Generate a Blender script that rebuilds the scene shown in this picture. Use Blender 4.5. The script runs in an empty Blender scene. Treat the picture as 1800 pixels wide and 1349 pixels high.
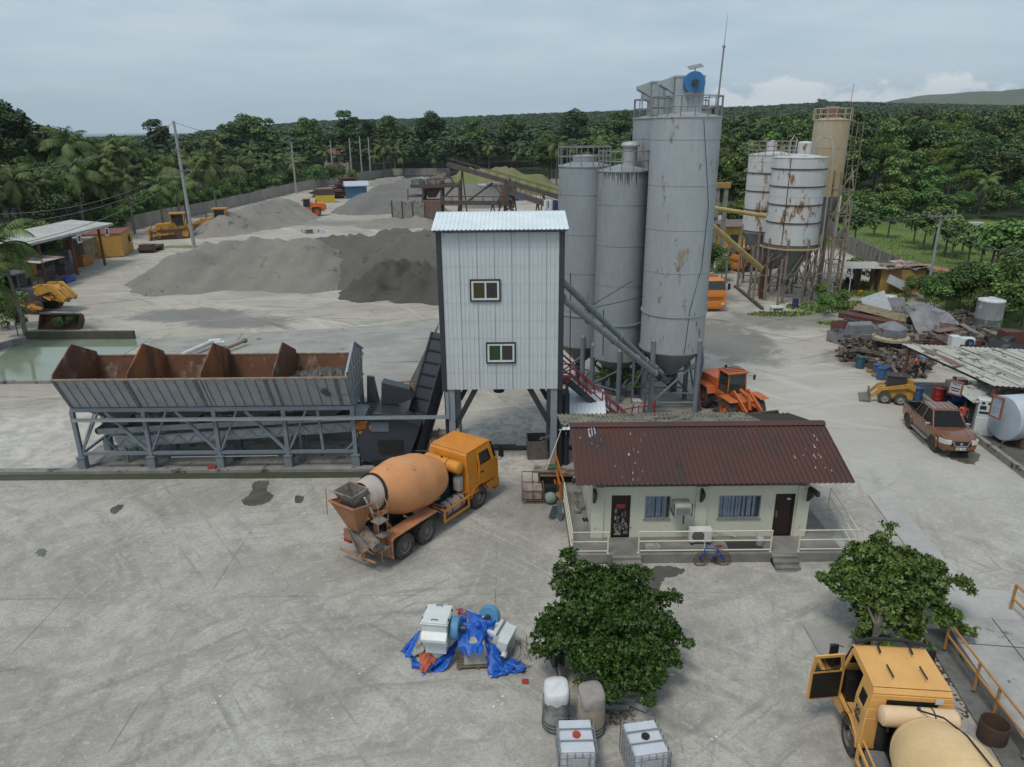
import bpy,math,random
import numpy as np
from mathutils import Vector,Matrix,Euler
S=bpy.context.scene
C=S.collection
R=math.radians
PI=math.pi
# ---------------------------------------------------------------- camera
CAM_H=16.5;FPX=1279.0;PITCH=R(19.26);ROLL=0.0094
_f=Vector((0,math.cos(PITCH),-math.sin(PITCH)));_r0=Vector((1,0,0));_u0=Vector((0,math.sin(PITCH),math.cos(PITCH)))
_r=_r0*math.cos(ROLL)-_u0*math.sin(ROLL);_u=_r0*math.sin(ROLL)+_u0*math.cos(ROLL)
cd=bpy.data.cameras.new('camera');cam=bpy.data.objects.new('camera',cd);C.objects.link(cam)
m3=Matrix((_r,_u,-_f)).transposed()
cam.matrix_world=Matrix.Translation((0,0,CAM_H))@m3.to_4x4()
cd.sensor_width=36;cd.sensor_fit='HORIZONTAL';cd.lens=36*FPX/1800;cd.clip_start=.5;cd.clip_end=30000
S.camera=cam
def at(px,py,z=0.0):
 "the point at height z seen at a place of the photo"
 d=_f+_r*((px-900)/FPX)+_u*((674.5-py)/FPX);t=(z-CAM_H)/d.z
 return Vector((d.x*t,d.y*t,z))
def up(px,py,Y):
 d=_f+_r*((px-900)/FPX)+_u*((674.5-py)/FPX);t=Y/d.y
 return Vector((d.x*t,Y,CAM_H+d.z*t))
SUN_EL,SUN_AZ=R(62),R(215)
W=bpy.data.worlds.new('World');S.world=W;W.use_nodes=True
nt=W.node_tree;N=nt.nodes;L=nt.links;N.clear()
def nn(t,**k):
 n=N.new(t)
 for a,b in k.items():setattr(n,a,b)
 return n
out=nn('ShaderNodeOutputWorld');bg=nn('ShaderNodeBackground');L.new(bg.outputs[0],out.inputs[0])
sky=nn('ShaderNodeTexSky',sky_type='NISHITA');sky.sun_disc=False;sky.sun_elevation=SUN_EL;sky.sun_rotation=SUN_AZ;sky.air_density=1.0;sky.dust_density=2.5
tc=nn('ShaderNodeTexCoord');sx=nn('ShaderNodeSeparateXYZ');L.new(tc.outputs['Generated'],sx.inputs[0])
def wm(op,a,b=None,c=None):
 n=nn('ShaderNodeMath',operation=op)
 for i,v in enumerate((a,b,c)):
  if v is None:continue
  if hasattr(v,'node'):L.new(v,n.inputs[i])
  else:n.inputs[i].default_value=v
 return n.outputs[0]
def wmix(f,a,b):
 n=nn('ShaderNodeMix',data_type='RGBA')
 for s,v in((n.inputs[0],f),(n.inputs[6],a),(n.inputs[7],b)):
  if hasattr(v,'node'):L.new(v,s)
  else:s.default_value=v
 return n.outputs[2]
def wmap(v,a,b,c=0.,d=1.):
 n=nn('ShaderNodeMapRange');L.new(v,n.inputs[0]);n.interpolation_type='SMOOTHSTEP'
 n.inputs[1].default_value=a;n.inputs[2].default_value=b;n.inputs[3].default_value=c;n.inputs[4].default_value=d
 return n.outputs[0]
zz=wm('MAXIMUM',sx.outputs[2],.0)
den=wm('ADD',zz,.10)
cv=nn('ShaderNodeCombineXYZ');L.new(wm('DIVIDE',sx.outputs[0],den),cv.inputs[0]);L.new(wm('DIVIDE',sx.outputs[1],den),cv.inputs[1])
n1=nn('ShaderNodeTexNoise');n1.inputs['Scale'].default_value=.55;n1.inputs['Detail'].default_value=7;n1.inputs['Roughness'].default_value=.55;n1.inputs['Distortion'].default_value=.3;L.new(cv.outputs[0],n1.inputs[0])
n2=nn('ShaderNodeTexNoise');n2.inputs['Scale'].default_value=1.7;n2.inputs['Detail'].default_value=8;n2.inputs['Roughness'].default_value=.6;L.new(cv.outputs[0],n2.inputs[0])
cl=wm('ADD',wm('MULTIPLY',n1.outputs[0],.65),wm('MULTIPLY',n2.outputs[0],.35))
clc=wmix(wmap(cl,.36,.64),(3.35,4.3,5.15,1),(4.9,5.55,6.0,1))
clc=wmix(wmap(zz,.0,.2,.6,0.),clc,(4.0,5.1,6.0,1))
# heaped clouds low on the right
mp=nn('ShaderNodeMapping');mp.inputs['Scale'].default_value=(9,9,15);L.new(tc.outputs['Generated'],mp.inputs[0])
n3=nn('ShaderNodeTexNoise');n3.inputs['Scale'].default_value=1.8;n3.inputs['Detail'].default_value=7;n3.inputs['Roughness'].default_value=.6;L.new(mp.outputs[0],n3.inputs[0])
azm=wm('DIVIDE',sx.outputs[0],wm('MAXIMUM',sx.outputs[1],.05))
band=wm('MULTIPLY',wmap(azm,.12,.42),wmap(zz,.03,.085,1,0))
cum=wmap(wm('ADD',n3.outputs[0],wm('MULTIPLY',band,.30)),.70,.80)
clc=wmix(wm('MULTIPLY',cum,.8),clc,(7.2,7.4,7.4,1))
col=wmix(.86,sky.outputs[0],clc)
L.new(col,bg.inputs[0]);bg.inputs[1].default_value=.10
sd=bpy.data.lights.new('sun','SUN');sd.energy=1.5;sd.angle=R(16);sd.color=(1,.94,.85)
sun=bpy.data.objects.new('sun',sd);C.objects.link(sun)
sv=Vector((math.sin(SUN_AZ)*math.cos(SUN_EL),math.cos(SUN_AZ)*math.cos(SUN_EL),math.sin(SUN_EL)))
sun.rotation_euler=sv.to_track_quat('Z','Y').to_euler()
S.view_settings.view_transform='Standard';S.view_settings.look='None';S.view_settings.exposure=.38;S.view_settings.gamma=1
# ---------------------------------------------------------------- materials
MATS={}
def pm(name,c,r=.6,met=0.,c2=None,ns=3.,nt_=.5,st=1.,rust=0.,rc=(.16,.06,.025),rs=2.5,bump=0.,bs=30.,isl=0.,obj=0.,world=False,spec=.5,coat=0.,alpha=1.,trans=0.,det=6,str2=None):
 if name in MATS:return MATS[name]
 m=bpy.data.materials.new(name);m.use_nodes=True;MATS[name]=m
 T=m.node_tree;b=T.nodes['Principled BSDF'];K=T.links
 def nd(t):return T.nodes.new(t)
 b.inputs['Roughness'].default_value=r;b.inputs['Metallic'].default_value=met;b.inputs['Specular IOR Level'].default_value=spec
 b.inputs['Coat Weight'].default_value=coat
 if trans:b.inputs['Transmission Weight'].default_value=trans
 tcn=nd('ShaderNodeTexCoord');mpn=nd('ShaderNodeMapping');geo=nd('ShaderNodeNewGeometry')
 K.new(geo.outputs['Position']if world else tcn.outputs['Object'],mpn.inputs[0]);mpn.inputs['Scale'].default_value=(1,1,1/st)
 def mixc(f,a,c_):
  n=nd('ShaderNodeMix');n.data_type='RGBA'
  for s,v in((n.inputs[0],f),(n.inputs[6],a),(n.inputs[7],c_)):
   if hasattr(v,'node'):K.new(v,s)
   else:s.default_value=v if not isinstance(v,tuple)else(*v[:3],1)
  return n.outputs[2]
 def noise(s,d=det,ro=.6):
  n=nd('ShaderNodeTexNoise');n.inputs['Scale'].default_value=s;n.inputs['Detail'].default_value=d;n.inputs['Roughness'].default_value=ro;K.new(mpn.outputs[0],n.inputs[0]);return n.outputs[0]
 def ramp(v,a,c_,d=0.,e=1.):
  n=nd('ShaderNodeMapRange');n.interpolation_type='SMOOTHSTEP';K.new(v,n.inputs[0]);n.inputs[1].default_value=a;n.inputs[2].default_value=c_;n.inputs[3].default_value=d;n.inputs[4].default_value=e;return n.outputs[0]
 if c2 is None:c2=tuple(x*.8 for x in c)
 nz=noise(ns);col=mixc(ramp(nz,.5-nt_*.35,.5+nt_*.35),c,c2)
 fine=noise(ns*9,3)
 col=mixc(ramp(fine,.35,.75,0,.25),col,tuple(x*.6 for x in c))
 if rust>0:
  rz=noise(rs,9,.7);rf=ramp(rz,.665-rust*.42,.72-rust*.36)
  rcol=mixc(ramp(noise(rs*3),.35,.65),rc,tuple(x*.45 for x in rc));col=mixc(rf,col,rcol)
  rr=ramp(rf,0,1,r,max(r,.8));K.new(rr,b.inputs['Roughness'])
 if isl or obj:
  hs=nd('ShaderNodeHueSaturation');K.new(col,hs.inputs['Color'])
  a=None
  if isl:
   a=ramp(geo.outputs['Random Per Island'],0,1,1-isl,1+isl)
  if obj:
   oi=nd('ShaderNodeObjectInfo');n=ramp(oi.outputs['Random'],0,1,1-obj,1+obj)
   hh=nd('ShaderNodeMath');hh.operation='FRACT';h2=nd('ShaderNodeMath');h2.operation='MULTIPLY';h2.inputs[1].default_value=7.31;K.new(oi.outputs['Random'],h2.inputs[0]);K.new(h2.outputs[0],hh.inputs[0])
   K.new(ramp(hh.outputs[0],0,1,.478,.512),hs.inputs['Hue'])
   if a:
    q=nd('ShaderNodeMath');q.operation='MULTIPLY';K.new(a,q.inputs[0]);K.new(n,q.inputs[1]);a=q.outputs[0]
   else:a=n
  K.new(a,hs.inputs['Value']);col=hs.outputs[0]
  if isl>=.4:col=mixc(ramp(geo.outputs['Random Per Island'],.78,1,0,.4),col,(c2[1]*1.1,c2[1]*1.4,c2[2]*1.2))
 K.new(col,b.inputs['Base Color'])
 if bump:
  bn=nd('ShaderNodeBump');bn.inputs['Strength'].default_value=bump;bn.inputs['Distance'].default_value=.05;K.new(noise(bs,4),bn.inputs['Height']);K.new(bn.outputs[0],b.inputs['Normal'])
 return m
def paint(name,c,**k):
 d=dict(r=.45,ns=2.2,rust=.12,rs=3.,c2=tuple(x*.82+.01 for x in c));d.update(k);return pm(name,c,**d)
steel=paint('grey_blue_steel',(.165,.195,.225),r=.5,rust=.0)
steel_d=paint('dark_slate_paint',(.028,.034,.045),r=.45,rust=0)
black=pm('black_plastic',(.012,.012,.013),r=.5)
rubber=pm('tyre_rubber',(.03,.029,.027),r=.85,c2=(.10,.09,.08),ns=5,nt_=1.0,bump=.3)
glass=pm('dark_glass',(.012,.016,.016),r=.06,spec=.8,c2=(.02,.024,.024))
chrome=pm('chrome',(.6,.6,.6),r=.2,met=1)
whitep=paint('white_paint',(.62,.63,.62),rust=.05,c2=(.5,.51,.5))
conc=pm('old_concrete',(.27,.265,.245),r=.9,c2=(.15,.15,.135),ns=1.4,nt_=.8,bump=.3,bs=14,rust=.25,rc=(.07,.07,.06),rs=1.2)
rustm=pm('rusty_steel',(.13,.05,.022),r=.85,c2=(.055,.03,.02),ns=2.5,nt_=.9,bump=.3,rust=.3,rc=(.25,.10,.03))
rustd=pm('dark_rusty_steel',(.065,.045,.035),r=.85,c2=(.10,.055,.035),ns=1.5,nt_=.8,bump=.3)
wood=pm('weathered_wood',(.17,.13,.09),r=.85,ns=4)
# ---------------------------------------------------------------- mesh helpers
class MB:
 def __init__(s,M=None):s.v=[];s.f=[];s.M=M or Matrix()
 def add(s,vs,fs):
  o=len(s.v);M=s.M;s.v+=[tuple(M@Vector(v))for v in vs];s.f+=[tuple(i+o for i in f)for f in fs];return s
 def bx(s,x0,y0,z0,x1,y1,z1,taper=None):
  vs=[(x,y,z)for z in(z0,z1)for x,y in((x0,y0),(x1,y0),(x1,y1),(x0,y1))]
  if taper:
   cx,cy=(x0+x1)/2,(y0+y1)/2
   vs[4:]=[(cx+(x-cx)*taper,cy+(y-cy)*taper,z)for x,y,z in vs[4:]]
  return s.add(vs,[(3,2,1,0),(4,5,6,7),(0,1,5,4),(1,2,6,5),(2,3,7,6),(3,0,4,7)])
 def box(s,c,d,rot=(0,0,0)):
  M=s.M;s.M=M@Matrix.Translation(c)@Euler(rot).to_matrix().to_4x4()
  s.bx(-d[0]/2,-d[1]/2,-d[2]/2,d[0]/2,d[1]/2,d[2]/2);s.M=M;return s
 def frame(s,p0,p1):
  a,b=Vector(p0),Vector(p1);z=(b-a).normalized();t=Vector((0,0,1))if abs(z.z)<.95 else Vector((0,1,0))
  x=t.cross(z).normalized();y=z.cross(x);return a,b,x,y
 def cyl(s,p0,p1,r0,r1=None,n=16,cap=True):
  r1=r0 if r1 is None else r1;a,b,x,y=s.frame(p0,p1);vs=[]
  for p,r in((a,r0),(b,r1)):
   for i in range(n):
    t=2*PI*i/n;vs.append(p+x*(r*math.cos(t))+y*(r*math.sin(t)))
  fs=[(i,(i+1)%n,n+(i+1)%n,n+i)for i in range(n)]
  if cap:fs+=[tuple(range(n-1,-1,-1)),tuple(range(n,2*n))]
  return s.add(vs,fs)
 def beam(s,p0,p1,w,h=None):
  h=h or w;a,b,x,y=s.frame(p0,p1);vs=[]
  for p in(a,b):
   for i,j in((-1,-1),(1,-1),(1,1),(-1,1)):vs.append(p+x*(i*w/2)+y*(j*h/2))
  return s.add(vs,[(3,2,1,0),(4,5,6,7),(0,1,5,4),(1,2,6,5),(2,3,7,6),(3,0,4,7)])
 def tube(s,pts,r,n=8,close=False):
  P=[Vector(p)for p in pts];vs=[];m=len(P);rr=r if isinstance(r,(list,tuple))else[r]*m;px=None
  for k in range(m):
   if close:d=(P[(k+1)%m]-P[k-1])
   else:d=P[min(k+1,m-1)]-P[max(k-1,0)]
   d.normalize()
   if px is None:
    t=Vector((0,0,1))if abs(d.z)<.9 else Vector((0,1,0));px=t.cross(d).normalized()
   px=(px-d*px.dot(d)).normalized();y=d.cross(px)
   for i in range(n):
    t=2*PI*i/n;vs.append(P[k]+px*(rr[k]*math.cos(t))+y*(rr[k]*math.sin(t)))
  fs=[]
  for k in range(m if close else m-1):
   q=(k+1)%m
   for i in range(n):fs.append((k*n+i,k*n+(i+1)%n,q*n+(i+1)%n,q*n+i))
  if not close:fs+=[tuple(range(n-1,-1,-1)),tuple((m-1)*n+i for i in range(n))]
  return s.add(vs,fs)
 def lathe(s,prof,n=32,p0=(0,0,0),p1=(0,0,1),close=True):
  a,b,x,y=s.frame(p0,p1);z=(b-a).normalized();vs=[]
  for r,h in prof:
   for i in range(n):
    t=2*PI*i/n;vs.append(a+z*h+x*(r*math.cos(t))+y*(r*math.sin(t)))
  fs=[(k*n+i,k*n+(i+1)%n,(k+1)*n+(i+1)%n,(k+1)*n+i)for k in range(len(prof)-1)for i in range(n)]
  if close:fs+=[tuple(range(n-1,-1,-1)),tuple((len(prof)-1)*n+i for i in range(n))]
  return s.add(vs,fs)
 def prism(s,poly,ax,a,b):
  n=len(poly)
  def mk(p,t):return{'x':(t,p[0],p[1]),'y':(p[0],t,p[1]),'z':(p[0],p[1],t)}[ax]
  vs=[mk(p,a)for p in poly]+[mk(p,b)for p in poly]
  return s.add(vs,[tuple(range(n-1,-1,-1)),tuple(range(n,2*n))]+[(i,(i+1)%n,n+(i+1)%n,n+i)for i in range(n)])
 def ring(s,po,pi,ax,a,b):
  n=len(po)
  def mk(p,t):return{'x':(t,p[0],p[1]),'y':(p[0],t,p[1]),'z':(p[0],p[1],t)}[ax]
  vs=[mk(p,t)for t in(a,b)for q in(po,pi)for p in q];fs=[]
  for i in range(n):
   j=(i+1)%n
   fs+=[(i,n+i,n+j,j),(2*n+i,2*n+j,3*n+j,3*n+i),(i,j,2*n+j,2*n+i),(n+i,3*n+i,3*n+j,n+j)]
  return s.add(vs,fs)
 def corr(s,o,u,v,w,l,pitch=.2,amp=.03,th=.01,trap=False):
  "corrugated sheet: ribs run along v, o = corner"
  u,v,o=Vector(u).normalized(),Vector(v).normalized(),Vector(o);nrm=u.cross(v).normalized();n=max(1,round(w/pitch));p=w/n;xs=[]
  if trap:
   for i in range(n):xs+=[(i*p,0),(i*p+p*.62,0),(i*p+p*.72,amp),(i*p+p*.9,amp)]
   xs.append((w,0))
  else:
   for i in range(n*4+1):xs.append((i*p/4,amp/2*math.sin(i*PI/2)))
  m=len(xs);vs=[]
  for t in(0,l):
   for k in(0,-th):
    for a,h in xs:vs.append(o+u*a+v*t+nrm*(h+k))
  fs=[]
  for i in range(m-1):
   fs+=[(i,i+1,2*m+i+1,2*m+i),(m+i+1,m+i,3*m+i,3*m+i+1),(i+1,i,m+i,m+i+1),(2*m+i,2*m+i+1,3*m+i+1,3*m+i)]
  fs+=[(0,2*m,3*m,m),(m-1,2*m-1,4*m-1,3*m-1)]
  return s.add(vs,fs)
 def build(s,name,mat,parent=None,smooth=True,bev=0,ang=35,label=None,loc=None,rz=0):
  me=bpy.data.meshes.new(name);me.from_pydata(s.v,[],s.f);me.update()
  o=bpy.data.objects.new(name,me);C.objects.link(o);me.materials.append(mat)
  if smooth:me.shade_smooth();me.set_sharp_from_angle(angle=R(ang))
  if parent:o.parent=parent
  if bev:
   b=o.modifiers.new('bevel','BEVEL');b.width=bev;b.segments=2;b.limit_method='ANGLE'
  if label:o['label']=label
  if loc is not None:o.location=loc;o.rotation_euler.z=rz
  return o
def tag(o,label=None,cat=None,group=None,kind=None):
 for k,v in(('label',label),('category',cat),('group',group),('kind',kind)):
  if v:o[k]=v
 return o
def thing(name,label,cat,loc=(0,0,0),rz=0,group=None):
 o=bpy.data.objects.new(name,None);C.objects.link(o);o.location=loc;o.rotation_euler=(0,0,rz);o.empty_display_size=.3
 return tag(o,label,cat,group)
def struct(o):o['kind']='structure';return o
def dup(root,loc=None,rz=None,label=None,sc=None):
 r=root.copy();C.objects.link(r)
 if loc is not None:r.location=loc
 if rz is not None:r.rotation_euler=(root.rotation_euler.x,root.rotation_euler.y,rz)
 if sc is not None:r.scale=(sc,)*3 if not isinstance(sc,tuple)else sc
 if label:r['label']=label
 for ch in root.children:
  c=ch.copy();C.objects.link(c);c.parent=r
  for g in ch.children:
   d=g.copy();C.objects.link(d);d.parent=c
 return r
def text(body,size,mat,parent,M,name='lettering',ext=.004,label=None,sx=1.0):
 cu=bpy.data.curves.new(name,'FONT');cu.body=body;cu.size=size;cu.extrude=ext;cu.align_x='CENTER';cu.align_y='CENTER'
 t=bpy.data.objects.new(name,cu);C.objects.link(t);bpy.context.view_layer.update()
 me=bpy.data.meshes.new_from_object(t);bpy.data.objects.remove(t)
 me.transform(M@Matrix.Diagonal((sx,1,1,1)));me.materials.clear();me.materials.append(mat)
 o=bpy.data.objects.new(name,me);C.objects.link(o);o.parent=parent;return o
def facing(loc,right,upv):
 r_,u_=Vector(right).normalized(),Vector(upv).normalized();n=r_.cross(u_)
 m=Matrix((r_,u_,n)).transposed().to_4x4();m.translation=Vector(loc);return m
rnd=random.Random(7)
# ================================================================ ground
def sms(t):t=np.clip(t,0,1);return t*t*(3-2*t)
def terr(x,y):
 x=np.asarray(x,float);y=np.asarray(y,float);az=x/np.maximum(y,1)
 start=np.interp(az,[-.6,-.35,-.25,.12,.28,.8],[700,500,290,280,118,100])
 A=np.interp(az,[-.5,-.3,0,.3,.46,.62,.8],[0,2,3.5,6.5,7.5,8,8])
 t=np.clip((y-start)/270,0,1);return A*np.where(az>.14,.65*t+.35*sms(t),sms(t))+np.interp(az,[-.42,-.25,-.1,.02,.2,.32,.42,.52,.7,.9],[0,17,19,24,28,31,37,32,24,20])*sms((y-560)/950)
def ground_mat():
 m=bpy.data.materials.new('yard_ground');m.use_nodes=True;T=m.node_tree;b=T.nodes['Principled BSDF'];K=T.links
 geo=T.nodes.new('ShaderNodeNewGeometry');sp=T.nodes.new('ShaderNodeSeparateXYZ');K.new(geo.outputs['Position'],sp.inputs[0])
 X,Y=sp.outputs[0],sp.outputs[1]
 def mth(op,*a):
  n=T.nodes.new('ShaderNodeMath');n.operation=op
  for i,v in enumerate(a):
   if hasattr(v,'node'):K.new(v,n.inputs[i])
   else:n.inputs[i].default_value=v
  return n.outputs[0]
 def rm(v,a,b_,c=0.,d=1.):
  n=T.nodes.new('ShaderNodeMapRange');n.interpolation_type='SMOOTHSTEP';K.new(v,n.inputs[0])
  for i,q in enumerate((a,b_,c,d)):n.inputs[i+1].default_value=q
  return n.outputs[0]
 def mx(f,a,c):
  n=T.nodes.new('ShaderNodeMix');n.data_type='RGBA'
  for s_,v in((n.inputs[0],f),(n.inputs[6],a),(n.inputs[7],c)):
   if hasattr(v,'node'):K.new(v,s_)
   else:s_.default_value=v if not isinstance(v,tuple)else(*v,1)
  return n.outputs[2]
 def nz(s,d=8,ro=.6,dist=0.,sc=(1,1,1),rot=0.,off=0.):
  mp=T.nodes.new('ShaderNodeMapping');mp.vector_type='TEXTURE';mp.inputs['Scale'].default_value=tuple(1/q for q in sc);mp.inputs['Rotation'].default_value=(0,0,rot);mp.inputs['Location'].default_value=(off,off*.7,0);K.new(geo.outputs['Position'],mp.inputs[0])
  n=T.nodes.new('ShaderNodeTexNoise');n.inputs['Scale'].default_value=s;n.inputs['Detail'].default_value=d;n.inputs['Roughness'].default_value=ro;n.inputs['Distortion'].default_value=dist;K.new(mp.outputs[0],n.inputs[0]);return n.outputs[0]
# worn concrete
 c1=mx(rm(nz(.22,9,.65,.6),.36,.64),(.285,.272,.243),(.42,.405,.366))
 c1=mx(rm(nz(1.1,9,.7,.5),.45,.72,0,.6),c1,(.20,.193,.175))
 c1=mx(rm(nz(.6,9,.7,1.2,off=31),.58,.76,0,.55),c1,(.43,.42,.39))
# rolled tyre marks in three directions
 for rot,off,a in((R(38),5,.8),(R(-52),17,.8),(R(8),41,.7),(R(70),77,.5)):
  st=nz(1.5,6,.62,.25,sc=(.16,2.2,1),rot=rot,off=off)
  msk=mth('MULTIPLY',rm(st,.52,.68),rm(nz(.13,4,.55,off=off*3),.44,.6,0,a));c1=mx(msk,c1,(.225,.218,.198))
  st=nz(1.3,7,.66,.5,sc=(.14,1.9,1),rot=rot+.2,off=off+90)
  msk=mth('MULTIPLY',rm(st,.53,.7),rm(nz(.17,4,.55,off=off*5),.44,.6,0,a*.6));c1=mx(msk,c1,(.50,.485,.44))
# arcs driven by turning trucks
 for cx,cy,r0,wd,n_ in((-18,2,17,.28,5),(-2,4,14,.25,4),(-30,16,15,.3,5),(2,36,12,.3,4)):
  d=mth('SQRT',mth('ADD',mth('POWER',mth('SUBTRACT',X,float(cx)),2.),mth('POWER',mth('SUBTRACT',Y,float(cy)),2.)))
  d=mth('ADD',d,mth('MULTIPLY',nz(.25,3),.9));q=mth('ABSOLUTE',mth('SUBTRACT',mth('MODULO',mth('SUBTRACT',d,float(r0)),1.9),.95))
  inb=mth('MULTIPLY',rm(mth('ABSOLUTE',mth('SUBTRACT',d,float(r0+3))),2.0,4.0,1,0),rm(nz(.2,4,.6,off=cx*1.),.42,.6))
  tread=rm(nz(6,3,.6),.35,.65,.3,1.)
  c1=mx(mth('MULTIPLY',mth('MULTIPLY',rm(q,wd,wd*.4,0,.6),inb),tread),c1,(.18,.175,.163))
 c1=mx(rm(nz(9,5,.75,.4),.46,.66,0,.5),c1,(.19,.183,.167));c1=mx(rm(nz(4,6,.75,.8,off=11),.52,.7,0,.55),c1,(.52,.505,.465));c1=mx(rm(nz(30,3,.7),.5,.68,0,.35),c1,(.16,.155,.14))
# slab joints
 wob=mth('MULTIPLY',mth('SUBTRACT',nz(.8,4),.5),.10)
 jy=mth('ABSOLUTE',mth('SUBTRACT',mth('MODULO',mth('ADD',mth('ADD',Y,103.3),wob),4.6),2.3))
 jx=mth('ABSOLUTE',mth('SUBTRACT',mth('MODULO',mth('ADD',mth('ADD',X,203.2),wob),5.4),2.7))
 j=mth('MULTIPLY',rm(mth('MINIMUM',jx,jy),.008,.035,1,0),rm(nz(.35,5,.6,off=7),.5,.64,.0,.6))
 cs=T.nodes.new('ShaderNodeTexVoronoi');cs.feature='DISTANCE_TO_EDGE';cs.inputs['Scale'].default_value=.17;K.new(geo.outputs['Position'],cs.inputs[0])
 crk=mth('MULTIPLY',rm(cs.outputs[0],.0015,.006,1,0),rm(nz(.2,4,off=3),.56,.64,0,.45))
 c1=mx(mth('MULTIPLY',mth('MAXIMUM',j,crk),rm(Y,34,38,1,0)),c1,(.09,.088,.08))
# dusty road / gravel further off
 c2=mx(rm(nz(.05,9,.62,.5),.35,.65),(.29,.265,.225),(.40,.375,.325))
 c2=mx(rm(nz(.35,9,.7,.4),.5,.72,0,.75),c2,(.19,.18,.16))
 for rot,off in((R(-25),9),(R(12),55),(R(-60),120)):
  st=nz(.6,6,.6,.4,sc=(.08,1.2,1),rot=rot,off=off);c2=mx(mth('MULTIPLY',rm(st,.54,.7),rm(nz(.035,3,off=off),.38,.56,0,.9)),c2,(.46,.435,.385))
  st=nz(.9,6,.6,.4,sc=(.08,1.2,1),rot=rot+.3,off=off+20);c2=mx(mth('MULTIPLY',rm(st,.56,.72),rm(nz(.045,3,off=off+5),.36,.54,0,.95)),c2,(.165,.155,.135))
 fin=nz(5.5,4,.7);c2=mx(rm(fin,.45,.7,0,.35),c2,(.17,.165,.15))
 edge=mth('ADD',Y,mth('MULTIPLY',nz(.15,6,.7,.8),12.))
 col=mx(rm(edge,38,46),c1,c2)
# white cement dust left of the bins and beneath the tower
 d1=mth('ADD',mth('POWER',mth('DIVIDE',mth('SUBTRACT',X,-27.5),7.5),2.),mth('POWER',mth('DIVIDE',mth('SUBTRACT',Y,38.3),5.),2.))
 col=mx(mth('MULTIPLY',rm(mth('ADD',d1,mth('MULTIPLY',nz(.5,7,.7),1.4)),1.1,1.9,1,0),.75),col,mx(rm(nz(.9,8,.7,.8),.4,.62),(.50,.485,.45),(.33,.32,.295)))
 d2=mth('ADD',mth('POWER',mth('DIVIDE',mth('SUBTRACT',X,-.3),3.4),2.),mth('POWER',mth('DIVIDE',mth('SUBTRACT',Y,37.5),4.4),2.))
 col=mx(mth('MULTIPLY',rm(mth('ADD',d2,mth('MULTIPLY',nz(.8,7,.7),1.2)),1.0,1.8,1,0),.8),col,mx(rm(nz(1.6,7,.7,1.),.42,.62),(.52,.50,.46),(.30,.29,.265)))
# yard in front of the plant: strip of lighter road at right
 rd=mth('SUBTRACT',X,mth('ADD',mth('MULTIPLY',Y,-.18),27.))
 col=mx(mth('MULTIPLY',rm(mth('ABSOLUTE',rd),2.,7.,.5,0),rm(Y,24,34)),col,(.43,.42,.39))
# damp ground
 def damp(cx,cy,rx,ry,k=.8,tint=(.115,.112,.10)):
  d=mth('ADD',mth('POWER',mth('DIVIDE',mth('SUBTRACT',X,cx),rx),2.),mth('POWER',mth('DIVIDE',mth('SUBTRACT',Y,cy),ry),2.))
  return rm(mth('ADD',d,mth('MULTIPLY',nz(.45,8,.68,.6,off=cx),2.4)),1.5,2.2,k,0)
 wets=[(17.5,58,4.5,9,.75),(27,52,4,3.5,.6),(24.5,64,7,4,.6),(-31,68,7,3.4,.8),(-25,65,6,2.6,.75),(-36,60,5,2.5,.5),(-14,47,5,2,.4),(-20,58,5,2,.4),(5.2,31.5,1.8,3.0,.5),(-38,140,15,5,.6),(20,75,4,6,.7),(1.5,30,3.5,3,.4),(-5.5,26,2.5,1.8,.35)]
 wt=None
 for w in wets:
  q=damp(*w);wt=q if wt is None else mth('MAXIMUM',wt,q)
 col=mx(wt,col,(.12,.118,.108))
# grass beyond the yard
 gp=nz(.09,7,.65,.5);az=mth('DIVIDE',X,mth('MAXIMUM',Y,1.))
 gcol=mx(rm(nz(.12,8,.7),.35,.65),(.075,.13,.022),(.135,.195,.04));gcol=mx(rm(nz(3.,5,.7),.45,.7,0,.6),gcol,(.045,.085,.018));gcol=mx(rm(nz(.25,7,.7,off=60),.6,.75,0,.5),gcol,(.20,.19,.09))
 r1=rm(mth('ADD',mth('SUBTRACT',X,mth('ADD',mth('MULTIPLY',mth('SUBTRACT',Y,60.),.19),39.8)),mth('MULTIPLY',gp,.5)),0,.6)
 r2=rm(mth('ADD',mth('SUBTRACT',mth('MULTIPLY',X,-1.),mth('ADD',58.,rm(Y,80,150,0,12))),mth('MULTIPLY',gp,4.)),2,4)
 r3=rm(mth('ADD',Y,mth('MULTIPLY',gp,20.)),268,280)
# right: green behind the old silos (X > ~15 and Y > 108)
 r4=mth('MULTIPLY',rm(mth('ADD',Y,mth('MULTIPLY',gp,20.)),112,118),rm(az,.155,.165))
 g=mth('MAXIMUM',mth('MAXIMUM',r1,r2),mth('MAXIMUM',r3,r4));g=mth('MULTIPLY',g,rm(Y,34,37))
 fl=mth('MAXIMUM',mth('MAXIMUM',r2,r3),mth('MULTIPLY',rm(mth('ADD',mth('SUBTRACT',Y,rm(az,.3,.42,0,13)),mth('MULTIPLY',gp,4.)),119,124),rm(az,.155,.165)));gcol=mx(fl,gcol,(.022,.036,.012))
# weeds by the old silos
 for cx,cy,rx,ry in((32.5,68.5,6,3.),(31,62.5,5,1.8),(26.5,66.4,3,1.1),(38,77,5,8),(-50,112,6,2.),(-57,138,7,6)):
  d=mth('ADD',mth('POWER',mth('DIVIDE',mth('SUBTRACT',X,cx),rx),2.),mth('POWER',mth('DIVIDE',mth('SUBTRACT',Y,cy),ry),2.))
  g=mth('MAXIMUM',g,rm(mth('ADD',d,mth('MULTIPLY',nz(.6,7,.7,off=cx),2.6)),1.5,2.2,.85,0))
 col=mx(g,col,gcol)
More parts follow.
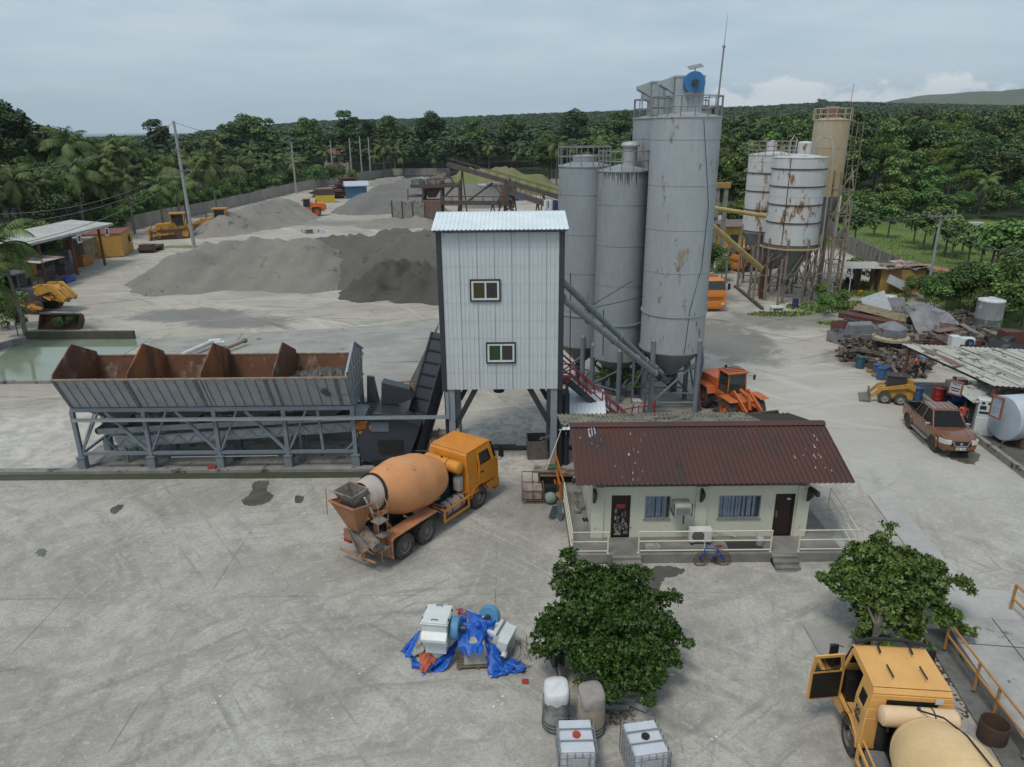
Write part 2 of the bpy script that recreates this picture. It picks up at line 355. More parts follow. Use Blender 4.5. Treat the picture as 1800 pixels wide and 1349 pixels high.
 K.new(col,b.inputs['Base Color']);K.new(rm(wt,0,.8,.92,.5),b.inputs['Roughness']);b.inputs['Specular IOR Level'].default_value=.4
 bn=T.nodes.new('ShaderNodeBump');bn.inputs['Strength'].default_value=.35;bn.inputs['Distance'].default_value=.04
 K.new(mth('ADD',mth('MULTIPLY',nz(3.,6,.7),.8),mth('ADD',mth('MULTIPLY',nz(18,3,.7),.35),mth('MULTIPLY',nz(1.,5,.6,.4,sc=(.3,3,1),rot=R(38)),.7))),bn.inputs['Height']);K.new(bn.outputs[0],b.inputs['Normal'])
 return m
def grid(xs,ys,hf,name,mat,smooth=True):
 Xg,Yg=np.meshgrid(xs,ys);Z=hf(Xg,Yg);v=np.stack([Xg.ravel(),Yg.ravel(),Z.ravel()],1);nx,ny=len(xs),len(ys)
 i=(np.arange(ny-1)[:,None]*nx+np.arange(nx-1)[None]).ravel();f=np.stack([i,i+1,i+nx+1,i+nx],1)
 me=bpy.data.meshes.new(name);me.from_pydata(v.tolist(),[],f.tolist());o=bpy.data.objects.new(name,me);C.objects.link(o);me.materials.append(mat)
 if smooth:me.shade_smooth()
 return o
gxs=np.unique(np.concatenate([np.linspace(-9000,-500,12),np.linspace(-500,600,90),np.linspace(600,1600,30),np.linspace(1600,9000,10)]))
gys=np.unique(np.concatenate([np.linspace(-60,100,12),np.linspace(100,700,60),np.linspace(700,1700,24),np.linspace(1700,9500,10)]))
GM=ground_mat()
struct(grid(gxs,gys,lambda x,y:terr(x,y),'ground',GM))
sea=MB();sea.add([(-26000,1500,1.5),(-520,1500,1.5),(-2500,22000,1.5),(-26000,22000,1.5)],[(0,1,2,3)])
struct(sea.build('sea',pm('sea_water',(.10,.16,.20),r=.35,world=True,ns=.01)))
# distant hills
hillm=pm('wooded_hill',(.05,.075,.04),r=.95,c2=(.09,.10,.055),ns=.004,nt_=.8,world=True)
def hills(name,prof,Y,depth,lab):
 xs=np.linspace(prof[0][0],prof[-1][0],90);px=np.array([p[0]for p in prof]);pz=np.array([p[1]for p in prof])
 def hf(x,y):
  z=np.interp(x,px,pz);t=(y-(Y-depth))/(2*depth);e=np.sin(np.clip(t,0,1)*PI)
  return z*e**1.3*(1+.07*np.sin(x*.011+y*.007)*np.sin(x*.023-y*.005)+.03*np.sin(x*.05)*e)-3
 struct(grid(xs,np.linspace(Y-depth,Y+depth,26),hf,name,hillm))
def hz(px,py,Y):v=up(px,py,Y);return(v.x,v.z+3)
hills('hills',[hz(1480,228,3000),hz(1560,190,3000),hz(1620,172,3000),hz(1672,161,3000),hz(1700,166,3000),hz(1740,172,3000),hz(1780,163,3000),hz(1830,154,3000),hz(1950,150,3000),hz(2100,190,3000)],3000,1100,'far')
hills('hills',[hz(640,236,7500),hz(730,224,7500),hz(790,218,7500),hz(850,214,7500),hz(900,212,7500),hz(950,207,7500),hz(1010,211,7500),hz(1080,205,7500),hz(1160,212,7500),hz(1260,232,7500)],7500,2000,'far')
# pond, its walls, the loader ramp and the drain
pw=pm('murky_water',(.21,.245,.18),r=.07,c2=(.18,.215,.155),ns=.3,world=True,spec=.6,bump=.02,bs=1.)
a,b_,c_,d_=at(-60,671,.03),at(150,668,.03),at(268,594,.03),at(40,596,.03)
w=MB();w.add([a,b_+Vector((-.4,0,0)),c_,d_],[(0,1,2,3)]);struct(w.build('pond',pw))
moss=pm('mossy_concrete',(.075,.075,.06),r=.95,c2=(.045,.06,.03),ns=1.5,nt_=.8,bump=.3)
pwm=MB();pwm.beam(at(46,590,.35),at(236,589,.35),.35,.7);tag(pwm.build('pond_wall',moss),'low dark mossy wall along the far side of the green pond','wall')
pwm=MB();pwm.beam(at(-60,673,.1),at(108,671,.1),.25,.22);tag(pwm.build('pond_wall',conc),'thin pale concrete edge on the near side of the green pond','wall')
pwm=MB();pwm.beam(at(-60,625,.25),at(44,597,.25),.4,.5);tag(pwm.build('pond_wall',conc),'short slanting concrete wall on the left side of the green pond','wall')
rf,rb,lb=at(703,706,2.3),at(772,566,.02),at(268,596,.02);lf=Vector((-22.5,rf.y,2.3))
ramp=MB();rf2=Vector((rf.x,rf.y,-.2));rb2=Vector((rb.x,rb.y,-.2));lb2=Vector((lb.x,lb.y,-.2));lf2=Vector((lf.x,lf.y,-.2))
ramp.add([rf,rb,lb,lf,rf2,rb2,lb2,lf2],[(3,0,1,2),(0,4,5,1),(3,7,4,0),(2,6,7,3),(1,5,6,2)])
rampm=pm('ramp_concrete',(.33,.325,.295),r=.9,c2=(.22,.218,.205),ns=.35,nt_=.6,world=True,bump=.3,bs=8,rust=.14,rc=(.16,.155,.14),rs=.5)
struct(ramp.build('ramp',rampm,smooth=False))
dk=MB()
for t in(.3,.62):dk.beam(rb.lerp(rf,t)+Vector((-.1,0,.012)),lb.lerp(lf,t)+Vector((.5,0,.012)),.05,.02)
for t in(.35,.7):dk.beam(rb.lerp(lb,t)+Vector((0,-.1,.012)),rf.lerp(lf,t)+Vector((0,.1,.012)),.05,.02)
struct(dk.build('slab_joints',moss))
# drain and kerb along the front of the bins
mossg=pm('green_drain_moss',(.035,.05,.02),r=.9,c2=(.07,.065,.05),ns=1.3,nt_=.9,bump=.4,world=True)
g0,g1=at(-80,838),at(652,838)
dr=MB();dr.bx(g0.x,33.1,.004,g1.x,33.75,.008);dr.bx(-14,33.06,.004,-6.5,33.1,.007);struct(dr.build('drain',mossg))
sl=MB();sl.bx(-28.5,33.75,-.1,-5.6,34.15,.18);sl.bx(-23,34.15,-.1,-5.6,37.2,.10);sl.bx(-23,34.15,-.1,-21,37.2,.11);struct(sl.build('kerb',conc,smooth=False,bev=.02))
sl=MB();sl.bx(-3.2,36.2,0,3.4,36.5,.14);sl.bx(-2.6,36.5,0,.2,36.8,.1);struct(sl.build('kerb',moss,smooth=False))
rowm=pm('dark_puddle',(.085,.08,.065),r=.12,c2=(.12,.115,.095),ns=1.2,world=True)
def blob(pts,z,name,mat,seed=1,n=44,jag=.13):
 r_=random.Random(seed);cs=[at(*p)for p in pts];vs=[]
 m=len(cs)
 for k in range(m*8):
  i=k//8;t=(k%8)/8;p0,p1,p2,p3=cs[i-1],cs[i],cs[(i+1)%m],cs[(i+2)%m]
  q=.5*((2*p1)+(p2-p0)*t+(2*p0-5*p1+4*p2-p3)*t*t+(3*p1-p0-3*p2+p3)*t**3);q=q+Vector((r_.uniform(-jag,jag),r_.uniform(-jag,jag),0));vs.append((q.x,q.y,z))
 b=MB();b.add(vs,[tuple(range(len(vs)))]);o=b.build(name,mat,smooth=False);return struct(o)
blob([(447,848),(472,846),(470,862),(480,872),(470,884),(440,890),(424,882),(440,868)],.006,'puddle',rowm,1,jag=.04)
blob([(520,872),(534,874),(530,884),(519,884)],.006,'puddle',rowm,2,jag=.03)
blob([(194,896),(206,888),(217,889),(208,900),(198,904)],.006,'puddle',rowm,3,jag=.05)
blob([(1120,1010),(1160,996),(1200,1000),(1196,1010),(1165,1020),(1160,1050),(1140,1060),(1130,1080),(1110,1070),(1125,1030)],.006,'puddle',pm('wet_concrete',(.10,.095,.085),r=.3,world=True),4,jag=.07)
blob([(468,1004),(500,1000),(498,1012),(470,1012)],.005,'puddle',rowm,5,jag=.02)if 0 else None
blob([(65,968),(80,966),(78,980),(66,976)],.006,'puddle',rowm,6,jag=.06)
blob([(1666,800),(1700,790),(1722,800),(1712,816),(1684,812)],.006,'puddle',rowm,7,jag=.1)
blob([(1496,806),(1504,804),(1507,810),(1498,811)],.006,'puddle',rowm,8,jag=.02)if 0 else None
blob([(530,405),(565,404),(572,409),(540,411)],.02,'puddle',pm('bright_puddle',(.1,.1,.09),r=.03),9,jag=.2)
for k,(pts,m_)in enumerate((([(415,870),(1,1)],0),)):pass
lit=MB();r_=random.Random(4)
for(px,py)in((118,1105),(378,1229),(381,1238),(313,974),(585,1262),(1000,1330),(640,1180),(880,1230),(876,1240),(1130,1240),(1185,1182),(1260,1300),(520,1310),(540,905)):
 for q in range(2):
  v=at(px,py);lit.box((v.x+r_.uniform(-.15,.15),v.y+r_.uniform(-.15,.15),.012),(r_.uniform(.04,.1),r_.uniform(.03,.08),.012),(0,0,r_.uniform(0,3)))
tag(lit.build('litter',whitep),'scraps of pale litter and broken stones on the yard','litter',kind='stuff')
# new apron slabs at the right and weighbridge
aprm=pm('smooth_new_concrete',(.40,.395,.375),r=.85,c2=(.31,.305,.29),ns=.6,nt_=.7,world=True,bump=.2,bs=6)
def slab(pts,z,name,mat):
 vs=[Vector((*at(*p)[:2],z))for p in pts];n=len(vs);b=MB();b.add(vs+[Vector((v.x,v.y,-.1))for v in vs],[tuple(range(n))]+[(i,n+i,n+(i+1)%n,(i+1)%n)for i in range(n)]);return struct(b.build(name,mat,smooth=False))
slab([(1526,872),(1560,862),(1688,1018),(1766,1060),(1690,1064),(1650,1040)][::-1],.06,'pavement',aprm)
slab([(1415,1106),(1500,1094),(1560,1160),(1500,1175),(1440,1150)][::-1],.05,'pavement',pm('grey_slab',(.30,.295,.28),r=.9,ns=.8,world=True))
# ================================================================ batching tower
pan=pm('pale_blue_panel',(.505,.55,.57),r=.4,c2=(.455,.50,.515),ns=1.1,st=5,nt_=.7,rust=.0)
roofp=pm('pale_roof_sheet',(.68,.75,.78),r=.35,c2=(.6,.67,.70),ns=1.)
TY=33.8
t=thing('batching_tower','tall boxy tower clad in pale blue-grey panels with two white windows','tower',(-.47,TY,0))
x0,x1,zb,zt,dp=-2.88,2.88,4.4,12.15,4.6
b=MB();b.corr((x0+.15,0,zb),(1,0,0),(0,0,1),x1-x0-.3,zt-zb,.2,.022,.04,True);b.obj=b.build('front_wall',pan,t)
b=MB();b.corr((x0,dp,zb),(0,-1,0),(0,0,1),dp,zt-zb,.2,.022,.04,True);b.build('side_wall',pan,t)
b=MB();b.corr((x1,0,zb),(0,1,0),(0,0,1),dp,zt-zb,.2,.022,.04,True);b.build('side_wall',pan,t)
b=MB();b.bx(x0+.1,dp-.05,zb,x1-.1,dp,zt);b.bx(x0+.1,.05,zb,x1-.1,dp-.1,zb+.1);b.build('rear_wall',pan,t)
for x in(x0,x1):
 b=MB();b.bx(x-.09,-.07,zb-.05,x+.13 if x<0 else x+.09,.12,zt+.02)if x<0 else b.bx(x-.16,-.07,zb-.05,x+.09,.12,zt+.02)
 b.build('corner_trim',steel_d,t)
b=MB()
for k in range(1,7):b.bx(x0+.15+k*.81,-.029,zb+.02,x0+.165+k*.81,-.022,zt-.02)
for k in range(1,9):b.bx(x0+.15,-.026,zb+k*.87,x1-.15,-.022,zb+k*.87+.008)
b.build('panel_seams',pm('seam_grey',(.33,.37,.385),r=.6),t)  # thin lap seams, slightly darker grey than the panels
b=MB();ez,rz_=12.2,12.72
hw=3.14
b.corr((-hw,-.32,ez),(1,0,0),(0,2.75,rz_-ez),2*hw,math.hypot(2.75,rz_-ez),.2,.035,.02,True)
b.corr((hw,dp+.5,ez),(-1,0,0),(0,-(dp+.5-2.43),rz_-ez),2*hw,math.hypot(dp+.5-2.43,rz_-ez),.2,.035,.02,True)
b.build('roof',roofp,t)
b=MB();b.bx(-hw+.08,-.3,ez-.1,hw-.08,-.26,ez-.025);b.prism([(-.3,ez-.12),(2.43,rz_-.08),(dp+.4,ez-.12)],'x',x0+.02,x1-.02);b.build('eave_trim',steel_d,t)
gr_glass=pm('green_glass',(.008,.055,.014),r=.08,c2=(.006,.045,.012),spec=.7);br_glass=pm('olive_glass',(.045,.04,.006),r=.08,spec=.7)
for cx,cz,gm in((-.745,9.355,br_glass),(-.05,6.285,gr_glass)):
 f=MB();W_,H_=.72,.53;f.ring([(cx-W_,cz-H_),(cx+W_,cz-H_),(cx+W_,cz+H_),(cx-W_,cz+H_)],[(cx-W_+.06,cz-H_+.06),(cx+W_-.06,cz-H_+.06),(cx+W_-.06,cz+H_-.06),(cx-W_+.06,cz+H_-.06)],'y',-.09,-.02)
 f=f.build('window',black,t);g=MB();W2,H2=W_-.07,H_-.07
 g.ring([(cx-W2,cz-H2),(cx+W2,cz-H2),(cx+W2,cz+H2),(cx-W2,cz+H2)],[(cx-W2+.09,cz-H2+.09),(cx+W2-.09,cz-H2+.09),(cx+W2-.09,cz+H2-.09),(cx-W2+.09,cz+H2-.09)],'y',-.075,-.03);g.bx(cx-.03,-.08,cz-H2+.09,cx+.05,-.03,cz+H2-.09)
 g.build('window_frame',whitep,f)
 q=MB();q.bx(cx-W2+.1,-.05,cz-H2+.1,cx-.03,-.035,cz+H2-.1);q.build('pane',gm,f,label='coloured left pane')
 q=MB();q.bx(cx+.05,-.05,cz-H2+.1,cx+W2-.1,-.035,cz+H2-.1);q.build('pane',glass,f,label='dark right pane')
lg=paint('pale_steel_leg',(.25,.285,.31),rust=.04)
for x,y in((-2.55,.25),(2.55,.25),(-2.55,dp-.3),(2.55,dp-.3)):
 b=MB();b.bx(x-.16,y-.18,0,x+.16,y-.15,zb);b.bx(x-.16,y+.15,0,x+.16,y+.18,zb);b.bx(x-.015,y-.15,0,x+.015,y+.15,zb);b.bx(x-.28,y-.28,0,x+.28,y+.28,.05);b.build('leg',lg,t)
 s=1 if x<0 else-1
 b=MB();b.beam((x-s*.26,y+.1,0),(x-s*.26,y+.1,zb),.2,.2);b.build('leg',steel_d,t,label='dark inner column')
 b=MB();b.beam((x+s*.12,y,2.3),(x+s*1.25,y,zb+.02),.24);b.build('brace',steel_d,t)
b=MB();b.lathe([(.26,0),(.3,.15),(.3,.6)],20,(-.2,1.2,zb-.55),(-.2,1.2,zb));b.build('discharge_chute',black,t)
# inclined black skip conveyor at the left side
t=thing('inclined_conveyor','steep dark blue-grey enclosed conveyor rising to the left side of the tower','conveyor',(-5.0,34.5,0))
p0,p1=Vector((-.35,.5,.4)),Vector((1.4,3.2,6.1));b=MB();b.beam(p0,p1,1.05,.75);b.build('casing',steel_d,t,bev=.02)
b=MB();d=(p1-p0).normalized();xa=Vector((0,0,1)).cross(d).normalized();yb=d.cross(xa)
for s in(-.56,.56):
 for h in(-.4,.4):b.beam(p0+xa*s+yb*h,p1+xa*s+yb*h,.1)
for k in range(10):
 c=p0.lerp(p1,(k+.5)/10)
 for h in(-.42,.42):b.beam(c-xa*.56+yb*h,c+xa*.56+yb*h,.08)
 for s in(-.58,.58):b.beam(c+xa*s-yb*.4,c+xa*s+yb*.4,.06)
b.build('rib',steel_d,t)
t=thing('conveyor_tail_hopper','dark slate steel feed box at the foot of the steep conveyor beside the bins','hopper',(-6.6,34.4,0))
b=MB();b.prism([(-1.25,.55),(-.4,.25),(1.25,.5),(1.9,2.2),(.6,3.0),(-.4,3.1),(-1.25,1.7)],'y',-.35,1.2);b.build('casing',steel_d,t,bev=.02)
b=MB();b.prism([(-.2,3.1),(.65,3.05),(1.5,3.4),(1.3,3.9),(-.1,4.3)],'y',.9,1.6);b.prism([(-.95,3.15),(-.3,3.15),(-.5,4.55),(-.85,4.6)],'y',1.,1.2);b.build('hood',steel_d,t,bev=.02)
b=MB();b.bx(-.25,-.42,.9,1.0,-.35,1.6);b.bx(.62,-.45,1.1,.92,-.42,1.5);b.beam((-.6,-.4,.4),(1.9,-.4,.3),.2);b.build('hatch',black,t)
b=MB();b.box((-.1,-.37,2.35),(.9,.05,.5));b.build('panel',pm('grey_shiny_panel',(.12,.15,.18),r=.3),t)
b=MB();b.cyl((-1.35,-.1,2.3),(-.65,-.1,2.3),.22,n=14);b.bx(-1.2,-.3,1.95,-.8,.1,2.1);b.cyl((-.65,-.1,2.3),(-.5,-.1,2.3),.3,n=14)
for k in range(6):b.cyl((-1.3+k*.1,-.1,2.3),(-1.26+k*.1,-.1,2.3),.27,n=14)
b.build('motor',pm('orange_motor',(.42,.17,.045),r=.6,rust=.2),t)
b=MB();b.cyl((-1.5,-.1,2.9),(-1.3,.4,3.1),.18,n=12);b.prism([(-1.6,2.75),(-.9,2.75),(-.7,3.2),(-1.45,3.3)],'y',-.2,.5);b.build('cover',steel,t)
# cable tray
b=MB();yy=-.25;b.bx(-22.1,33.78,2.85,-3.15,33.98,2.9)
for y in(33.78,33.96):b.bx(-22.1,y,2.9,-3.15,y+.02,2.98)
for k in range(95):b.bx(-22+k*.2,33.8,2.902,-21.96+k*.2,33.96,2.93)
b.bx(-3.3,33.78,2.98,-3.15,33.98,4.3);tag(b.build('cable_tray',lg),'long thin pale steel cable tray running along the bin frame to the tower','cable tray')
# ================================================================ aggregate bins
bpaint=pm('worn_grey_bin_paint',(.33,.35,.365),r=.5,c2=(.27,.29,.30),ns=2.,rust=.10,rc=(.12,.08,.06),rs=1.7)
rustin=pm('rusty_bin_lining',(.075,.034,.02),r=.85,c2=(.145,.06,.026),ns=.9,nt_=.6,st=1.6,bump=.25,rust=.28,rc=(.21,.16,.12),rs=.8)
rustor=pm('bright_rust_plate',(.25,.09,.027),r=.8,c2=(.075,.035,.022),ns=.8,nt_=.35,st=2.4,bump=.2,rust=.2,rc=(.05,.03,.025))
BX,BY=-15.05,34.15
t=thing('aggregate_bins','long row of four rusty lined grey aggregate bins on a steel frame','hopper',(BX,BY,0))
L0,L1=-7.1,7.05;zt0,zr,zp=3.5,5.28,6.5;yf,yb_=-.95,3.15;bt,bk=0.,2.5
legs=[-7.1,-3.52,0.02,3.52,7.0]
# front sloping skin with stiffeners
b=MB();b.add([(L0,bt,zt0),(L1,bt,zt0),(L1-.0,yf,zr),(L0-.02,yf,zr),(L0,bt+.03,zt0),(L1,bt+.03,zt0),(L1,yf+.03,zr),(L0-.02,yf+.03,zr)],[(0,1,2,3),(7,6,5,4),(0,4,5,1),(2,6,7,3),(1,5,6,2),(0,3,7,4)])
b.build('front_plate',bpaint,t,smooth=False)
b=MB()
n=29
for k in range(n+1):
 x=L0+.05+(L1-L0-.1)*k/n;b.beam((x,bt-.03,zt0+.03),(x,yf-.03,zr-.06),.02 if k%7 else .16,.03)
b.build('stiffener',pm('dark_bin_edge',(.15,.175,.195),r=.6,c2=(.10,.10,.10),ns=6,rust=.25),t,smooth=False)
rimm=pm('rusty_pale_rim',(.3,.25,.2),r=.7,c2=(.17,.09,.05),ns=4,nt_=.9)
b=MB();b.bx(L0-.08,yf-.06,zr-.04,L1+.06,yf+.05,zr+.05);b.bx(L0,yb_-.04,zr-.05,L1,yb_+.05,zr+.04);b.build('rim',rimm,t,bev=.01)
b=MB();b.add([(L0,bk,zt0),(L1,bk,zt0),(L1,yb_,zr),(L0,yb_,zr),(L0,bk+.04,zt0),(L1,bk+.04,zt0),(L1,yb_+.04,zr),(L0,yb_+.04,zr)],[(3,2,1,0),(4,5,6,7),(0,1,5,4),(2,3,7,6),(1,2,6,5),(3,0,4,7)])
b.add([(L0,bt+.05,zt0+.02),(L1,bt+.05,zt0+.02),(L1,yf+.06,zr-.03),(L0,yf+.06,zr-.03)],[(3,2,1,0)]);b.build('lining',rustin,t,smooth=False)
for i,x in enumerate(legs):
 yfm=(yf+yb_)/2
 poly=[(bt,zt0),(bk,zt0),(yb_,zr),(yb_-.05,zr+.25),(yfm+.0,zp),(yf+.1,zr+.25 if i else zr+.25),(yf,zr)]
 xx=x+(.0 if i<4 else .04)
 b=MB();b.prism(poly,'x',xx-.03,xx+.03);o=b.build('divider',rustor if 0<i<3 else(rustin if i in(0,3)else bpaint),t,smooth=False,label=('rusty end plate','bright orange rusted divider','mottled rusted divider','dark brown divider','grey end plate with ribs')[i])
 if i==4:
  q=MB()
  for k in range(6):
   y=yf+.25+k*.66;ztop=zr+.25+(zp-zr-.25)*(1-abs(y-yfm)/(yb_-yfm));yb2=bt+.1+(bk-bt-.2)*k/5;q.beam((xx+.06,yb2,zt0),(xx+.06,y,ztop-.05),.06)
  q.beam((xx+.07,bt-.3,zt0+.75),(xx+.07,bk+.3,zt0+.75),.07);q.beam((xx+.07,yf,zr),(xx+.07,yb_,zr),.07)
  q.beam((xx+.07,yf,zr+.25),(xx+.07,yfm,zp),.07);q.beam((xx+.07,yb_,zr+.25),(xx+.07,yfm,zp),.07);q.build('rib',lg,o)
# discharge funnels below
b=MB()
for i in range(4):
 xa,xb=legs[i],legs[i+1];xm=(xa+xb)/2;b.add([(xa+.05,bt+.05,zt0),(xb-.05,bt+.05,zt0),(xb-.05,bk,zt0),(xa+.05,bk,zt0),(xm-.4,.9,2.5),(xm+.4,.9,2.5),(xm+.4,1.6,2.5),(xm-.4,1.6,2.5)],[(0,1,5,4),(1,2,6,5),(2,3,7,6),(3,0,4,7),(4,5,6,7)])
 b.bx(xm-.45,.85,2.2,xm+.45,1.65,2.5)
b.build('funnel',pm('dark_grey_steel',(.10,.11,.12),r=.7,rust=.2),t,smooth=False)  # funnels in dark grey steel with rust patches
# heap inside right bin
g=MB();
for k in range(70):
 a=rnd.uniform(0,6.3);rr=rnd.uniform(0,1);g.box((5.3+1.5*rr*math.cos(a),1.1+1.6*rr*math.sin(a),4.75-.3*rr),(.5,.5,.25),(rnd.random(),rnd.random(),rnd.random()))
g.build('gravel_fill',pm('dark_gravel',(.11,.11,.105),r=.95,ns=20,nt_=1.),t)
fr=steel
for y in(0,bk):
 b=MB();b.beam((L0-.05,y,zt0-.12),(L1+.05,y,zt0-.12),.18,.2);b.beam((L0+.1,y,.98),(L1-.1,y,.98),.13,.16)
 if y:b.beam((L0,y,2.2),(L1,y,2.2),.12)
 b.build('rail',fr,t,smooth=False)
 for i,x in enumerate(legs):
  b=MB();b.beam((x,y,.8),(x,y,zt0-.2),.2);b.bx(x-.19,y-.19,.05,x+.19,y+.19,.8);b.bx(x-.24,y-.24,.04,x+.24,y+.24,.07);b.bx(x-.22,y-.22,.78,x+.22,y+.22,.83);b.build('leg',fr,t,smooth=False)
 b=MB()
 for i in range(1,4):
  x=legs[i]
  b.beam((x-.1,y,1.1),(x-1.9 if i<4 else x,y,zt0-.25),.14);b.beam((x+.1,y,1.1),(x+1.15,y,zt0-.25),.10)
 b.beam((legs[0]+.1,y,1.1),(legs[0]+1.3,y,zt0-.25),.10);b.beam((legs[4]-1.65,y,1.05),(legs[4]-1.75,y,zt0-.25),.13);b.beam((legs[4]-.05,y,1.5),(legs[4]-.5,y,1.05),.08)
 b.build('brace',fr,t,smooth=False)
for x in legs:
 b=MB();b.beam((x,0,.95),(x,bk,.95),.12);b.beam((x,0,3.3),(x,bk,3.3),.14);b.beam((x,0,1.),(x,bk,3.2),.08)
 b.build('crossbeam',fr,t,smooth=False)
# collecting belt conveyor under the bins
t=thing('belt_conveyor','long shallow grey belt conveyor sloping up beneath the bins','conveyor',(BX,BY+1.25,0))
b=MB();b.beam((-6.5,-.45,1.85),(7.4,-.45,2.55),.05,.30);b.beam((-6.5,.45,1.85),(7.4,.45,2.55),.05,.30)
b.beam((-5.6,-.5,1.25),(7.4,-.5,2.1),.04,.45);b.build('side_plate',bpaint,t,smooth=False)
b=MB()
for y in(-.52,.5):
 b.beam((-5.6,y,1.0),(7.4,y,1.85),.07);b.beam((-5.6,y,1.5),(7.4,y,2.3),.07)
 for k in range(14):x=-5.6+k*.93;z=1.0+k*.0607;b.beam((x,y-.03,z),(x+.46,y-.03,z+.5),.04);b.beam((x+.46,y-.03,z+.5),(x+.93,y-.03,z+.06),.04)
b.build('truss',lg,t,smooth=False)
b=MB();b.beam((-6.4,0,1.95),(7.4,0,2.65),.85,.05);b.cyl((-6.5,-.4,1.85),(-6.5,.4,1.85),.2);b.build('belt',rubber,t)
b=MB()
for x,z in((-5.2,1.1),(-.5,1.4),(4.,1.7)):b.beam((x,-.5,0),(x,-.5,z),.12);b.beam((x,.5,0),(x,.5,z),.12)
b.beam((-5.2,-.5,.1),(-6.2,-.5,1.6),.08);b.build('support',fr,t,smooth=False)
b=MB();b.tube([(-2.5,-1.3,.75),(3.,-1.3,.78)],.03);b.tube([(-5.5,-1.6,.15),(2.6,-1.55,.16)],.025);b.build('pipe',lg,t)
b=MB();v=at(377,826);b.bx(-.2,-.12,0,.2,.12,.12);b.bx(-.17,-.09,.12,-.02,.09,.16);b.bx(.02,-.09,.12,.17,.09,.16);tag(b.build('brick_stack',pm('red_plastic',(.35,.06,.03)),loc=(v.x,v.y-.2,.184)),'small orange-red crate on the slab below the bins','crate')
# white pipe and rusty tube lying on the ramp behind bins
def onramp(px,py):
 f=(rb.y-at(px,py,1.5).y)/(rb.y-rf.y);z=2.3*max(0,min(1,f));
 for _ in range(4):q=at(px,py,z);z=2.3*max(0,min(1,(rb.y-q.y)/(rb.y-rf.y)))
 return q
p0,p1=onramp(322,628),onramp(372,606);b=MB();b.cyl(p0+Vector((0,0,.2)),p1+Vector((0,0,.2)),.17,n=14);b.build('pipe',whitep);tag(bpy.context.scene.objects['pipe']if 0 else C.objects[-1],'white pipe lying on the ramp behind the rusty bins','pipe')
b=MB();b.box(p1+Vector((.3,0,.25)),(.9,.5,.3),(0,0,.2));b.box(p1+Vector((.7,-.2,.2)),(.7,.6,.2),(0,.1,.5));tag(b.build('plastic_sheet',whitep),'crumpled white sheeting at the end of the white pipe','sheet')
p0,p1=onramp(398,617),onramp(432,603);b=MB();b.lathe([(.13,0),(.13,(p1-p0).length-.2),(.2,(p1-p0).length-.2),(.2,(p1-p0).length)],14,p0+Vector((0,0,.2)),p1+Vector((0,0,.2)));tag(b.build('rusty_tube',rimm),'short rusty flanged tube lying behind the bins','pipe')
# rusted grate on ramp edge
p=onramp(712,684);b=MB()
for k in range(6):b.box((p.x-.7+k*.28,p.y,2.25),(.06,1.3,.06),(0,0,.15))
for k in(-.6,0,.6):b.box((p.x,p.y+k,2.3),(1.7,.06,.06),(0,0,.15))
tag(b.build('rusty_grate',pm('orange_rust_bars',(.25,.12,.06),r=.8)),'rusty welded grate lying on the ramp corner near the tower','grate')
# ================================================================ silos
silom=pm('weathered_silo_paint',(.335,.36,.38),r=.45,c2=(.285,.31,.33),ns=.5,st=3.,nt_=.8,rust=.21,rc=(.28,.215,.155),rs=1.3,bump=.03,bs=3)
silod=pm('weathered_silo_paint_plain',(.285,.31,.33),r=.5,c2=(.22,.242,.262),ns=.6,st=4.,nt_=.8,rust=.10,rc=(.2,.17,.13),rs=1.)
conem=pm('dusty_cone_steel',(.20,.215,.215),r=.65,c2=(.15,.155,.15),ns=1.5,st=3,rust=.1,rc=(.2,.18,.14))
galv=pm('galvanised_pipe',(.22,.23,.235),r=.5,c2=(.15,.15,.15),ns=3)
def railing(b,pts,h=1.05,post=None,r=.03,levels=(1.,.5),close=False):
 n=len(pts)
 for l in levels:b.tube([(p[0],p[1],p[2]+h*l)for p in pts],r,6,close)
 for p in pts:b.tube([(p[0],p[1],p[2]),(p[0],p[1],p[2]+h)],r,6)
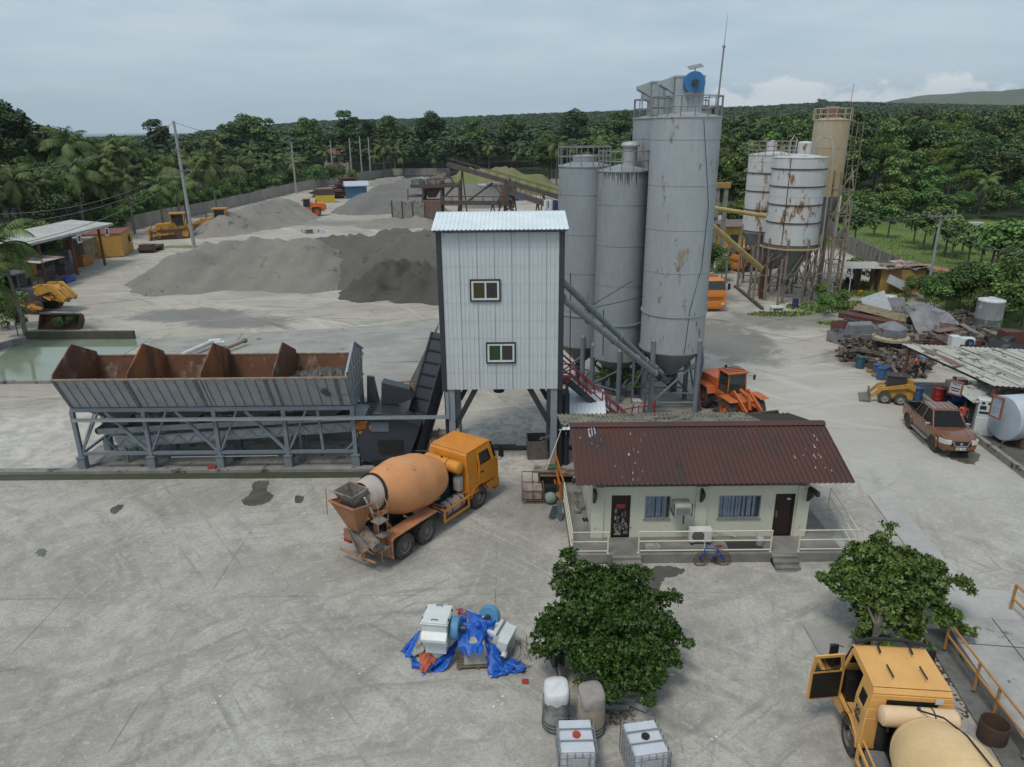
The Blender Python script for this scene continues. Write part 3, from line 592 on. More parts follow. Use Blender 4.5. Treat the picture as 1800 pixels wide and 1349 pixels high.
def silo(name,lab,c,r,z0,z1,zc,mat,legang,ring=None,bands=(),rail=None,group=None,legm=steel,nleg=4,legr=.16,bandm=None):
 t=thing(name,lab,'silo',(c[0],c[1],0),0,group)
 b=MB();prof=[(r,z0)]
 zz_=z0
 while zz_+2.9<z1:zz_+=2.4;prof+=[(r,zz_-.012),(r+.02,zz_-.01),(r+.02,zz_+.01),(r,zz_+.012)]
 prof+=[(r,z1),(r+.05,z1+.01),(r+.05,z1+.06),(r-.05,z1+.08),(.3,z1+.38)];b.lathe(prof,56);b.build('shell',mat,t)
 b=MB();b.lathe([(.22,zc-.35),(.22,zc),(r+.0,z0-.02),(r+.06,z0-.02),(r+.06,z0+.05)],48);b.build('cone',conem,t)
 b=MB();b.lathe([(.32,zc-.4),(.32,zc-.3),(.22,zc-.3),(.22,zc-.1),(.34,zc-.1),(.34,zc)],20);b.build('valve',steel_d,t)
 if ring:b=MB();b.lathe([(r+.0,ring-.05),(r+.06,ring-.05),(r+.06,ring+.05),(r,ring+.05)],56);b.build('ring',mat,t)
 if bands:
  b=MB()
  for z in bands:b.lathe([(r,z-.06),(r+.07,z-.06),(r+.07,z+.06),(r,z+.06)],48)
  b.build('band',bandm or rustd,t)
 pts=[]
 for k in range(nleg):
  a=legang+2*PI*k/nleg;x,y=(r+.02)*math.cos(a),(r+.02)*math.sin(a);pts.append((x,y))
  b=MB();b.cyl((x,y,0),(x,y,z0+.7),legr,n=12);b.bx(x-.28,y-.28,0,x+.28,y+.28,.04);b.cyl((x,y,z0+.7),(x*.97,y*.97,z0+.95),legr,.02,n=12);b.build('leg',legm,t)
 b=MB()
 for k in range(nleg):
  p,q=pts[k],pts[(k+1)%nleg]
  b.cyl((*p,.7),(*q,z0-.5),.07,n=8)
  b.cyl((*p,.75),(*q,.75),.05,n=8);b.cyl((*p,1.2),(*p,1.2),.01,n=4)if 0 else None
 b.build('brace',legm,t)
 return t,pts
def ringpts(r,z,n=14,a0=0,a1=2*PI):return[(r*math.cos(a0+(a1-a0)*k/n),r*math.sin(a0+(a1-a0)*k/n),z)for k in range(n if a1-a0>6.2 else n+1)]
def collector(t,z,x=-.45,y=-.4,body=None,name='dust_filter'):
 body=body or pm('filter_box_paint',(.33,.37,.385),r=.45,c2=(.28,.32,.33))
 b=MB();b.bx(x-.6,y-.85,z,x+.95,y+.75,z+1.85);b.bx(x-.64,y-.88,z+1.78,x+.99,y+.78,z+1.88);b.prism([(x-.62,z+1.0),(x-.62,z+1.85),(x-1.35,z+1.65),(x-1.35,z+1.45)],'y',y-.55,y+.45)
 b.prism([(x-.62,z+.75),(x-.62,z+1.05),(x-1.05,z+1.2),(x-1.05,z+.95)],'y',y-.5,y+.4)
 q=b.build(name,body,t,bev=.01)
 b=MB();b.bx(x-.605,y-.6,z+.25,x-.6,y+.5,z+.28);
 for k in range(4):b.bx(x-.2+k*.3,y-.86,z+.1,x-.19+k*.3,y-.85,z+1.7)
 b.build('seam',steel_d,q);return q
blue=paint('blue_fan_paint',(.02,.13,.30),rust=.05,c2=(.03,.16,.34))
def fan(t,c,r,w,ax=(0,-1,0),mat=blue):
 ax=Vector(ax);c=Vector(c);b=MB();b.lathe([(r*.35,0),(r*.35,.04),(r*.5,.02),(r,.02),(r+.03,.05),(r+.03,w-.05),(r,w),(r*.4,w)],28,c,c+ax,True);f=b.build('fan',mat,t)
 b=MB();b.cyl(c+ax*(w+.0),c+ax*(w+.22),r*.3,n=14);b.build('motor',steel_d,f);return f
tA,pA=silo('cement_silo','tallest front grey silo with rust scuffs, mast and blue fan on top',(9.75,42.65),1.9,3.9,17.0,2.1,silom,R(45),ring=6.2,group='grey cement silos')
b=MB();railing(b,ringpts(1.9,17.05,16));b.build('railing',galv,tA)
b=MB();b.cyl((.9,-.6,17.1),(.9,-.6,17.55),.3,n=16);b.cyl((.9,-.6,17.45),(.9,-.6,17.5),.36,n=16);b.tube([(1.2,.2,17.1),(1.2,.2,17.9),(.5,.2,17.95)],.04);b.build('hatch',galv,tA)
cA=collector(tA,17.25,-.25,.1);fan(tA,(.1,-.7,18.75),.55,.28)
b=MB();b.bx(-.35,-1.0,18.2,.5,-.75,18.28);b.beam((-.3,-1.,17.95),(.0,-.95,18.25),.04);b.build('bracket',galv,tA)
b=MB();b.tube([(.35,.2,19.1),(.35,.2,19.55)],.03);b.box((.35,.2,19.62),(.75,.55,.03),(R(20),R(-12),0));b.build('solar_panel',galv,tA)
b=MB();b.tube([(1.72,.3,17.0),(1.8,.3,19.4),(1.84,.3,20.6)],.05,8);b.cyl((1.84,.3,20.55),(1.84,.3,20.65),.09,n=8);b.tube([(1.84,.3,20.6),(1.9,.3,22.2)],[.02,.008],6);b.build('lightning_mast',galv,tA)
b=MB();b.tube([(.5,-1.86,16.9),(.85,-1.73,14.6),(1.2,-1.5,12.4),(1.05,-1.61,9.),(.5,-1.86,6.6),(.35,-1.9,4.)],.014,5);b.build('cable',black,tA)
tB,pB=silo('cement_silo','tall grey silo mostly hidden behind the tallest front silo',(9.4,46.7),1.9,3.9,17.0,2.1,silod,R(45),ring=6.2,group='grey cement silos')
b=MB();railing(b,ringpts(1.9,17.05,14));b.build('railing',galv,tB);collector(tB,17.2,-.45,-.2)
tC,pC=silo('cement_silo','shorter grey silo beside the tallest one with grimy rim and a filter drum on top',(6.75,44.95),1.5,2.65,14.1,1.3,silod,R(-90),ring=5.0,group='grey cement silos')
b=MB();b.lathe([(1.53,13.2),(1.515,13.9),(1.56,14.1),(1.56,14.17)],48,close=False)
b=MB();railing(b,ringpts(1.5,14.15,14),1.1);b.build('railing',galv,tC)
b=MB();b.lathe([(.42,14.3),(.42,15.5),(.55,15.5),(.55,15.58),(.45,15.72),(0.05,15.78)],20,(.35,0,0),(.35,0,1));b.build('filter_drum',pm('stained_white',(.42,.43,.42),c2=(.22,.22,.21),ns=2.5,st=2,nt_=.8),tC)
# grime streaks below the rim of C as thin scabs
st_=MB()
for k in range(26):
 a=R(-150+k*4.6+rnd.uniform(-2,2));l=rnd.uniform(.15,.9);w_=R(rnd.uniform(.8,2.6));rr=1.508
 st_.add([(rr*math.cos(a-w_),rr*math.sin(a-w_),14.05),(rr*math.cos(a+w_),rr*math.sin(a+w_),14.05),(rr*math.cos(a+w_*.3),rr*math.sin(a+w_*.3),14.05-l),(rr*math.cos(a-w_*.2),rr*math.sin(a-w_*.2),14.05-l*.8)],[(0,3,2,1)])
st_.build('grime',pm('black_grime',(.05,.048,.042),r=.9,c2=(.10,.10,.10),ns=6,nt_=1),tC)
tD,pD=silo('cement_silo','leftmost grey silo next to the white tower with a plain round hatch on top',(4.6,46.75),1.6,3.1,14.3,1.6,silod,R(-90),ring=5.2,group='grey cement silos')
b=MB();railing(b,ringpts(1.6,14.35,14),1.1);b.build('railing',galv,tD)
b=MB();b.lathe([(.75,14.5),(.75,14.95),(.1,15.0)],24);b.build('hatch',silod,tD)
# dusters: more legs and cross pipes near silo feet
b=MB()
for x,y in((8.1,41.6),(7.6,43.2),(11.6,43.6),(10.5,45.2),(8.6,44.6)):b.beam((x,y,0),(x,y,3.4),.13)
b.beam((8.1,41.6,2.2),(11.6,43.6,2.2),.1);b.beam((7.6,43.2,1.),(8.1,41.6,3.2),.08);b.beam((8.1,41.6,.4),(11.2,41.4,.4),.07);b.beam((8.1,41.6,1.3),(11.2,41.4,1.3),.05)
b.tube([(11.35,41.8,4.2),(11.5,41.7,3.2),(11.3,41.6,2.0),(11.45,41.7,.6),(11.6,41.8,.1)],.09,8)
tag(b.build('pipe_supports',steel),'tangle of grey pipe supports around the feet of the front silo','frame')
# white tank dish + machinery between the silos
t=thing('water_tank','low round white tank with ringed lid beneath the silos','tank',(5.0,41.3,0));b=MB();b.lathe([(1.15,0),(1.15,.55),(1.22,.6),(1.0,.85),(.95,.8),(.6,.92),(.55,.86),(.05,.95)],40);b.build('tank_body',pm('pale_tank',(.5,.52,.52),c2=(.4,.42,.42)),t);b=MB();b.lathe([(.85,.89),(.85,.93),(.75,.93),(.75,.89)],36);b.lathe([(.45,.9),(.45,.97),(.35,.97)],30);b.build('lid_ring',steel,t)
b=MB();b.bx(7.2,40.3,0,7.6,40.7,1.2);b.bx(7.15,40.25,1.2,7.65,40.75,1.25);tag(b.build('electric_cabinet',whitep,bev=.01),'small white electric cabinet among the red railings','cabinet')
# screw conveyors from silos to tower
for(a,c,nm)in(((2.3,35.6,9.6),(9.6,42.4,1.7),'upper darker grey screw conveyor tube from the tower down to the silos'),((2.35,34.4,8.9),(8.6,41.2,2.6),'front pale grey screw conveyor tube slanting from the tower to the silos')):
 t=thing('screw_conveyor',nm,'conveyor',a,0,'screw conveyors');A_,B_=Vector(),Vector(c)-Vector(a)
 b=MB();b.cyl(A_,B_,.17,n=20);b.build('tube',steel if 'upper' in nm else pm('dull_zinc',(.24,.265,.28),r=.5),t)
 for k in(.02,.26,.51,.76,.98):p=A_.lerp(B_,k);b=MB();b.cyl(p-(B_-A_).normalized()*.05,p+(B_-A_).normalized()*.05,.23,n=20);b.build('flange',steel,t)
 b=MB();b.cyl(B_,B_+(B_-A_).normalized()*.55,.2,n=16);b.build('motor',steel_d,t)
b=MB();q0=Vector((4.4,36.9,7.6));b.tube([up(1034,541,37.5),up(1112,494,42)],.02,5);b.tube([up(1028,545,37),up(1132,522,41)],.02,5);b.tube([up(1003,480,44.5),up(1002,640,44.7)],.03,5);b.tube([up(1061,545,43.2),up(1060,625,43.3)],.03,5)
tag(b.build('tie_rod',black),'thin dark tie rods holding the screw conveyors to the silos','rod')
# red stair on the tower's right
redp=paint('red_railing_paint',(.28,.018,.03),rust=.05)
t=thing('steel_stair','steep dark stair with red handrails descending from the tower to the silos','stair',(2.55,36.2,0))
pt,pb=Vector((.5,0,3.9)),Vector((4.15,1.2,.3));b=MB()
sd_=Vector((-.35,.75,0)).normalized()*.8
for s in(Vector(),sd_):b.beam(pt+s,pb+s,.08,.28);b.beam(Vector((-.1,0,3.9))+s,pt+s,.08,.22)
b.build('stringer',steel_d,t,smooth=False)
b=MB()
for k in range(20):c=pt.lerp(pb,(k+.5)/20);b.beam(c,c+sd_,.22,.04)
b.build('tread',steel_d,t,smooth=False);b=MB();b.bx(-.1,0,3.94,.5,.9,3.99);b.bx(-.1,-.05,3.9,.5,0,4.14);b.build('landing',redp,t,smooth=False)
b=MB()
for s in(Vector(),sd_):
 for h in(1.0,.5):b.tube([Vector((-.1,0,3.9+h))+s*1,pt+s+Vector((0,0,h)),pb+s+Vector((0,0,h))],.042,6)
 for k in range(5):c=pt.lerp(pb,k/4)+s;b.tube([c,c+Vector((0,0,1.0))],.04,6)
 b.tube([Vector((-.05,0,3.9))+s,Vector((-.05,0,4.9))+s],.028,6)
b.build('handrail',redp,t)
b=MB();pts=[(7.0-2.55+k*.75,3.6,.0)for k in range(5)];railing(b,[(6.3,39.2,0),(7.0,39.6,0),(7.7,39.8,0),(8.4,40.2,0),(8.6,40.9,0)],1.1,r=.035);b.tube([(6.8,39.5,0),(7.1,39.6,1.3)],.03,6);b.tube([(7.4,39.7,0),(7.4,39.7,1.2),(7.7,39.9,1.3)],.03,6)
tag(b.build('guard_railing',redp),'red pipe railing at the foot of the silos behind the office roof','railing')
# lean-to roof right of tower and control column
t=thing('lean_to','pale corrugated lean-to roof beneath the red stair','roof',(0,0,0));b=MB();v0=Vector((2.35,34.0,2.1));b.corr(v0,(1,.05,0),(.25,3.9,.75),2.5,3.9,.2,.03,.015,True);b.build('roof_sheet',roofp,t);b=MB()
for x,y in((2.5,34.4),(5.0,34.6),(3.2,37.8),(5.9,38)):b.beam((x,y,0),(x,y,2.0 if y<36 else 2.7),.1)
b.build('post',steel,t)
b=MB();b.beam((2.75,34.3,0),(2.75,34.3,4.6),.14);b.beam((2.35,34.1,0),(2.35,34.1,4.5),.3,.06);b.bx(2.3,34.35,0,2.9,35.2,3.9)
tag(b.build('ladder_shaft',steel_d,smooth=False),'narrow dark shaft and column by the right leg of the tower','column')
# steel box with cloth, pumps
v=at(944,808);t=thing('open_steel_box','open topped brownish steel box standing by the right leg of the tower','box',(v.x,v.y+.55,0),R(2));b=MB();b.ring([(-.52,-.6),(.52,-.6),(.52,.6),(-.52,.6)],[(-.48,-.56),(.48,-.56),(.48,.56),(-.48,.56)],'z',0,1.05);b.bx(-.5,-.58,0,.5,.58,.1);b.build('box_body',pm('dull_brown_steel',(.14,.12,.105),c2=(.10,.085,.07),rust=.2,r=.7),t)
def cloth(pts,name,mat,lab,cat,seed=0,amp=.05,n=14,parent=None,thick=.012):
 "draped sheet over a four-cornered patch with folds"
 r_=random.Random(seed);P=[Vector(p)for p in pts];vs=[];ph=[r_.uniform(0,6)for _ in range(6)];fq=[r_.uniform(.6,2.2)for _ in range(6)]
 for j in range(n+1):
  for i in range(n+1):
   u_,v_=i/n,j/n;e=.06*math.sin(9*u_+ph[0])*(v_>.9)
   p=P[0]*(1-u_)*(1-v_)+P[1]*u_*(1-v_)+P[2]*u_*v_+P[3]*(1-u_)*v_
   z=1.5*sum(math.sin((9*fq[k]*u_+5*fq[(k+2)%6]*v_*(1 if k%2 else-1))+ph[k])for k in range(6))/6
   vs.append(p+Vector((amp*z*.6,-amp*abs(z)*1.2,amp*z))+Vector((r_.uniform(-1,1),r_.uniform(-1,1),r_.uniform(-1,1)))*amp*.06)
 fs=[(j*(n+1)+i,j*(n+1)+i+1,(j+1)*(n+1)+i+1,(j+1)*(n+1)+i)for j in range(n)for i in range(n)]
 b=MB();b.add(vs,fs);o=b.build(name,mat,parent,ang=60);s_=o.modifiers.new('s','SOLIDIFY');s_.thickness=thick
 if lab:tag(o,lab,cat)
 return o
stripe=pm('blue_white_cloth',(.25,.28,.36),c2=(.04,.05,.12),ns=7,nt_=.15,r=.9)
cloth([(v.x+.1,v.y+.6,1.0),(v.x+.7,v.y+.55,1.2),(v.x+.85,v.y+.3,.35),(v.x+.45,v.y+.2,.45)],'striped_cloth',stripe,'bundle of blue and white striped cloth hanging over the steel box','cloth',5,.13)
t=thing('water_pump','pair of blue pump cylinders behind the orange truck cab','pump',(-4.1,34.0,0));b=MB()
for k in(0,.75):b.lathe([(.18,0),(.2,.1),(.2,.8),(.15,.9),(.06,.95)],16,(k,0,.5),(k,0,1.5))
b.build('cylinder',pm('deep_blue',(.02,.06,.12),r=.4),t);b=MB();b.tube([(0,0,1.4),(0,0,1.7),(.75,0,1.7),(.75,0,1.4)],.05);b.tube([(-1.2,.3,.9),(0,0,1.0),(1.2,.2,.9)],.05);b.bx(-.3,-.3,.0,1.05,.3,.5);b.build('pipework',steel_d,t)
b=MB();b.cyl((-5.2,36.2,.9),(-2.9,36.6,.9),.25,n=16);b.cyl((-4.0,36.4,.9),(-3.9,36.42,.9),.33,n=16);tag(b.build('water_pipe',pm('pale_rusty_pipe',(.3,.29,.27),c2=(.2,.13,.08),ns=2,nt_=.9)),'fat pale flanged pipe behind the left legs of the tower','pipe')
# ================================================================ office building
PZ=.42
wallm=pm('cream_wall',(.61,.61,.49),r=.8,c2=(.54,.545,.44),ns=.9,nt_=.8,rust=.10,rc=(.30,.31,.24),rs=2.)
wv0,wv1=at(1040,945,PZ),at(1412,942,PZ);OX0,OX1,OY=wv0.x,wv1.x,wv0.y
rdg=3.9
t=thing('office_building','small cream office with a dark red corrugated gable roof','building',((OX0+OX1)/2,OY,0))
hx=(OX1-OX0)/2;D_=5.2
wl=2.75
doors=[(at(1073,946,PZ).x-t.location.x,at(1106,946,PZ).x-t.location.x),(at(1356,943,PZ).x-t.location.x,at(1390,943,PZ).x-t.location.x)]
wins=[(up(1133,900,OY).x-t.location.x,up(1178,900,OY).x-t.location.x,up(1150,912,OY).z,up(1150,872,OY).z),(up(1262,900,OY).x-t.location.x,up(1336,900,OY).x-t.location.x,up(1300,911,OY).z,up(1300,871,OY).z)]
dz=up(1090,871,OY).z
b=MB();holes=[(a,c,PZ,dz)for a,c in doors]+[w_ for w_ in wins];holes.sort();x=-hx
for a,c,z0,z1 in holes:
 b.bx(x,0,0,a,.14,wl)
 b.bx(a,0,z1,c,.14,wl);b.bx(a,0,0,c,.14,z0);x=c
b.bx(x,0,0,hx,.14,wl)
b.bx(-hx,.14,0,-hx+.14,D_,wl);b.bx(hx-.14,.14,0,hx,D_,wl);b.bx(-hx,D_-.14,0,hx,D_,wl)
for x in(-hx,hx-.14):b.prism([(0,wl),(D_,wl),(D_/2,rdg)],'x',x,x+.14)
b.build('wall',wallm,t,smooth=False)
for x in(-hx-.05,-.2,hx-.45):b=MB();b.bx(x,-.07,PZ,x+.5,.0,wl);b.build('pilaster',wallm,t,smooth=False,bev=.01)
b=MB()
for x in(-hx+.0,-.05,hx-.1):b.prism([(-.07,wl-.05),(-.5,wl-.1),(-.5,wl-.25),(-.07,wl-.7)],'x',x,x+.1)
b.beam((-hx+.05,-.07,wl-.12),(-hx+.05,-.55,wl-.12),.12,.2);b.beam((hx-.0,-.07,wl-.12),(hx+.12,-.62,wl-.12),.12,.2);b.build('bracket',pm('dark_timber',(.05,.04,.035),r=.8),t,smooth=False)
# roof planes
roofm=pm('dark_red_roof',(.080,.032,.027),r=.85,c2=(.052,.032,.027),ns=.55,nt_=.5,st=1.2,rust=.22,rc=(.045,.045,.037),rs=.7,isl=.0)
roofb=pm('mossy_pale_roof',(.30,.29,.22),r=.85,c2=(.09,.09,.075),ns=1.2,nt_=.8,rust=.3,rc=(.05,.05,.045),rs=1.8)
roofb2=pm('dark_grey_roof',(.06,.052,.05),r=.85,c2=(.04,.04,.04))
eL,eR=up(1025,854,OY-.85),up(1505,849,OY-.85);rL,rR=up(990,748,OY+2.6),up(1447,743,OY+2.6)
cxo=t.location.x
ez_=(eL.z+eR.z)/2;rzz=(rL.z+rR.z)/2;xl,xr=(eL.x+rL.x)/2-cxo,(eR.x+rR.x)/2-cxo
run,rise=3.45,rzz-ez_
ang_=math.atan2(rise,run)
b=MB();b.corr((xl,-.85,ez_),(1,0,0),(0,run,rise),xr-xl,math.hypot(run,rise),.21,.05,.012,True);b.build('roof',roofm,t,ang=20)
sp_=xr-2.4
b=MB();b.corr((sp_,2.6+3.4,rzz-.85),(-1,0,0),(0,-3.4,.85),sp_-xl-.0+.35,math.hypot(3.4,.85),.21,.05,.012,True);b.build('rear_roof',roofb,t,ang=20)
b=MB();b.corr((xr-.25,2.6+3.0,rzz-.76),(-1,0,0),(0,-3.0,.76),xr-.25-sp_-.005,math.hypot(3.0,.76),.21,.05,.012,True);b.build('rear_roof',roofb2,t,ang=20,label='dark right end of the rear roof')
b=MB();b.add([(xl-.02,2.35,rzz+.0),(xr+.02,2.35,rzz+.0),(xr+.02,2.6,rzz+.1),(xl-.02,2.6,rzz+.1),(xl-.02,2.85,rzz+.02),(xr+.02,2.85,rzz+.02)],[(0,1,2,3),(3,2,5,4)]);b.build('ridge_cap',roofm,t,smooth=False)
# flakes of old paint on the roof
b=MB();r_=random.Random(11);sl_=rise/run
def flake(x,y,w_,l,h=.056):z=ez_+(y+.85)*sl_+h;b.add([(x-w_/2,y,z),(x+w_/2,y+r_.uniform(-.03,.03),z),(x+w_/2*r_.uniform(.2,1),y+l,z+l*sl_),(x-w_/2*r_.uniform(.2,1),y+l*r_.uniform(.6,1),z+l*sl_*.85)],[(0,1,2,3)])
for k in range(44):
 cx,cy=r_.choice([(xl+.9,1.7),(xl+2.4,1.2),(xl+2.2,-.3),(xr-1.6,1.2),(xr-1.0,.4)]);x=cx+r_.gauss(0,.42);y=min(2.2,max(-.7,cy+r_.gauss(0,.55)));gx=round((x-xl)/.21)*.21+xl+.0
 b.bx if 0 else flake(gx-.035 if k%3 else gx+.0,y,r_.uniform(.012,.05),r_.uniform(.05,.22))
b.build('peeled_paint',pm('pale_flakes',(.42,.40,.38),r=.8),t,smooth=False)
b=MB()
for k in range(9):flake(xl+.78+(k%3)*.13,1.75+r_.uniform(0,.35),.05,.38)
b.build('peeled_paint',pm('pale_blue_flakes',(.30,.38,.48),r=.8),t,smooth=False)
dm=pm('dark_brown_door',(.028,.014,.011),r=.4,c2=(.02,.011,.009));dmw=pm('dark_brown_door_worn',(.028,.014,.011),r=.5,rust=.42,rc=(.25,.23,.21),rs=3.,st=2)
for k,(a,c)in enumerate(doors):
 d=MB();d.bx(a,.05,PZ,c,.09,dz);d=d.build('door',dm,t,smooth=False,label=('left door with peeling paint and a small red sign','right door in dark brown')[k]);q=MB();q.ring([(a,PZ),(c,PZ),(c,dz),(a,dz)],[(a+.07,PZ+.0),(c-.07,PZ+.0),(c-.07,dz-.07),(a+.07,dz-.07)],'y',-.01,.05);q.build('door_frame',dm,d,smooth=False)
 if k==0:
  q=MB();rr_=random.Random(3)
  for j in range(46):
   px_=a+.12+rr_.random()*(c-a-.24);pz_=PZ+.1+abs(rr_.gauss(0,.55));q.bx(px_,.044,pz_,px_+rr_.uniform(.015,.09),.05,pz_+rr_.uniform(.02,.2))if pz_<dz-.5 else 0
  q.bx(a+.15,.044,PZ+.08,a+.42,.05,PZ+.42);q.build('peeled_patch',pm('pale_bare_wood',(.33,.31,.29),r=.9,c2=(.2,.19,.18),ns=9),d,smooth=False)
  q=MB();q.bx((a+c)/2-.17,.035,dz-.62,(a+c)/2+.17,.05,dz-.42);q=q.build('sign',pm('red_sign',(.35,.05,.04)),d,smooth=False)
 else:
  q=MB();q.cyl((a+.13,.05,PZ+.98),(a+.13,-.03,PZ+.98),.03,n=10);q.bx(a+.09,.035,PZ+.86,a+.15,.05,PZ+1.14);q.build('door_handle',pm('brass',(.5,.33,.12),r=.4,met=.8),d);q=MB();q.bx(c-.3,.04,dz-.3,c-.16,.05,dz-.22);q.build('sticker',whitep,d)
alum=pm('aluminium_frame',(.35,.35,.34),r=.4,met=.3);curt=pm('blue_grey_curtain',(.27,.34,.45),r=.8,c2=(.20,.26,.36),ns=3)
wgl=pm('window_glass',(.03,.035,.04),r=.05,spec=.8)
for k,(a,c,z0,z1)in enumerate(wins):
 f=MB();f.ring([(a,z0),(c,z0),(c,z1),(a,z1)],[(a+.05,z0+.05),(c-.05,z0+.05),(c-.05,z1-.05),(a+.05,z1-.05)],'y',.0,.08);m_=(a+c)/2 if k else a+(c-a)*.78;f.bx(m_-.025,.01,z0+.05,m_+.025,.06,z1-.05);f.bx(a-.04,-.05,z0-.06,c+.04,.0,z0);f=f.build('window',alum,t,smooth=False)
 g=MB();g.bx(a+.05,.1,z0+.05,c-.05,.105,z1-.05);g.build('pane',wgl,f)
 g=MB();x=a+.06;rr_=random.Random(k+2)
 while x<c-.15:
  w_=rr_.uniform(.09,.24);
  if rr_.random()>(.15 if k else .3):
   n_=5
   for j in range(n_):g.bx(x+j*w_/n_,.075+.01*(j%2),z0+.07,x+(j+.8)*w_/n_,.098,z1-.07)
  x+=w_+rr_.uniform(.01,.09)
 g.build('curtain',curt,f,smooth=False)
# platform with steps
pm_=pm('stained_platform',(.25,.245,.225),r=.9,c2=(.10,.10,.09),ns=.9,nt_=.9,bump=.25,world=True);pf=MB()
P0,P1=at(1003,980,0),at(1445,992,0);px0,px1,py=P0.x,at(1480,985,0).x,at(1200,990,0).y;pf.bx(px0,py,0,px1,OY,PZ);pf.bx(px0,OY,0,OX0,OY+5.5,PZ);pf.bx(OX1,OY,0,px1,OY+3.2,PZ)
struct(pf.build('pavement',pm_,smooth=False,bev=.015))
for k,(a,c)in enumerate(((1076,1126),(1358,1402))):
 a_,c_=at(a,975,PZ).x,at(c,975,PZ).x;s=MB()
 for j in range(3):s.bx(a_,py-.62+j*.22,.003,c_,py+.02,.13*(j+1))
 tag(s.build('steps',pm('step_concrete',(.24,.235,.22),r=.9,c2=(.13,.13,.12),ns=1.2),smooth=False,bev=.01),'three concrete steps up to the %s door of the office'%('left','right')[k],'steps','office steps')
rw=pm('ivory_rail',(.62,.60,.50),r=.5,c2=(.55,.53,.43));
def rail2(pts,lab,name='railing',mat=None,h=.95,levels=(1.,.55,.1),r=.028,npost=None,grp=None,z=0,cat='railing'):
 t_=thing(name,lab,cat,(*pts[0][:2],z),0,grp);o=Vector((*pts[0][:2],0));P=[Vector(p)-Vector((0,0,z))for p in pts];P=[Vector((p[0]-o.x,p[1]-o.y,p.z))for p in P]
 b=MB()
 for l in levels:b.tube([p+Vector((0,0,h*l))for p in P],r,6)
 b.build('rail',mat or rw,t_)
 for i in range(len(P)-1):
  n_=max(1,round((P[i+1]-P[i]).length/(npost or 2.2)))
  for k in range(n_+(1 if i==len(P)-2 else 0)):
   c=P[i].lerp(P[i+1],k/n_);b=MB();b.cyl(c,c+Vector((0,0,h+.02)),r*1.15,n=8);b.bx(c.x-.05,c.y-.05,c.z,c.x+.05,c.y+.05,c.z+.012);b.build('post',mat or rw,t_)
 return t_
yr=py+.12;ga=at(1004,975,PZ).x+.05
rail2([(ga-.02,yr+4.3,PZ),(ga,yr,PZ),(at(1069,975,PZ).x,yr,PZ)],'cream pipe railing at the left corner of the office platform',z=PZ,npost=4.2,grp='cream railings round the office')
rail2([(at(1123,975,PZ).x,yr,PZ),(at(1357,975,PZ).x,yr,PZ)],'cream pipe railing in front of the office between its two flights of steps',z=PZ,grp='cream railings round the office')
rail2([(at(1407,975,PZ).x,yr,PZ),(at(1484,940,PZ).x-.1,yr,PZ),(at(1445,885,PZ).x+.15,yr+3.6,PZ)],'cream pipe railing at the right end of the office platform',z=PZ,npost=3.,grp='cream railings round the office')
b=MB();orp=paint('orange_rail_paint',(.48,.16,.02),rust=.1)
for k in range(3):b.tube([(ga-.05-.1*k,yr+4.4,PZ+.95-.4*k),(ga-.25-.1*k,yr+7.6,PZ+.95-.35*k)],.045,6)
for y in(yr+4.4,yr+6,yr+7.6):b.cyl((ga-.2,y,0),(ga-.2,y,PZ+.95),.04,n=8)
tag(b.build('orange_railing',orp),'orange pipe railing continuing back from the cream one on the left of the office','railing')
# air conditioners
acw=pm('dirty_white_casing',(.42,.42,.38),r=.6,c2=(.33,.33,.30),ns=3)
v=up(1195,885,OY);t=thing('window_air_conditioner','boxy cream air conditioner sticking out beside the left office window','air conditioner',(v.x,OY,v.z));b=MB();b.bx(-.33,-.62,-.22,.33,.0,.22);b.build('casing',acw,t,bev=.015)
b=MB();b.bx(-.28,-.635,-.17,.28,-.62,.12);b.build('grille',pm('grey_grille',(.14,.14,.13),r=.7,c2=(.2,.2,.19),ns=30),t);b=MB();b.beam((-.36,-.6,.3),(-.36,-.6,-.2),.03);b.beam((.36,-.6,.3),(.36,-.6,-.2),.03);b.beam((-.36,-.6,-.24),(-.36,0,-.24),.04);b.beam((.36,-.6,-.24),(.36,0,-.24),.04);b.beam((.2,-.02,-.3),(.2,-.02,-.95),.04);b.build('bracket',steel_d,t)
v=at(1233,962,PZ);t=thing('outdoor_condenser','white outdoor condenser unit with round fan standing on the office platform','air conditioner',(v.x,v.y+.35,PZ));b=MB();b.bx(-.45,-.17,.1,.45,.17,.68);b.build('casing',whitep,t,bev=.02);b=MB();b.lathe([(.25,0),(.25,.02),(.03,.03)],24,(-.12,-.175,.4),(-.12,-1,.4));b.build('fan_grille',pm('dark_fan',(.06,.06,.06),c2=(.14,.14,.14),ns=25),t);b=MB();b.bx(-.4,-.2,0,-.3,.2,.1);b.bx(.3,-.2,0,.4,.2,.1);b.build('foot',steel_d,t)
b=MB();b.tube([(v.x-.05,OY-.03,PZ+.6),(v.x,OY-.03,2.0),(v.x+.03,OY-.03,wl)],.022,6);b.tube([(v.x+.4,OY-.1,PZ+.5),(v.x+1.6,OY-.15,PZ+.05)],.02,6);tag(b.build('drain_pipe',whitep),'thin white pipe running up the office wall behind the condenser','pipe')
v=at(1147,965,PZ);b=MB();b.bx(-.3,-.12,0,.3,.12,.14);b.bx(-.24,-.1,.14,.05,.1,.2);b.cyl((.15,0,.14),(.15,0,.24),.06,n=10);tag(b.build('shoe_rack',acw,loc=(v.x,v.y,PZ),bev=.01),'low grey rack of shoes behind the front railing','rack')
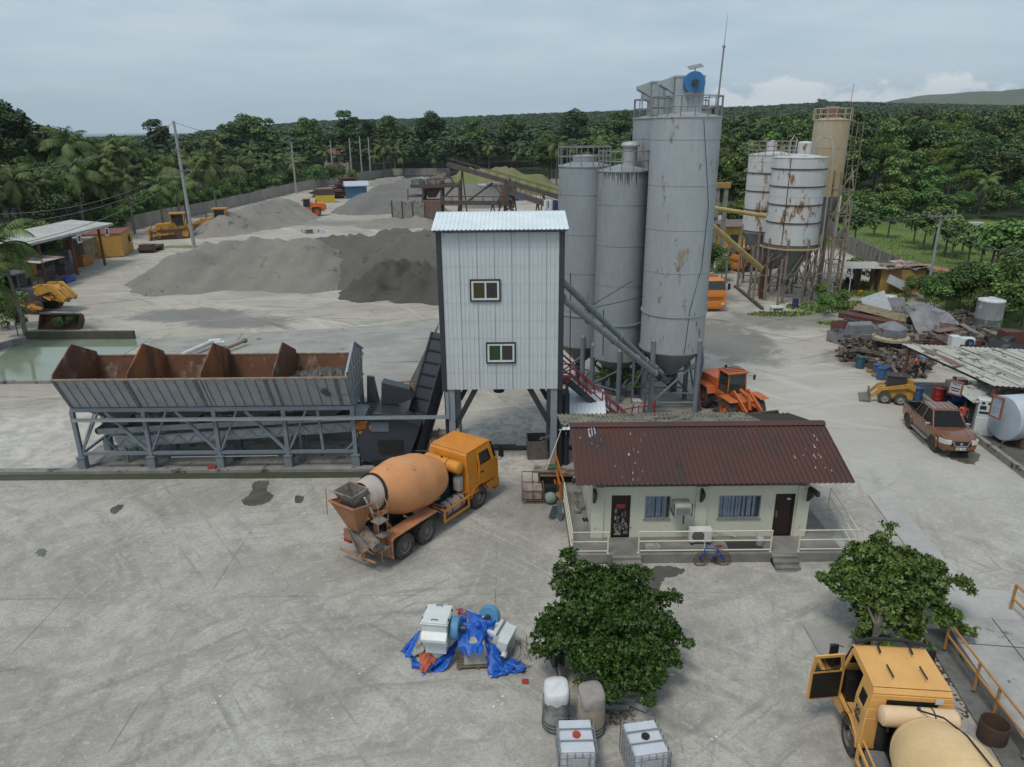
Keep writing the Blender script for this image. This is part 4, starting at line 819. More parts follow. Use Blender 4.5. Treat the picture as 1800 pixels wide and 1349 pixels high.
v=at(1335,958,PZ);b=MB();b.lathe([(.14,0),(.16,.35),(.1,.4)],14);b.beam((.0,0,.2),(-.25,.1,.65),.04);tag(b.build('bucket',pm('pale_grey_plastic',(.35,.37,.39)),loc=(v.x,v.y,PZ)),'grey bucket with a mop by the right office door','bucket')
v=at(1300,960,PZ);cloth([(v.x-.5,v.y-.2,PZ+.01),(v.x+.9,v.y-.2,PZ+.01),(v.x+.9,v.y+.4,PZ+.03),(v.x-.5,v.y+.4,PZ+.01)],'mat',pm('dark_mat',(.04,.04,.035),r=.95),'dark damp mat on the platform below the right office window','mat',3,.01)
# green bush behind condenser
# left side clutter
v=at(937,888);t=thing('wire_cart','rusty wire cage cart with pale sheets by the left of the office','cart',(v.x,v.y+.5,0));b=MB()
for x in(-.5,0,.5):
 for y in(-.45,.45):b.beam((x,y,.15),(x,y,1.25 if x<.2 else .8),.035)
for z in(.2,.7):b.beam((-.5,-.45,z),(.5,-.45,z),.035);b.beam((-.5,.45,z),(.5,.45,z),.035);b.beam((-.5,-.45,z),(-.5,.45,z),.035);b.beam((.5,-.45,z),(.5,.45,z),.035)
b.beam((-.5,.45,1.25),(0,.45,1.25),.035);b.beam((-.5,.45,1.25),(-.5,-.45,1.25),.035);b.build('cage',pm('orange_rust_bar',(.2,.09,.05),r=.8),t);b=MB();b.box((.0,-.02,.45),(.9,.8,.45),(.04,0,0));b.build('load',pm('pale_sacks',(.32,.30,.26),c2=(.2,.17,.14),ns=4),t,bev=.06)
v=at(980,868);b=MB();b.box((v.x-.1,v.y+.6,.95),(2.0,.5,.1),(0,.05,-.12));b.box((v.x-.2,v.y+.25,1.0),(2.,.14,.12),(.2,.05,-.1));tag(b.build('plank_stack',pm('dusty_boards',(.25,.23,.21),c2=(.14,.06,.06),ns=2.5,nt_=.3)),'stack of dusty and maroon boards lying across a bench left of the office','boards')
b=MB();b.bx(v.x-.9,v.y+.1,0,v.x-.85,v.y+.9,.9);b.bx(v.x+.7,v.y+.1,0,v.x+.75,v.y+.9,.9);b.bx(v.x-.9,v.y+.85,0,v.x+.75,v.y+.9,.9);b.bx(v.x-.9,v.y+.1,.85,v.x+.75,v.y+.9,.9);tag(b.build('bench',wood,smooth=False),'rough bench under the dusty boards','bench')
b=MB();b.box((v.x-.2,v.y+.7,1.06),(.55,.4,.14),(0,0,.1));tag(b.build('green_box',pm('dull_green',(.05,.12,.05)),bev=.01),'green tool box on the dusty boards','box')
v=at(968,890);t=thing('compressor','round grey-green compressor tank under the bench of boards','compressor',(v.x,v.y+.3,0));b=MB();b.lathe([(.1,-.02),(.24,.05),(.27,.2),(.27,.5),(.24,.65),(.1,.7)],20,(0,-.3,.36),(0,1,.36));b.build('tank',pm('pale_green_grey',(.25,.32,.29)),t);b=MB();b.bx(-.3,-.1,.6,.3,.3,.85);b.build('motor',black,t)
b=MB();v=at(985,915);b.prism([(-.1,0),(.25,0),(.35,.8),(.05,1.0)],'x',-.06,.06);b.box((-.25,.2,.35),(.4,.05,.6),(0,.4,.3));tag(b.build('scrap_plate',pm('teal_grey_steel',(.12,.17,.17)),loc=(v.x,v.y,0),rz=.3),'bent teal-grey steel plates leaning beside the orange railing','scrap')
v=at(1022,920,PZ);b=MB();b.bx(-.14,-.1,0,.14,.1,.2);b.cyl((0,0,.2),(0,0,1.0),.04,n=8);b.bx(-.16,-.08,.95,.16,.08,1.12);b.box((0,0,.6),(.2,.12,.35),(0,.2,0));tag(b.build('pressure_washer',pm('dirty_beige',(.3,.29,.26),c2=(.08,.08,.08),ns=6),loc=(v.x-.1,v.y+.9,PZ),bev=.01),'small upright dusty machine standing in the passage left of the office','machine')
v=at(1028,915,PZ);b=MB()
for k in range(2):b.box((k*.13,0,.04),(.09,.26,.07),(0,0,.2))
tag(b.build('pair_of_shoes',black,loc=(v.x-.05,v.y+.0,PZ),bev=.02),'pair of black shoes on the passage floor left of the office','shoes')
b=MB();b.tube([up(986,757,33.0),up(957,835,31.5)],.02,5);tag(b.build('rope',rw),'pale rope stretched from the office roof corner down to the yard','rope')
v=at(1305,992);b=MB();b.ring([(-.4,-.25),(.4,-.25),(.4,.25),(-.4,.25)],[(-.36,-.21),(.36,-.21),(.36,.21),(-.36,.21)],'z',.004,.03);b.bx(-.36,-.21,.004,.36,.21,.022);struct(b.build('manhole',pm('pale_green_grate',(.2,.24,.22),c2=(.14,.17,.155),ns=8),loc=(at(1380,1000).x,at(1380,1000).y,0)))
# bicycle
def bicycle(loc,rz,lab,colm):
 t=thing('bicycle',lab,'bicycle',loc,rz);F_,R_=(.42,0,.26),(-.42,0,.26)
 for c in(F_,R_):
  b=MB();b.tube([(c[0]+.25*math.cos(a),0,c[2]+.25*math.sin(a))for a in[2*PI*k/24 for k in range(24)]],.024,6,True);w_=b.build('wheel',pm('brick_tyre',(.16,.06,.05),r=.9),t);b=MB()
  for k in range(10):a=PI*k/10;b.cyl((c[0]-.23*math.cos(a),0,c[2]-.23*math.sin(a)),(c[0]+.23*math.cos(a),0,c[2]+.23*math.sin(a)),.0035,n=4)
  b.cyl((c[0],-.04,c[2]),(c[0],.04,c[2]),.03,n=8);b.build('rim',black,w_)
 b=MB();bb,st,hd,hb=(-.08,0,.27),(-.2,0,.62),(.27,0,.66),(.3,0,.55)
 for p,q in((bb,st),(st,hd),(bb,hb),(R_,st),(R_,bb),(hd,hb)):b.cyl(p,q,.022,n=8)
 for s in(-.05,.05):b.cyl((.3,s,.55),(F_[0],s,.26),.014,n=6)
 b.cyl((.3,0,.55),(.24,0,.8),.018,n=6);b.cyl(st,(-.22,0,.72),.014,n=6);b.build('frame',colm,t)
 b=MB();b.tube([(.2,-.28,.92),(.24,-.1,.82),(.24,.1,.82),(.2,.28,.92)],.014,6);b.build('handlebar',colm,t);b=MB();b.prism([(-.36,.72),(-.36,.77),(-.2,.76),(-.08,.75),(-.08,.72)],'y',-.06,.06);b.build('saddle',pm('red_saddle',(.2,.02,.03)),t,bev=.01)
 b=MB();b.cyl((-.08,-.08,.27),(-.08,.08,.27),.06,n=12);b.box((-.02,-.1,.16),(.08,.05,.02));b.box((-.14,.1,.38),(.08,.05,.02));b.build('pedal',black,t);return t
v=at(1252,996);o=bicycle((v.x,v.y+.05,0),PI+.03,'small blue bicycle leaning against the office platform',paint('bike_blue',(.01,.06,.28),rust=0));o.rotation_euler.x=R(10);o.scale=(1.1,)*3
# ================================================================ vehicles
def arc(cx,cz,r,a0,a1,n):return[(cx+r*math.cos(R(a0+(a1-a0)*k/n)),cz+r*math.sin(R(a0+(a1-a0)*k/n)))for k in range(n+1)]
rimm2=pm('dusty_rim',(.20,.19,.175),r=.7,c2=(.12,.115,.105),ns=8)
def wheel(t,x,y,r=.53,w=.3,side=1,rim=None,tyre=rubber,zc=None):
 zc=r if zc is None else zc;o=Vector((x,y,zc));ax=Vector((0,side,0));b=MB()
 prof=[(r*.60,0),(r*.62,w*.02),(r*.90,0),(r*.97,w*.06),(r,w*.14)]
 for k in range(1,6):q=w*(.14+.72*k/6);prof+=[(r,q-w*.02),(r-.012,q-w*.01),(r-.012,q+w*.01),(r,q+w*.02)]
 prof+=[(r,w*.86),(r*.97,w*.94),(r*.90,w),(r*.62,w*.98),(r*.6,w)]
 b.lathe(prof,36,o-ax*w,o,False)
 for k in range(36):
  a=2*PI*k/36
  for q in(-w*.12,-w*.88):b.box((x+r*.995*math.cos(a),y+side*q,zc+r*.995*math.sin(a)),(.03,w*.2,.045),(0,-a,0))
 wt=b.build('wheel',tyre,t);b=MB();d=w*.35
 b.lathe([(r*.61,0),(r*.58,-.02),(r*.52,-.03),(r*.50,-d),(r*.30,-d*.8),(r*.27,-d*.3),(r*.16,-d*.25),(r*.15,0),(.01,.01)],28,o,o+ax,False);b.lathe([(r*.58,-w*.9),(.01,-w*.9)],20,o,o+ax,False)
 for k in range(8):a=2*PI*k/8;c=o+Vector((r*.38*math.cos(a),-side*d*.75,r*.38*math.sin(a)));b.cyl(c,c+ax*.03,.018,n=6)
 b.build('rim',rim or rimm2,wt);return wt
def quad(b,a,c,d,e,th=.012):
 a,c,d,e=map(Vector,(a,c,d,e));n=(c-a).cross(d-a).normalized()*th;b.add([a,c,d,e,a-n,c-n,d-n,e-n],[(0,1,2,3),(7,6,5,4),(0,4,5,1),(1,5,6,2),(2,6,7,3),(3,7,4,0)])
def mirror(t,x,s,m):
 b=MB();b.tube([(x,s*1.22,2.75),(x+.18,s*1.42,2.7),(x+.18,s*1.42,2.0),(x,s*1.22,1.95)],.02,6);b.bx(x+.12,s*1.42-.12,2.12,x+.22,s*1.42+.12,2.68);b.build('mirror',black,t,bev=.02)
def cab(t,cm,x0=3.55,x1=5.72,ht=2.93,open_door=False,rearwin=False,emblem=True,sidewin=True):
 W_=1.2;wr=1.04;floor=1.15;belt=2.0;xd0,xd1=x0+.78,x1-.32
 def yy(z):return W_-(W_-wr)*max(0,(z-belt))/(ht-belt)
# rear wall, roof, front wall as one shell
 b=MB()
 def P(x,z,s):return(x,s*yy(z),z)
 prof=[(x0,floor-.25),(x0-.02,belt),(x0+.04,ht-.14),(x0+.14,ht),(x1-.42,ht+.04),(x1-.22,ht-.06),(x1-.02,belt+.08),(x1+.05,floor+.45),(x1+.05,floor-.55)]
 n=len(prof)
 for k in range(n-1):
  (xa,za),(xb,zb)=prof[k],prof[k+1]
  if k==0 or k==1 or k in(2,3,4,6,7):pass
  if k==5:continue
  if k==1 and rearwin:
   for(s0,s1,f0,f1)in((-1,1,0,.42),(-1,1,.80,1),(-1,-.62,.42,.8),(.62,1,.42,.8)):
    p=[(xa+(xb-xa)*f,za+(zb-za)*f)for f in(f0,f1)];quad(b,(p[0][0],s0*yy(p[0][1]),p[0][1]),(p[0][0],s1*yy(p[0][1]),p[0][1]),(p[1][0],s1*yy(p[1][1]),p[1][1]),(p[1][0],s0*yy(p[1][1]),p[1][1]),.04)
   continue
  quad(b,P(xa,za,-1),P(xb,zb,-1),P(xb,zb,1),P(xa,za,1),-.04)if 0 else quad(b,P(xa,za,1),P(xb,zb,1),P(xb,zb,-1),P(xa,za,-1),.04)
 b.bx(x0+.02,-W_+.05,floor-.2,x1-.02,W_-.05,floor-.12)
 cb=b.build('cab',cm,t,bev=.025)
 if not open_door:pass
 for s in(-1,1):
  b=MB()
  def sidequad(p,th=.045):
   v0=[(x,s*yy(z),z)for x,z in p];v1=[(x,s*(yy(z)-th),z)for x,z in p];m=len(p);b.add(v0+v1,[tuple(range(m)),tuple(range(2*m-1,m-1,-1))]+[(i,m+i,m+(i+1)%m,(i+1)%m)for i in range(m)])
  sw=sidewin==s or sidewin==2
  if sw:
   wx0,wx1,wz0,wz1=x0+.2,xd0-.14,belt+.12,ht-.38
   for p in([(x0,floor-.25),(xd0,floor-.25),(xd0,wz0),(x0-.02,wz0)],[(x0-.02,wz0),(wx0,wz0),(wx0,wz1),(x0+.02,wz1)],[(wx1,wz0),(xd0,wz0),(xd0,wz1),(wx1,wz1)],[(x0+.02,wz1),(xd0,wz1),(xd0,ht),(x0+.14,ht)]):sidequad(p)
  else:sidequad([(x0,floor-.25),(xd0,floor-.25),(xd0,ht),(x0+.14,ht),(x0+.04,ht-.14),(x0-.02,belt)])
  sidequad([(xd0,ht-.14),(xd1,ht-.14),(x1-.40,ht+.02),(xd0,ht)])
  sidequad([(xd1,floor-.1),(x1+.05,floor-.1),(x1+.05,floor+.45),(x1-.02,belt+.08),(xd1,belt+.1)])
  sidequad([(xd1-.02,belt+.1),(xd1+.1,belt+.1),(x1-.34,ht-.1),(x1-.46,ht-.1)])
# wheel arch skirt
  cx_,r_=4.35,.66
  pts=[(x0+.25,floor-.02)]+[(x,z)for x,z in arc(cx_,.55,r_,165,15,9)]+[(x1+.03,.6),(x1+.03,floor-.08)]
  v0=[(x,s*(W_+.03),z)for x,z in pts];v1=[(x,s*(W_-.12),z)for x,z in pts];m=len(pts);b.add(v0+v1,[tuple(range(m)),tuple(range(2*m-1,m-1,-1))]+[(i,m+i,m+(i+1)%m,(i+1)%m)for i in range(m)])
  b.build('side_panel',cm,t)
  if sw:b=MB();quad(b,(wx0,s*(yy(wz0)-.03),wz0),(wx1,s*(yy(wz0)-.03),wz0),(wx1,s*(yy(wz1)-.03),wz1),(wx0,s*(yy(wz1)-.03),wz1));b.build('side_window',glass,t)
# door
  D0=[(xd0+.01,floor-.1),(xd1-.01,floor-.1),(xd1-.0,belt+.1),(x1-.46,ht-.15),(xd0+.01,ht-.15)];I0=[(xd0+.11,belt+.12),(xd1-.13,belt+.12),(xd1-.1,belt+.16),(x1-.56,ht-.25),(xd0+.11,ht-.25)]
  DW=MB();
  def v(p,off):return(p[0],s*(yy(p[1])+off),p[1])
  low=[D0[0],D0[1],(xd1,belt+.12),(xd0+.01,belt+.12)]
  m4=[v(p,.012)for p in low]+[v(p,-.05)for p in low];DW.add(m4,[(0,1,2,3),(7,6,5,4),(0,4,5,1),(1,5,6,2),(2,6,7,3),(3,7,4,0)])
  o_=[(xd0+.01,belt+.12),(xd1,belt+.12),(xd1-.02,belt+.2),D0[3],D0[4]];o5=[v(p,.012)for p in o_];i5=[v(p,.012)for p in I0];o5b=[v(p,-.05)for p in o_];i5b=[v(p,-.05)for p in I0]
  fs=[]
  for i in range(5):
   j=(i+1)%5;fs+=[(i,j,5+j,5+i),(10+i,15+i,15+j,10+j),(i,10+i,10+j,j),(5+i,5+j,15+j,15+i)]
  DW.add(o5+i5+o5b+i5b,fs)
  gl=MB();gl.add([v(p,-.02)for p in I0]+[v(p,-.03)for p in I0],[(0,1,2,3,4),(9,8,7,6,5)])
  hd=MB();hd.box((xd0+.2,s*(yy(1.8)+.03),1.78),(.2,.03,.06))
  tr=None
  opened=open_door and s==1
  if opened:
   hinge=Matrix.Translation((xd1,W_,0))@Matrix.Rotation(R(-78),4,'Z')@Matrix.Translation((-xd1,-W_,0))
   for q in(DW,gl,hd):q.v=[tuple(hinge@Vector(p))for p in q.v]
  d=DW.build('door',cm,t,bev=.008,label='wide open left door' if opened else None);gl.build('door_window',glass if not opened else pm('clear_dark_glass',(.05,.06,.06),r=.05,trans=.9),d);hd.build('door_handle',black,d)
  if opened:
   q=MB();low2=[(xd0+.08,floor-.02),(xd1-.08,floor-.02),(xd1-.08,belt+.05),(xd0+.08,belt+.05)];q.add([v(p,-.052)for p in low2]+[v(p,-.09)for p in low2],[(0,1,2,3),(7,6,5,4),(0,4,5,1),(1,5,6,2),(2,6,7,3),(3,7,4,0)]);q.v=[tuple(hinge@Vector(p))for p in q.v];q.build('door_lining',black,d)
  b=MB();b.bx(xd0+.15,s*1.05,.62,xd1-.5 if 0 else xd0+.5,s*1.22,.68);b.build('step',black,t)
  mirror(t,x1-.15,s,black)
 b=MB()
 for z in(1.35,1.75):b.bx(x0-.035,-.95,z,x0-.01,.95,z+.05)
 for s in(-1,1):b.bx(x0+.25,*sorted((s*1.195,s*1.215))[:1],1.45,x0+.65,sorted((s*1.195,s*1.215))[1],1.5)
 b.build('panel_bead',cm,t)
# glass, bumper, lamps
 b=MB();(xa,za),(xb,zb)=prof[5],prof[6];quad(b,(xa,yy(za)-.06,za),(xb,yy(zb)-.06,zb),(xb,-yy(zb)+.06,zb),(xa,-yy(za)+.06,za),.03);b.build('windscreen',glass,t)
 if rearwin:b=MB();z0_,z1_=belt+(ht-.14-belt)*.42,belt+(ht-.14-belt)*.8;b.bx(x0+.0,-.7,z0_,x0+.03,.7,z1_);b.build('rear_window',glass,t)
 b=MB();b.bx(x1+.03,-1.22,.45,x1+.14,1.22,1.0);b.bx(x1+.0,-1.1,.3,x1+.1,1.1,.45);b.build('bumper',cm,t,bev=.03)
 b=MB();b.bx(x1+.045,-.95,1.08,x1+.075,.95,1.5)
 for k in range(3):b.bx(x1+.07,-.9,1.13+k*.13,x1+.1,.9,1.18+k*.13)
 b.build('grille',black,t)
 for s in(-1,1):b=MB();b.bx(x1+.13,s*.95-.18,.68,x1+.16,s*.95+.18,.88);b.build('headlight',pm('lamp_glass',(.55,.56,.55),r=.1),t,bev=.02)
# dark interior: seats, dash
 b=MB();b.bx(x0+.06,-W_+.1,floor-.1,x0+.6,W_-.1,floor+.75);b.bx(x0+.7,.2,floor-.1,x0+1.2,.85,floor+.35);b.bx(x0+.62,.2,floor+.3,x0+.78,.85,floor+1.1);b.bx(x1-.55,-W_+.12,floor-.1,x1-.1,W_-.12,floor+.72);b.tube([(x1-.75+.12*math.sin(a),.52+.22*math.cos(a),floor+.85+.18*math.sin(a))for a in[2*PI*k/16 for k in range(16)]],.018,6,True);b.build('interior',black,t)
 return cb
def mixer(name,lab,loc,rz,cm,dm_,tankm,collar,open_door=False,rearwin=False,sidewin=0,dirty=None,drum=True,ls=1.0,group=None):
 t=thing(name,lab,'truck',loc,rz,group)
 dm2=dirty or cm
 b=MB();
 for s in(-.43,.43):b.bx(-2.0,s-.04,.78,5.3,s+.04,1.05)
 for x in(-1.9,-.9,.9,2.2,3.4):b.bx(x-.06,-.43,.8,x+.06,.43,1.)
 b.bx(-.95,-.5,.5,.95,.5,.62);b.cyl((-.68,-1.0,.52),(-.68,1.0,.52),.1,n=10);b.cyl((.68,-1.0,.52),(.68,1.,.52),.1,n=10);b.cyl((4.35,-1.0,.52),(4.35,1.,.52),.08,n=10);b.build('chassis',steel_d,t)
 for x in(-.68,.68):
  for s in(-1,1):
   wheel(t,x,s*1.22,side=s,w=.28);wheel(t,x,s*.92,side=s,w=.28)
 for s in(-1,1):wheel(t,4.35,s*1.2,side=s,w=.30)
 cab(t,cm,open_door=open_door,rearwin=rearwin,sidewin=sidewin)
# rear mudguards
 for s in(-1,1):
  b=MB();y0,y1=sorted((s*.62,s*1.27));pts=[(-1.45,.35),(-1.45,1.18),(-1.3,1.26),(1.3,1.26),(1.5,1.1),(1.47,1.08),(1.28,1.22),(-1.28,1.22),(-1.41,1.14),(-1.41,.35)]
  b.prism(pts,'y',y0,y1);b.build('mudguard',dm2,t)
# side frame with tank
  b=MB();y_=s*1.22
  b.ring([(1.75,.42),(3.55,.42),(3.55,1.0),(1.75,1.0)],[(1.87,.52),(3.43,.52),(3.43,.9),(1.87,.9)],'y',*sorted((y_-.04*s,y_+.02*s)));b.bx(1.72,min(y_,s*.6),1.0,1.8,max(y_,s*.6),1.08);b.build('side_guard',cm,t)
  b=MB();b.tube([(1.75,s*.6,1.2),(1.8,s*1.15,1.2),(3.2,s*1.15,1.25),(3.55,s*1.1,1.15)],.03,6);b.build('guard_rail',dm2,t)
 b=MB();b.lathe([(.05,-.02),(.3,0),(.33,.05),(.33,1.15),(.3,1.2),(.05,1.22)],20,(2.15,-.85,.8),(3.2,-.85,.8));q=b.build('fuel_tank',pm('dusty_aluminium',(.33,.33,.32),r=.5),t);b=MB()
 for x in(2.4,3.1):b.lathe([(.335,-.03),(.35,-.03),(.35,.03),(.335,.03)],20,(x,-.85,.8),(x+1,-.85,.8),False)
 b.cyl((2.75,-.85,1.12),(2.75,-.85,1.18),.06,n=10);b.build('strap',steel_d,q)
 b=MB();b.bx(2.0,.6,.55,3.3,1.15,1.1);b.build('battery_box',pm('grey_box',(.18,.18,.18)),t,bev=.05)
 b=MB();b.cyl((1.9,-.95,.7),(1.9,-.95,1.1),.16,n=12);b.build('filter',pm('faded_blue',(.06,.08,.2)),t)
 b=MB();b.bx(3.15,-1.0,1.25,3.42,-.62,1.95);b.build('oil_tank',pm('grey_white_tank',(.36,.37,.33),rust=.1),t,bev=.03)
 b=MB();b.bx(3.15,-.5,1.05,3.45,.5,1.9);b.bx(2.9,-.4,1.05,3.15,.4,1.5);b.cyl((3.4,.7,1.1),(3.4,.7,1.9),.16,n=12);b.cyl((3.3,-.3,1.6),(3.3,-.3,1.95),.12);b.build('engine_gear',black,t)
 if not drum:return t
# water tank across behind cab
 b=MB();b.lathe([(.05,-.04),(.2,-.02),(.27,.04),(.28,.1),(.28,1.9),(.27,1.96),(.2,2.02),(.05,2.04)],24,(3.18,-1.05,2.42),(3.18,1,2.42));q=b.build('water_tank',tankm,t);b=MB();b.lathe([(.285,0),(.29,0),(.29,.04),(.285,.04)],24,(3.18,-.4,2.42),(3.18,1,2.42),False);b.cyl((3.18,.0,2.68),(3.18,.0,2.76),.05);b.build('fittings',steel_d,q)
 for s in(-.7,.7):b=MB();b.beam((3.15,s,1.9),(3.18,s,2.2),.06);b.build('tank_mount',steel_d,t)
# drum
 p1,p0=Vector((2.86,0,1.95)),Vector((-1.75,0,2.95));L_=(p1-p0).length
 prof=[(.52,0),(.56,.05),(.64,.3),(.70,.55),(.74,.68)]
 b=MB();b.lathe(prof,48,p0,p1,False);b.lathe([(.5,.0),(.5,.5),(.02,.5)],24,p0,p1,False);cl=b.build('drum_collar',collar,t)
 b=MB();prof=[(.74,.67),(1.02,1.42),(1.17,1.95),(1.2,2.15),(1.2,3.15),(1.17,3.45),(.95,4.2),(.86,4.42),(.70,L_-.15),(.4,L_-.04),(.05,L_)]
 b.lathe(prof,64,p0,p1,False);q=b.build('drum',dm_,t,ang=50)
 b=MB();b.lathe([(.74,.60),(.80,.60),(.80,.70),(.74,.70)],48,p0,p1,False);b.build('drum_ring',black,q)
 b=MB()
 for h,r_ in((1.42,1.022),(2.15,1.203),(3.15,1.203),(4.2,.953)):b.lathe([(r_,h-.012),(r_+.006,h),(r_,h+.012)],64,p0,p1,False)
 b.build('weld_seam',dm_,q)
 b=MB();b.prism([(2.7,1.05),(3.1,1.05),(3.0,2.1),(2.85,2.1)],'y',-.45,.45);b.cyl((2.75,0,1.96),(3.1,0,1.9),.3,n=20);b.build('drum_drive',steel_d,t)
# rear pedestal
 b=MB()
 for s in(-.5,.5):b.beam((-1.75,s,1.0),(-1.35,s,2.25),.14);b.beam((-.6,s,1.0),(-1.3,s,2.1),.1)
 b.bx(-1.55,-.62,2.1,-1.15,.62,2.25);b.cyl((-1.25,-.55,2.15),(-.95,-.55,2.2),.14,n=14);b.cyl((-1.25,.55,2.15),(-.95,.55,2.2),.14,n=14);b.bx(-2.0,-.9,.85,-1.85,.9,1.3);b.build('pedestal',dm2,t)
# hopper and chutes
 hm=pm('cement_crust',(.25,.235,.21),r=.9,c2=(.11,.10,.095),ns=3,nt_=.6,bump=.6,bs=12,rust=.25,rc=(.28,.14,.07),rs=2)
 b=MB();tx,tz=-2.2,3.45
 to=[(tx-.46,-.54,tz-.05),(tx+.42,-.54,tz+.0),(tx+.42,.54,tz),(tx-.46,.54,tz-.05)];bo=[(tx-.15,-.3,tz-.75),(tx+.35,-.3,tz-.75),(tx+.35,.3,tz-.75),(tx-.15,.3,tz-.75)]
 ti=[(x+(-.05 if x>tx else .05),y*.9,z)for x,y,z in to];bi=[(x*1.,y*.8,z)for x,y,z in bo];b.add(to+bo+ti+bi,[(0,1,5,4),(1,2,6,5),(2,3,7,6),(3,0,4,7),(8,12,13,9),(9,13,14,10),(10,14,15,11),(11,15,12,8),(0,8,9,1),(1,9,10,2),(2,10,11,3),(3,11,8,0)])
 b.build('charge_hopper',hm,t,smooth=False)
 b=MB()
 for s in(-1,1):
  b.add([(-2.75,s*.66,2.95),(-1.75,s*.62,2.75),(-1.95,s*.30,1.75),(-2.3,s*.28,1.7),(-2.75,s*.62,2.95),(-1.75,s*.58,2.75),(-1.95,s*.27,1.75),(-2.3,s*.25,1.7)],[(0,1,2,3),(7,6,5,4),(0,4,5,1),(2,6,7,3)])
 b.add([(-2.75,-.66,2.95),(-2.75,.66,2.95),(-2.3,.28,1.7),(-2.3,-.28,1.7),(-2.71,-.66,2.95),(-2.71,.66,2.95),(-2.26,.28,1.7),(-2.26,-.28,1.7)],[(0,3,2,1),(4,5,6,7),(0,1,5,4)]);b.beam((-2.75,-.68,2.98),(-1.75,-.64,2.78),.07);b.beam((-2.75,.68,2.98),(-1.75,.64,2.78),.07);b.beam((-2.76,-.68,2.98),(-2.76,.68,2.98),.07)
 b.build('discharge_hopper',dm2,t,smooth=False)
 b=MB();b.beam((-1.7,-.55,2.3),(-2.1,-.6,3.2),.06);b.beam((-1.7,.55,2.3),(-2.1,.6,3.2),.06);b.build('hopper_strut',whitep,t)
 def chute(name,p,q,r_,mat,roll=0):
  b=MB();a,c,x,y=b.frame(p,q);vs=[];n=12
  for P_,rr in((a,r_),(c,r_*.85)):
   for k2,ro in((0,rr),(1,rr-.03)):
    for i in range(n+1):th=PI*i/n+PI+roll;vs.append(P_+x*(ro*math.cos(th))+y*(ro*math.sin(th)))
  m=n+1;fs=[]
  for i in range(n):fs+=[(i,i+1,2*m+i+1,2*m+i),(m+i+1,m+i,3*m+i,3*m+i+1),(i,m+i,m+i+1,i+1),(2*m+i,2*m+i+1,3*m+i+1,3*m+i)]
  fs+=[(0,2*m,3*m,m),(n,m+n,3*m+n,2*m+n)];b.add(vs,fs);return b.build(name,mat,t)
 chute('chute',(-2.15,.1,1.75),(-2.5,-.75,1.15),.3,hm);chute('chute',(-2.1,.55,1.35),(-2.1,-.95,1.0),.24,dm2)
 b=MB();b.cyl((-1.95,-.2,1.55),(-2.2,-1.2,1.25),.24,.22,n=16);b.build('folded_chute',hm,t)
 b=MB();b.bx(-1.95,-.2,.35,-1.8,.2,.9);b.tube([(-1.9,-.3,.9),(-2.3,-.3,.55),(-2.1,-.3,.3)],.05);b.cyl((-2.25,-1.1,.55),(-2.25,.9,.5),.05,n=8);b.build('rear_bar',dm2,t)
# ladder and platform on the right rear
 for c_,s_ in(((-1.75,-.95,2.15),(.5,.5,.03)),((-1.7,-1.0,1.5),(.4,.35,.03)),((-1.75,-1.0,.95),(.55,.4,.04))):b=MB();b.box(c_,s_);b.build('step_plate',pm('chequer_plate',(.25,.24,.22),c2=(.15,.14,.13),ns=30,nt_=.3),t,smooth=False)
 b=MB()
 for x in(-1.98,-1.5):
  b.tube([(x,-1.18,2.15),(x,-1.18,2.85),(x+.15,-.9,3.0),(x+.1,-.75,2.6)],.02,6);b.tube([(x,-1.1,2.15),(x,-1.12,1.0)],.02,6)
 b.tube([(-1.98,-1.18,2.5),(-1.5,-1.18,2.5)],.02,6);b.tube([(-2.0,-1.2,.95),(-2.0,-1.22,.5),(-1.6,-1.22,.5),(-1.6,-1.2,.95)],.02,6);b.tube([(-2.7,.7,3.4),(-2.75,-.2,3.45),(-2.75,.3,2.9)],.02,6);b.tube([(-2.8,.75,3.5),(-2.85,.75,2.4)],.02,6);b.build('ladder',dm2,t)
 for s in(-1,1):b=MB();b.bx(-1.99,s*.75-.2,.72,-1.93,s*.75+.2,.86);b.build('tail_lamp',pm('red_lamp',(.3,.02,.02),r=.3),t)
 return t
oc=paint('orange_cab_paint',(.62,.235,.018),c2=(.52,.19,.02),rust=.13,rc=(.34,.22,.12),rs=1.5,r=.4,coat=.2)
odirty=pm('dusty_orange_paint',(.42,.17,.06),r=.7,c2=(.26,.14,.085),ns=2,nt_=.9,rust=.22,rc=(.2,.17,.14))
odrum=pm('dusty_peach_drum',(.62,.285,.115),r=.6,c2=(.52,.23,.09),ns=1.1,nt_=.6,rust=.2,rc=(.52,.33,.20),rs=1.6)
fr_,ff_=at(717,979),at(843,894);dirv=Vector((ff_.x-fr_.x,ff_.y-fr_.y,0));th=math.atan2(dirv.y,dirv.x)
fx,rx_=Vector((math.cos(th),math.sin(th),0)),Vector((math.sin(th),-math.cos(th),0));mid=(fr_+ff_)/2;org=mid-fx*((4.35-.68)/2)-rx_*1.22
mixer('mixer_truck','orange mixer truck with a dusty peach drum parked in front of the bins and tower',(org.x,org.y,0),th,oc,odrum,paint('amber_tank',(.60,.25,.03),rust=.02),pm('pinkish_white_collar',(.48,.38,.33),c2=(.38,.33,.30),ns=2,rust=.1),dirty=odirty)
yc=paint('pale_orange_cab_paint',(.68,.37,.11),c2=(.61,.33,.10),rust=.12,rc=(.42,.30,.17),rs=1.5,r=.45,coat=.1)
ydrum=pm('pale_sand_drum',(.70,.50,.26),r=.5,c2=(.64,.45,.23),ns=1.,nt_=.6,rust=.15,rc=(.50,.36,.20),rs=1.3)
t2f=at(1497,1318);th2=R(97);fx,rx_=Vector((math.cos(th2),math.sin(th2),0)),Vector((math.sin(th2),-math.cos(th2),0));
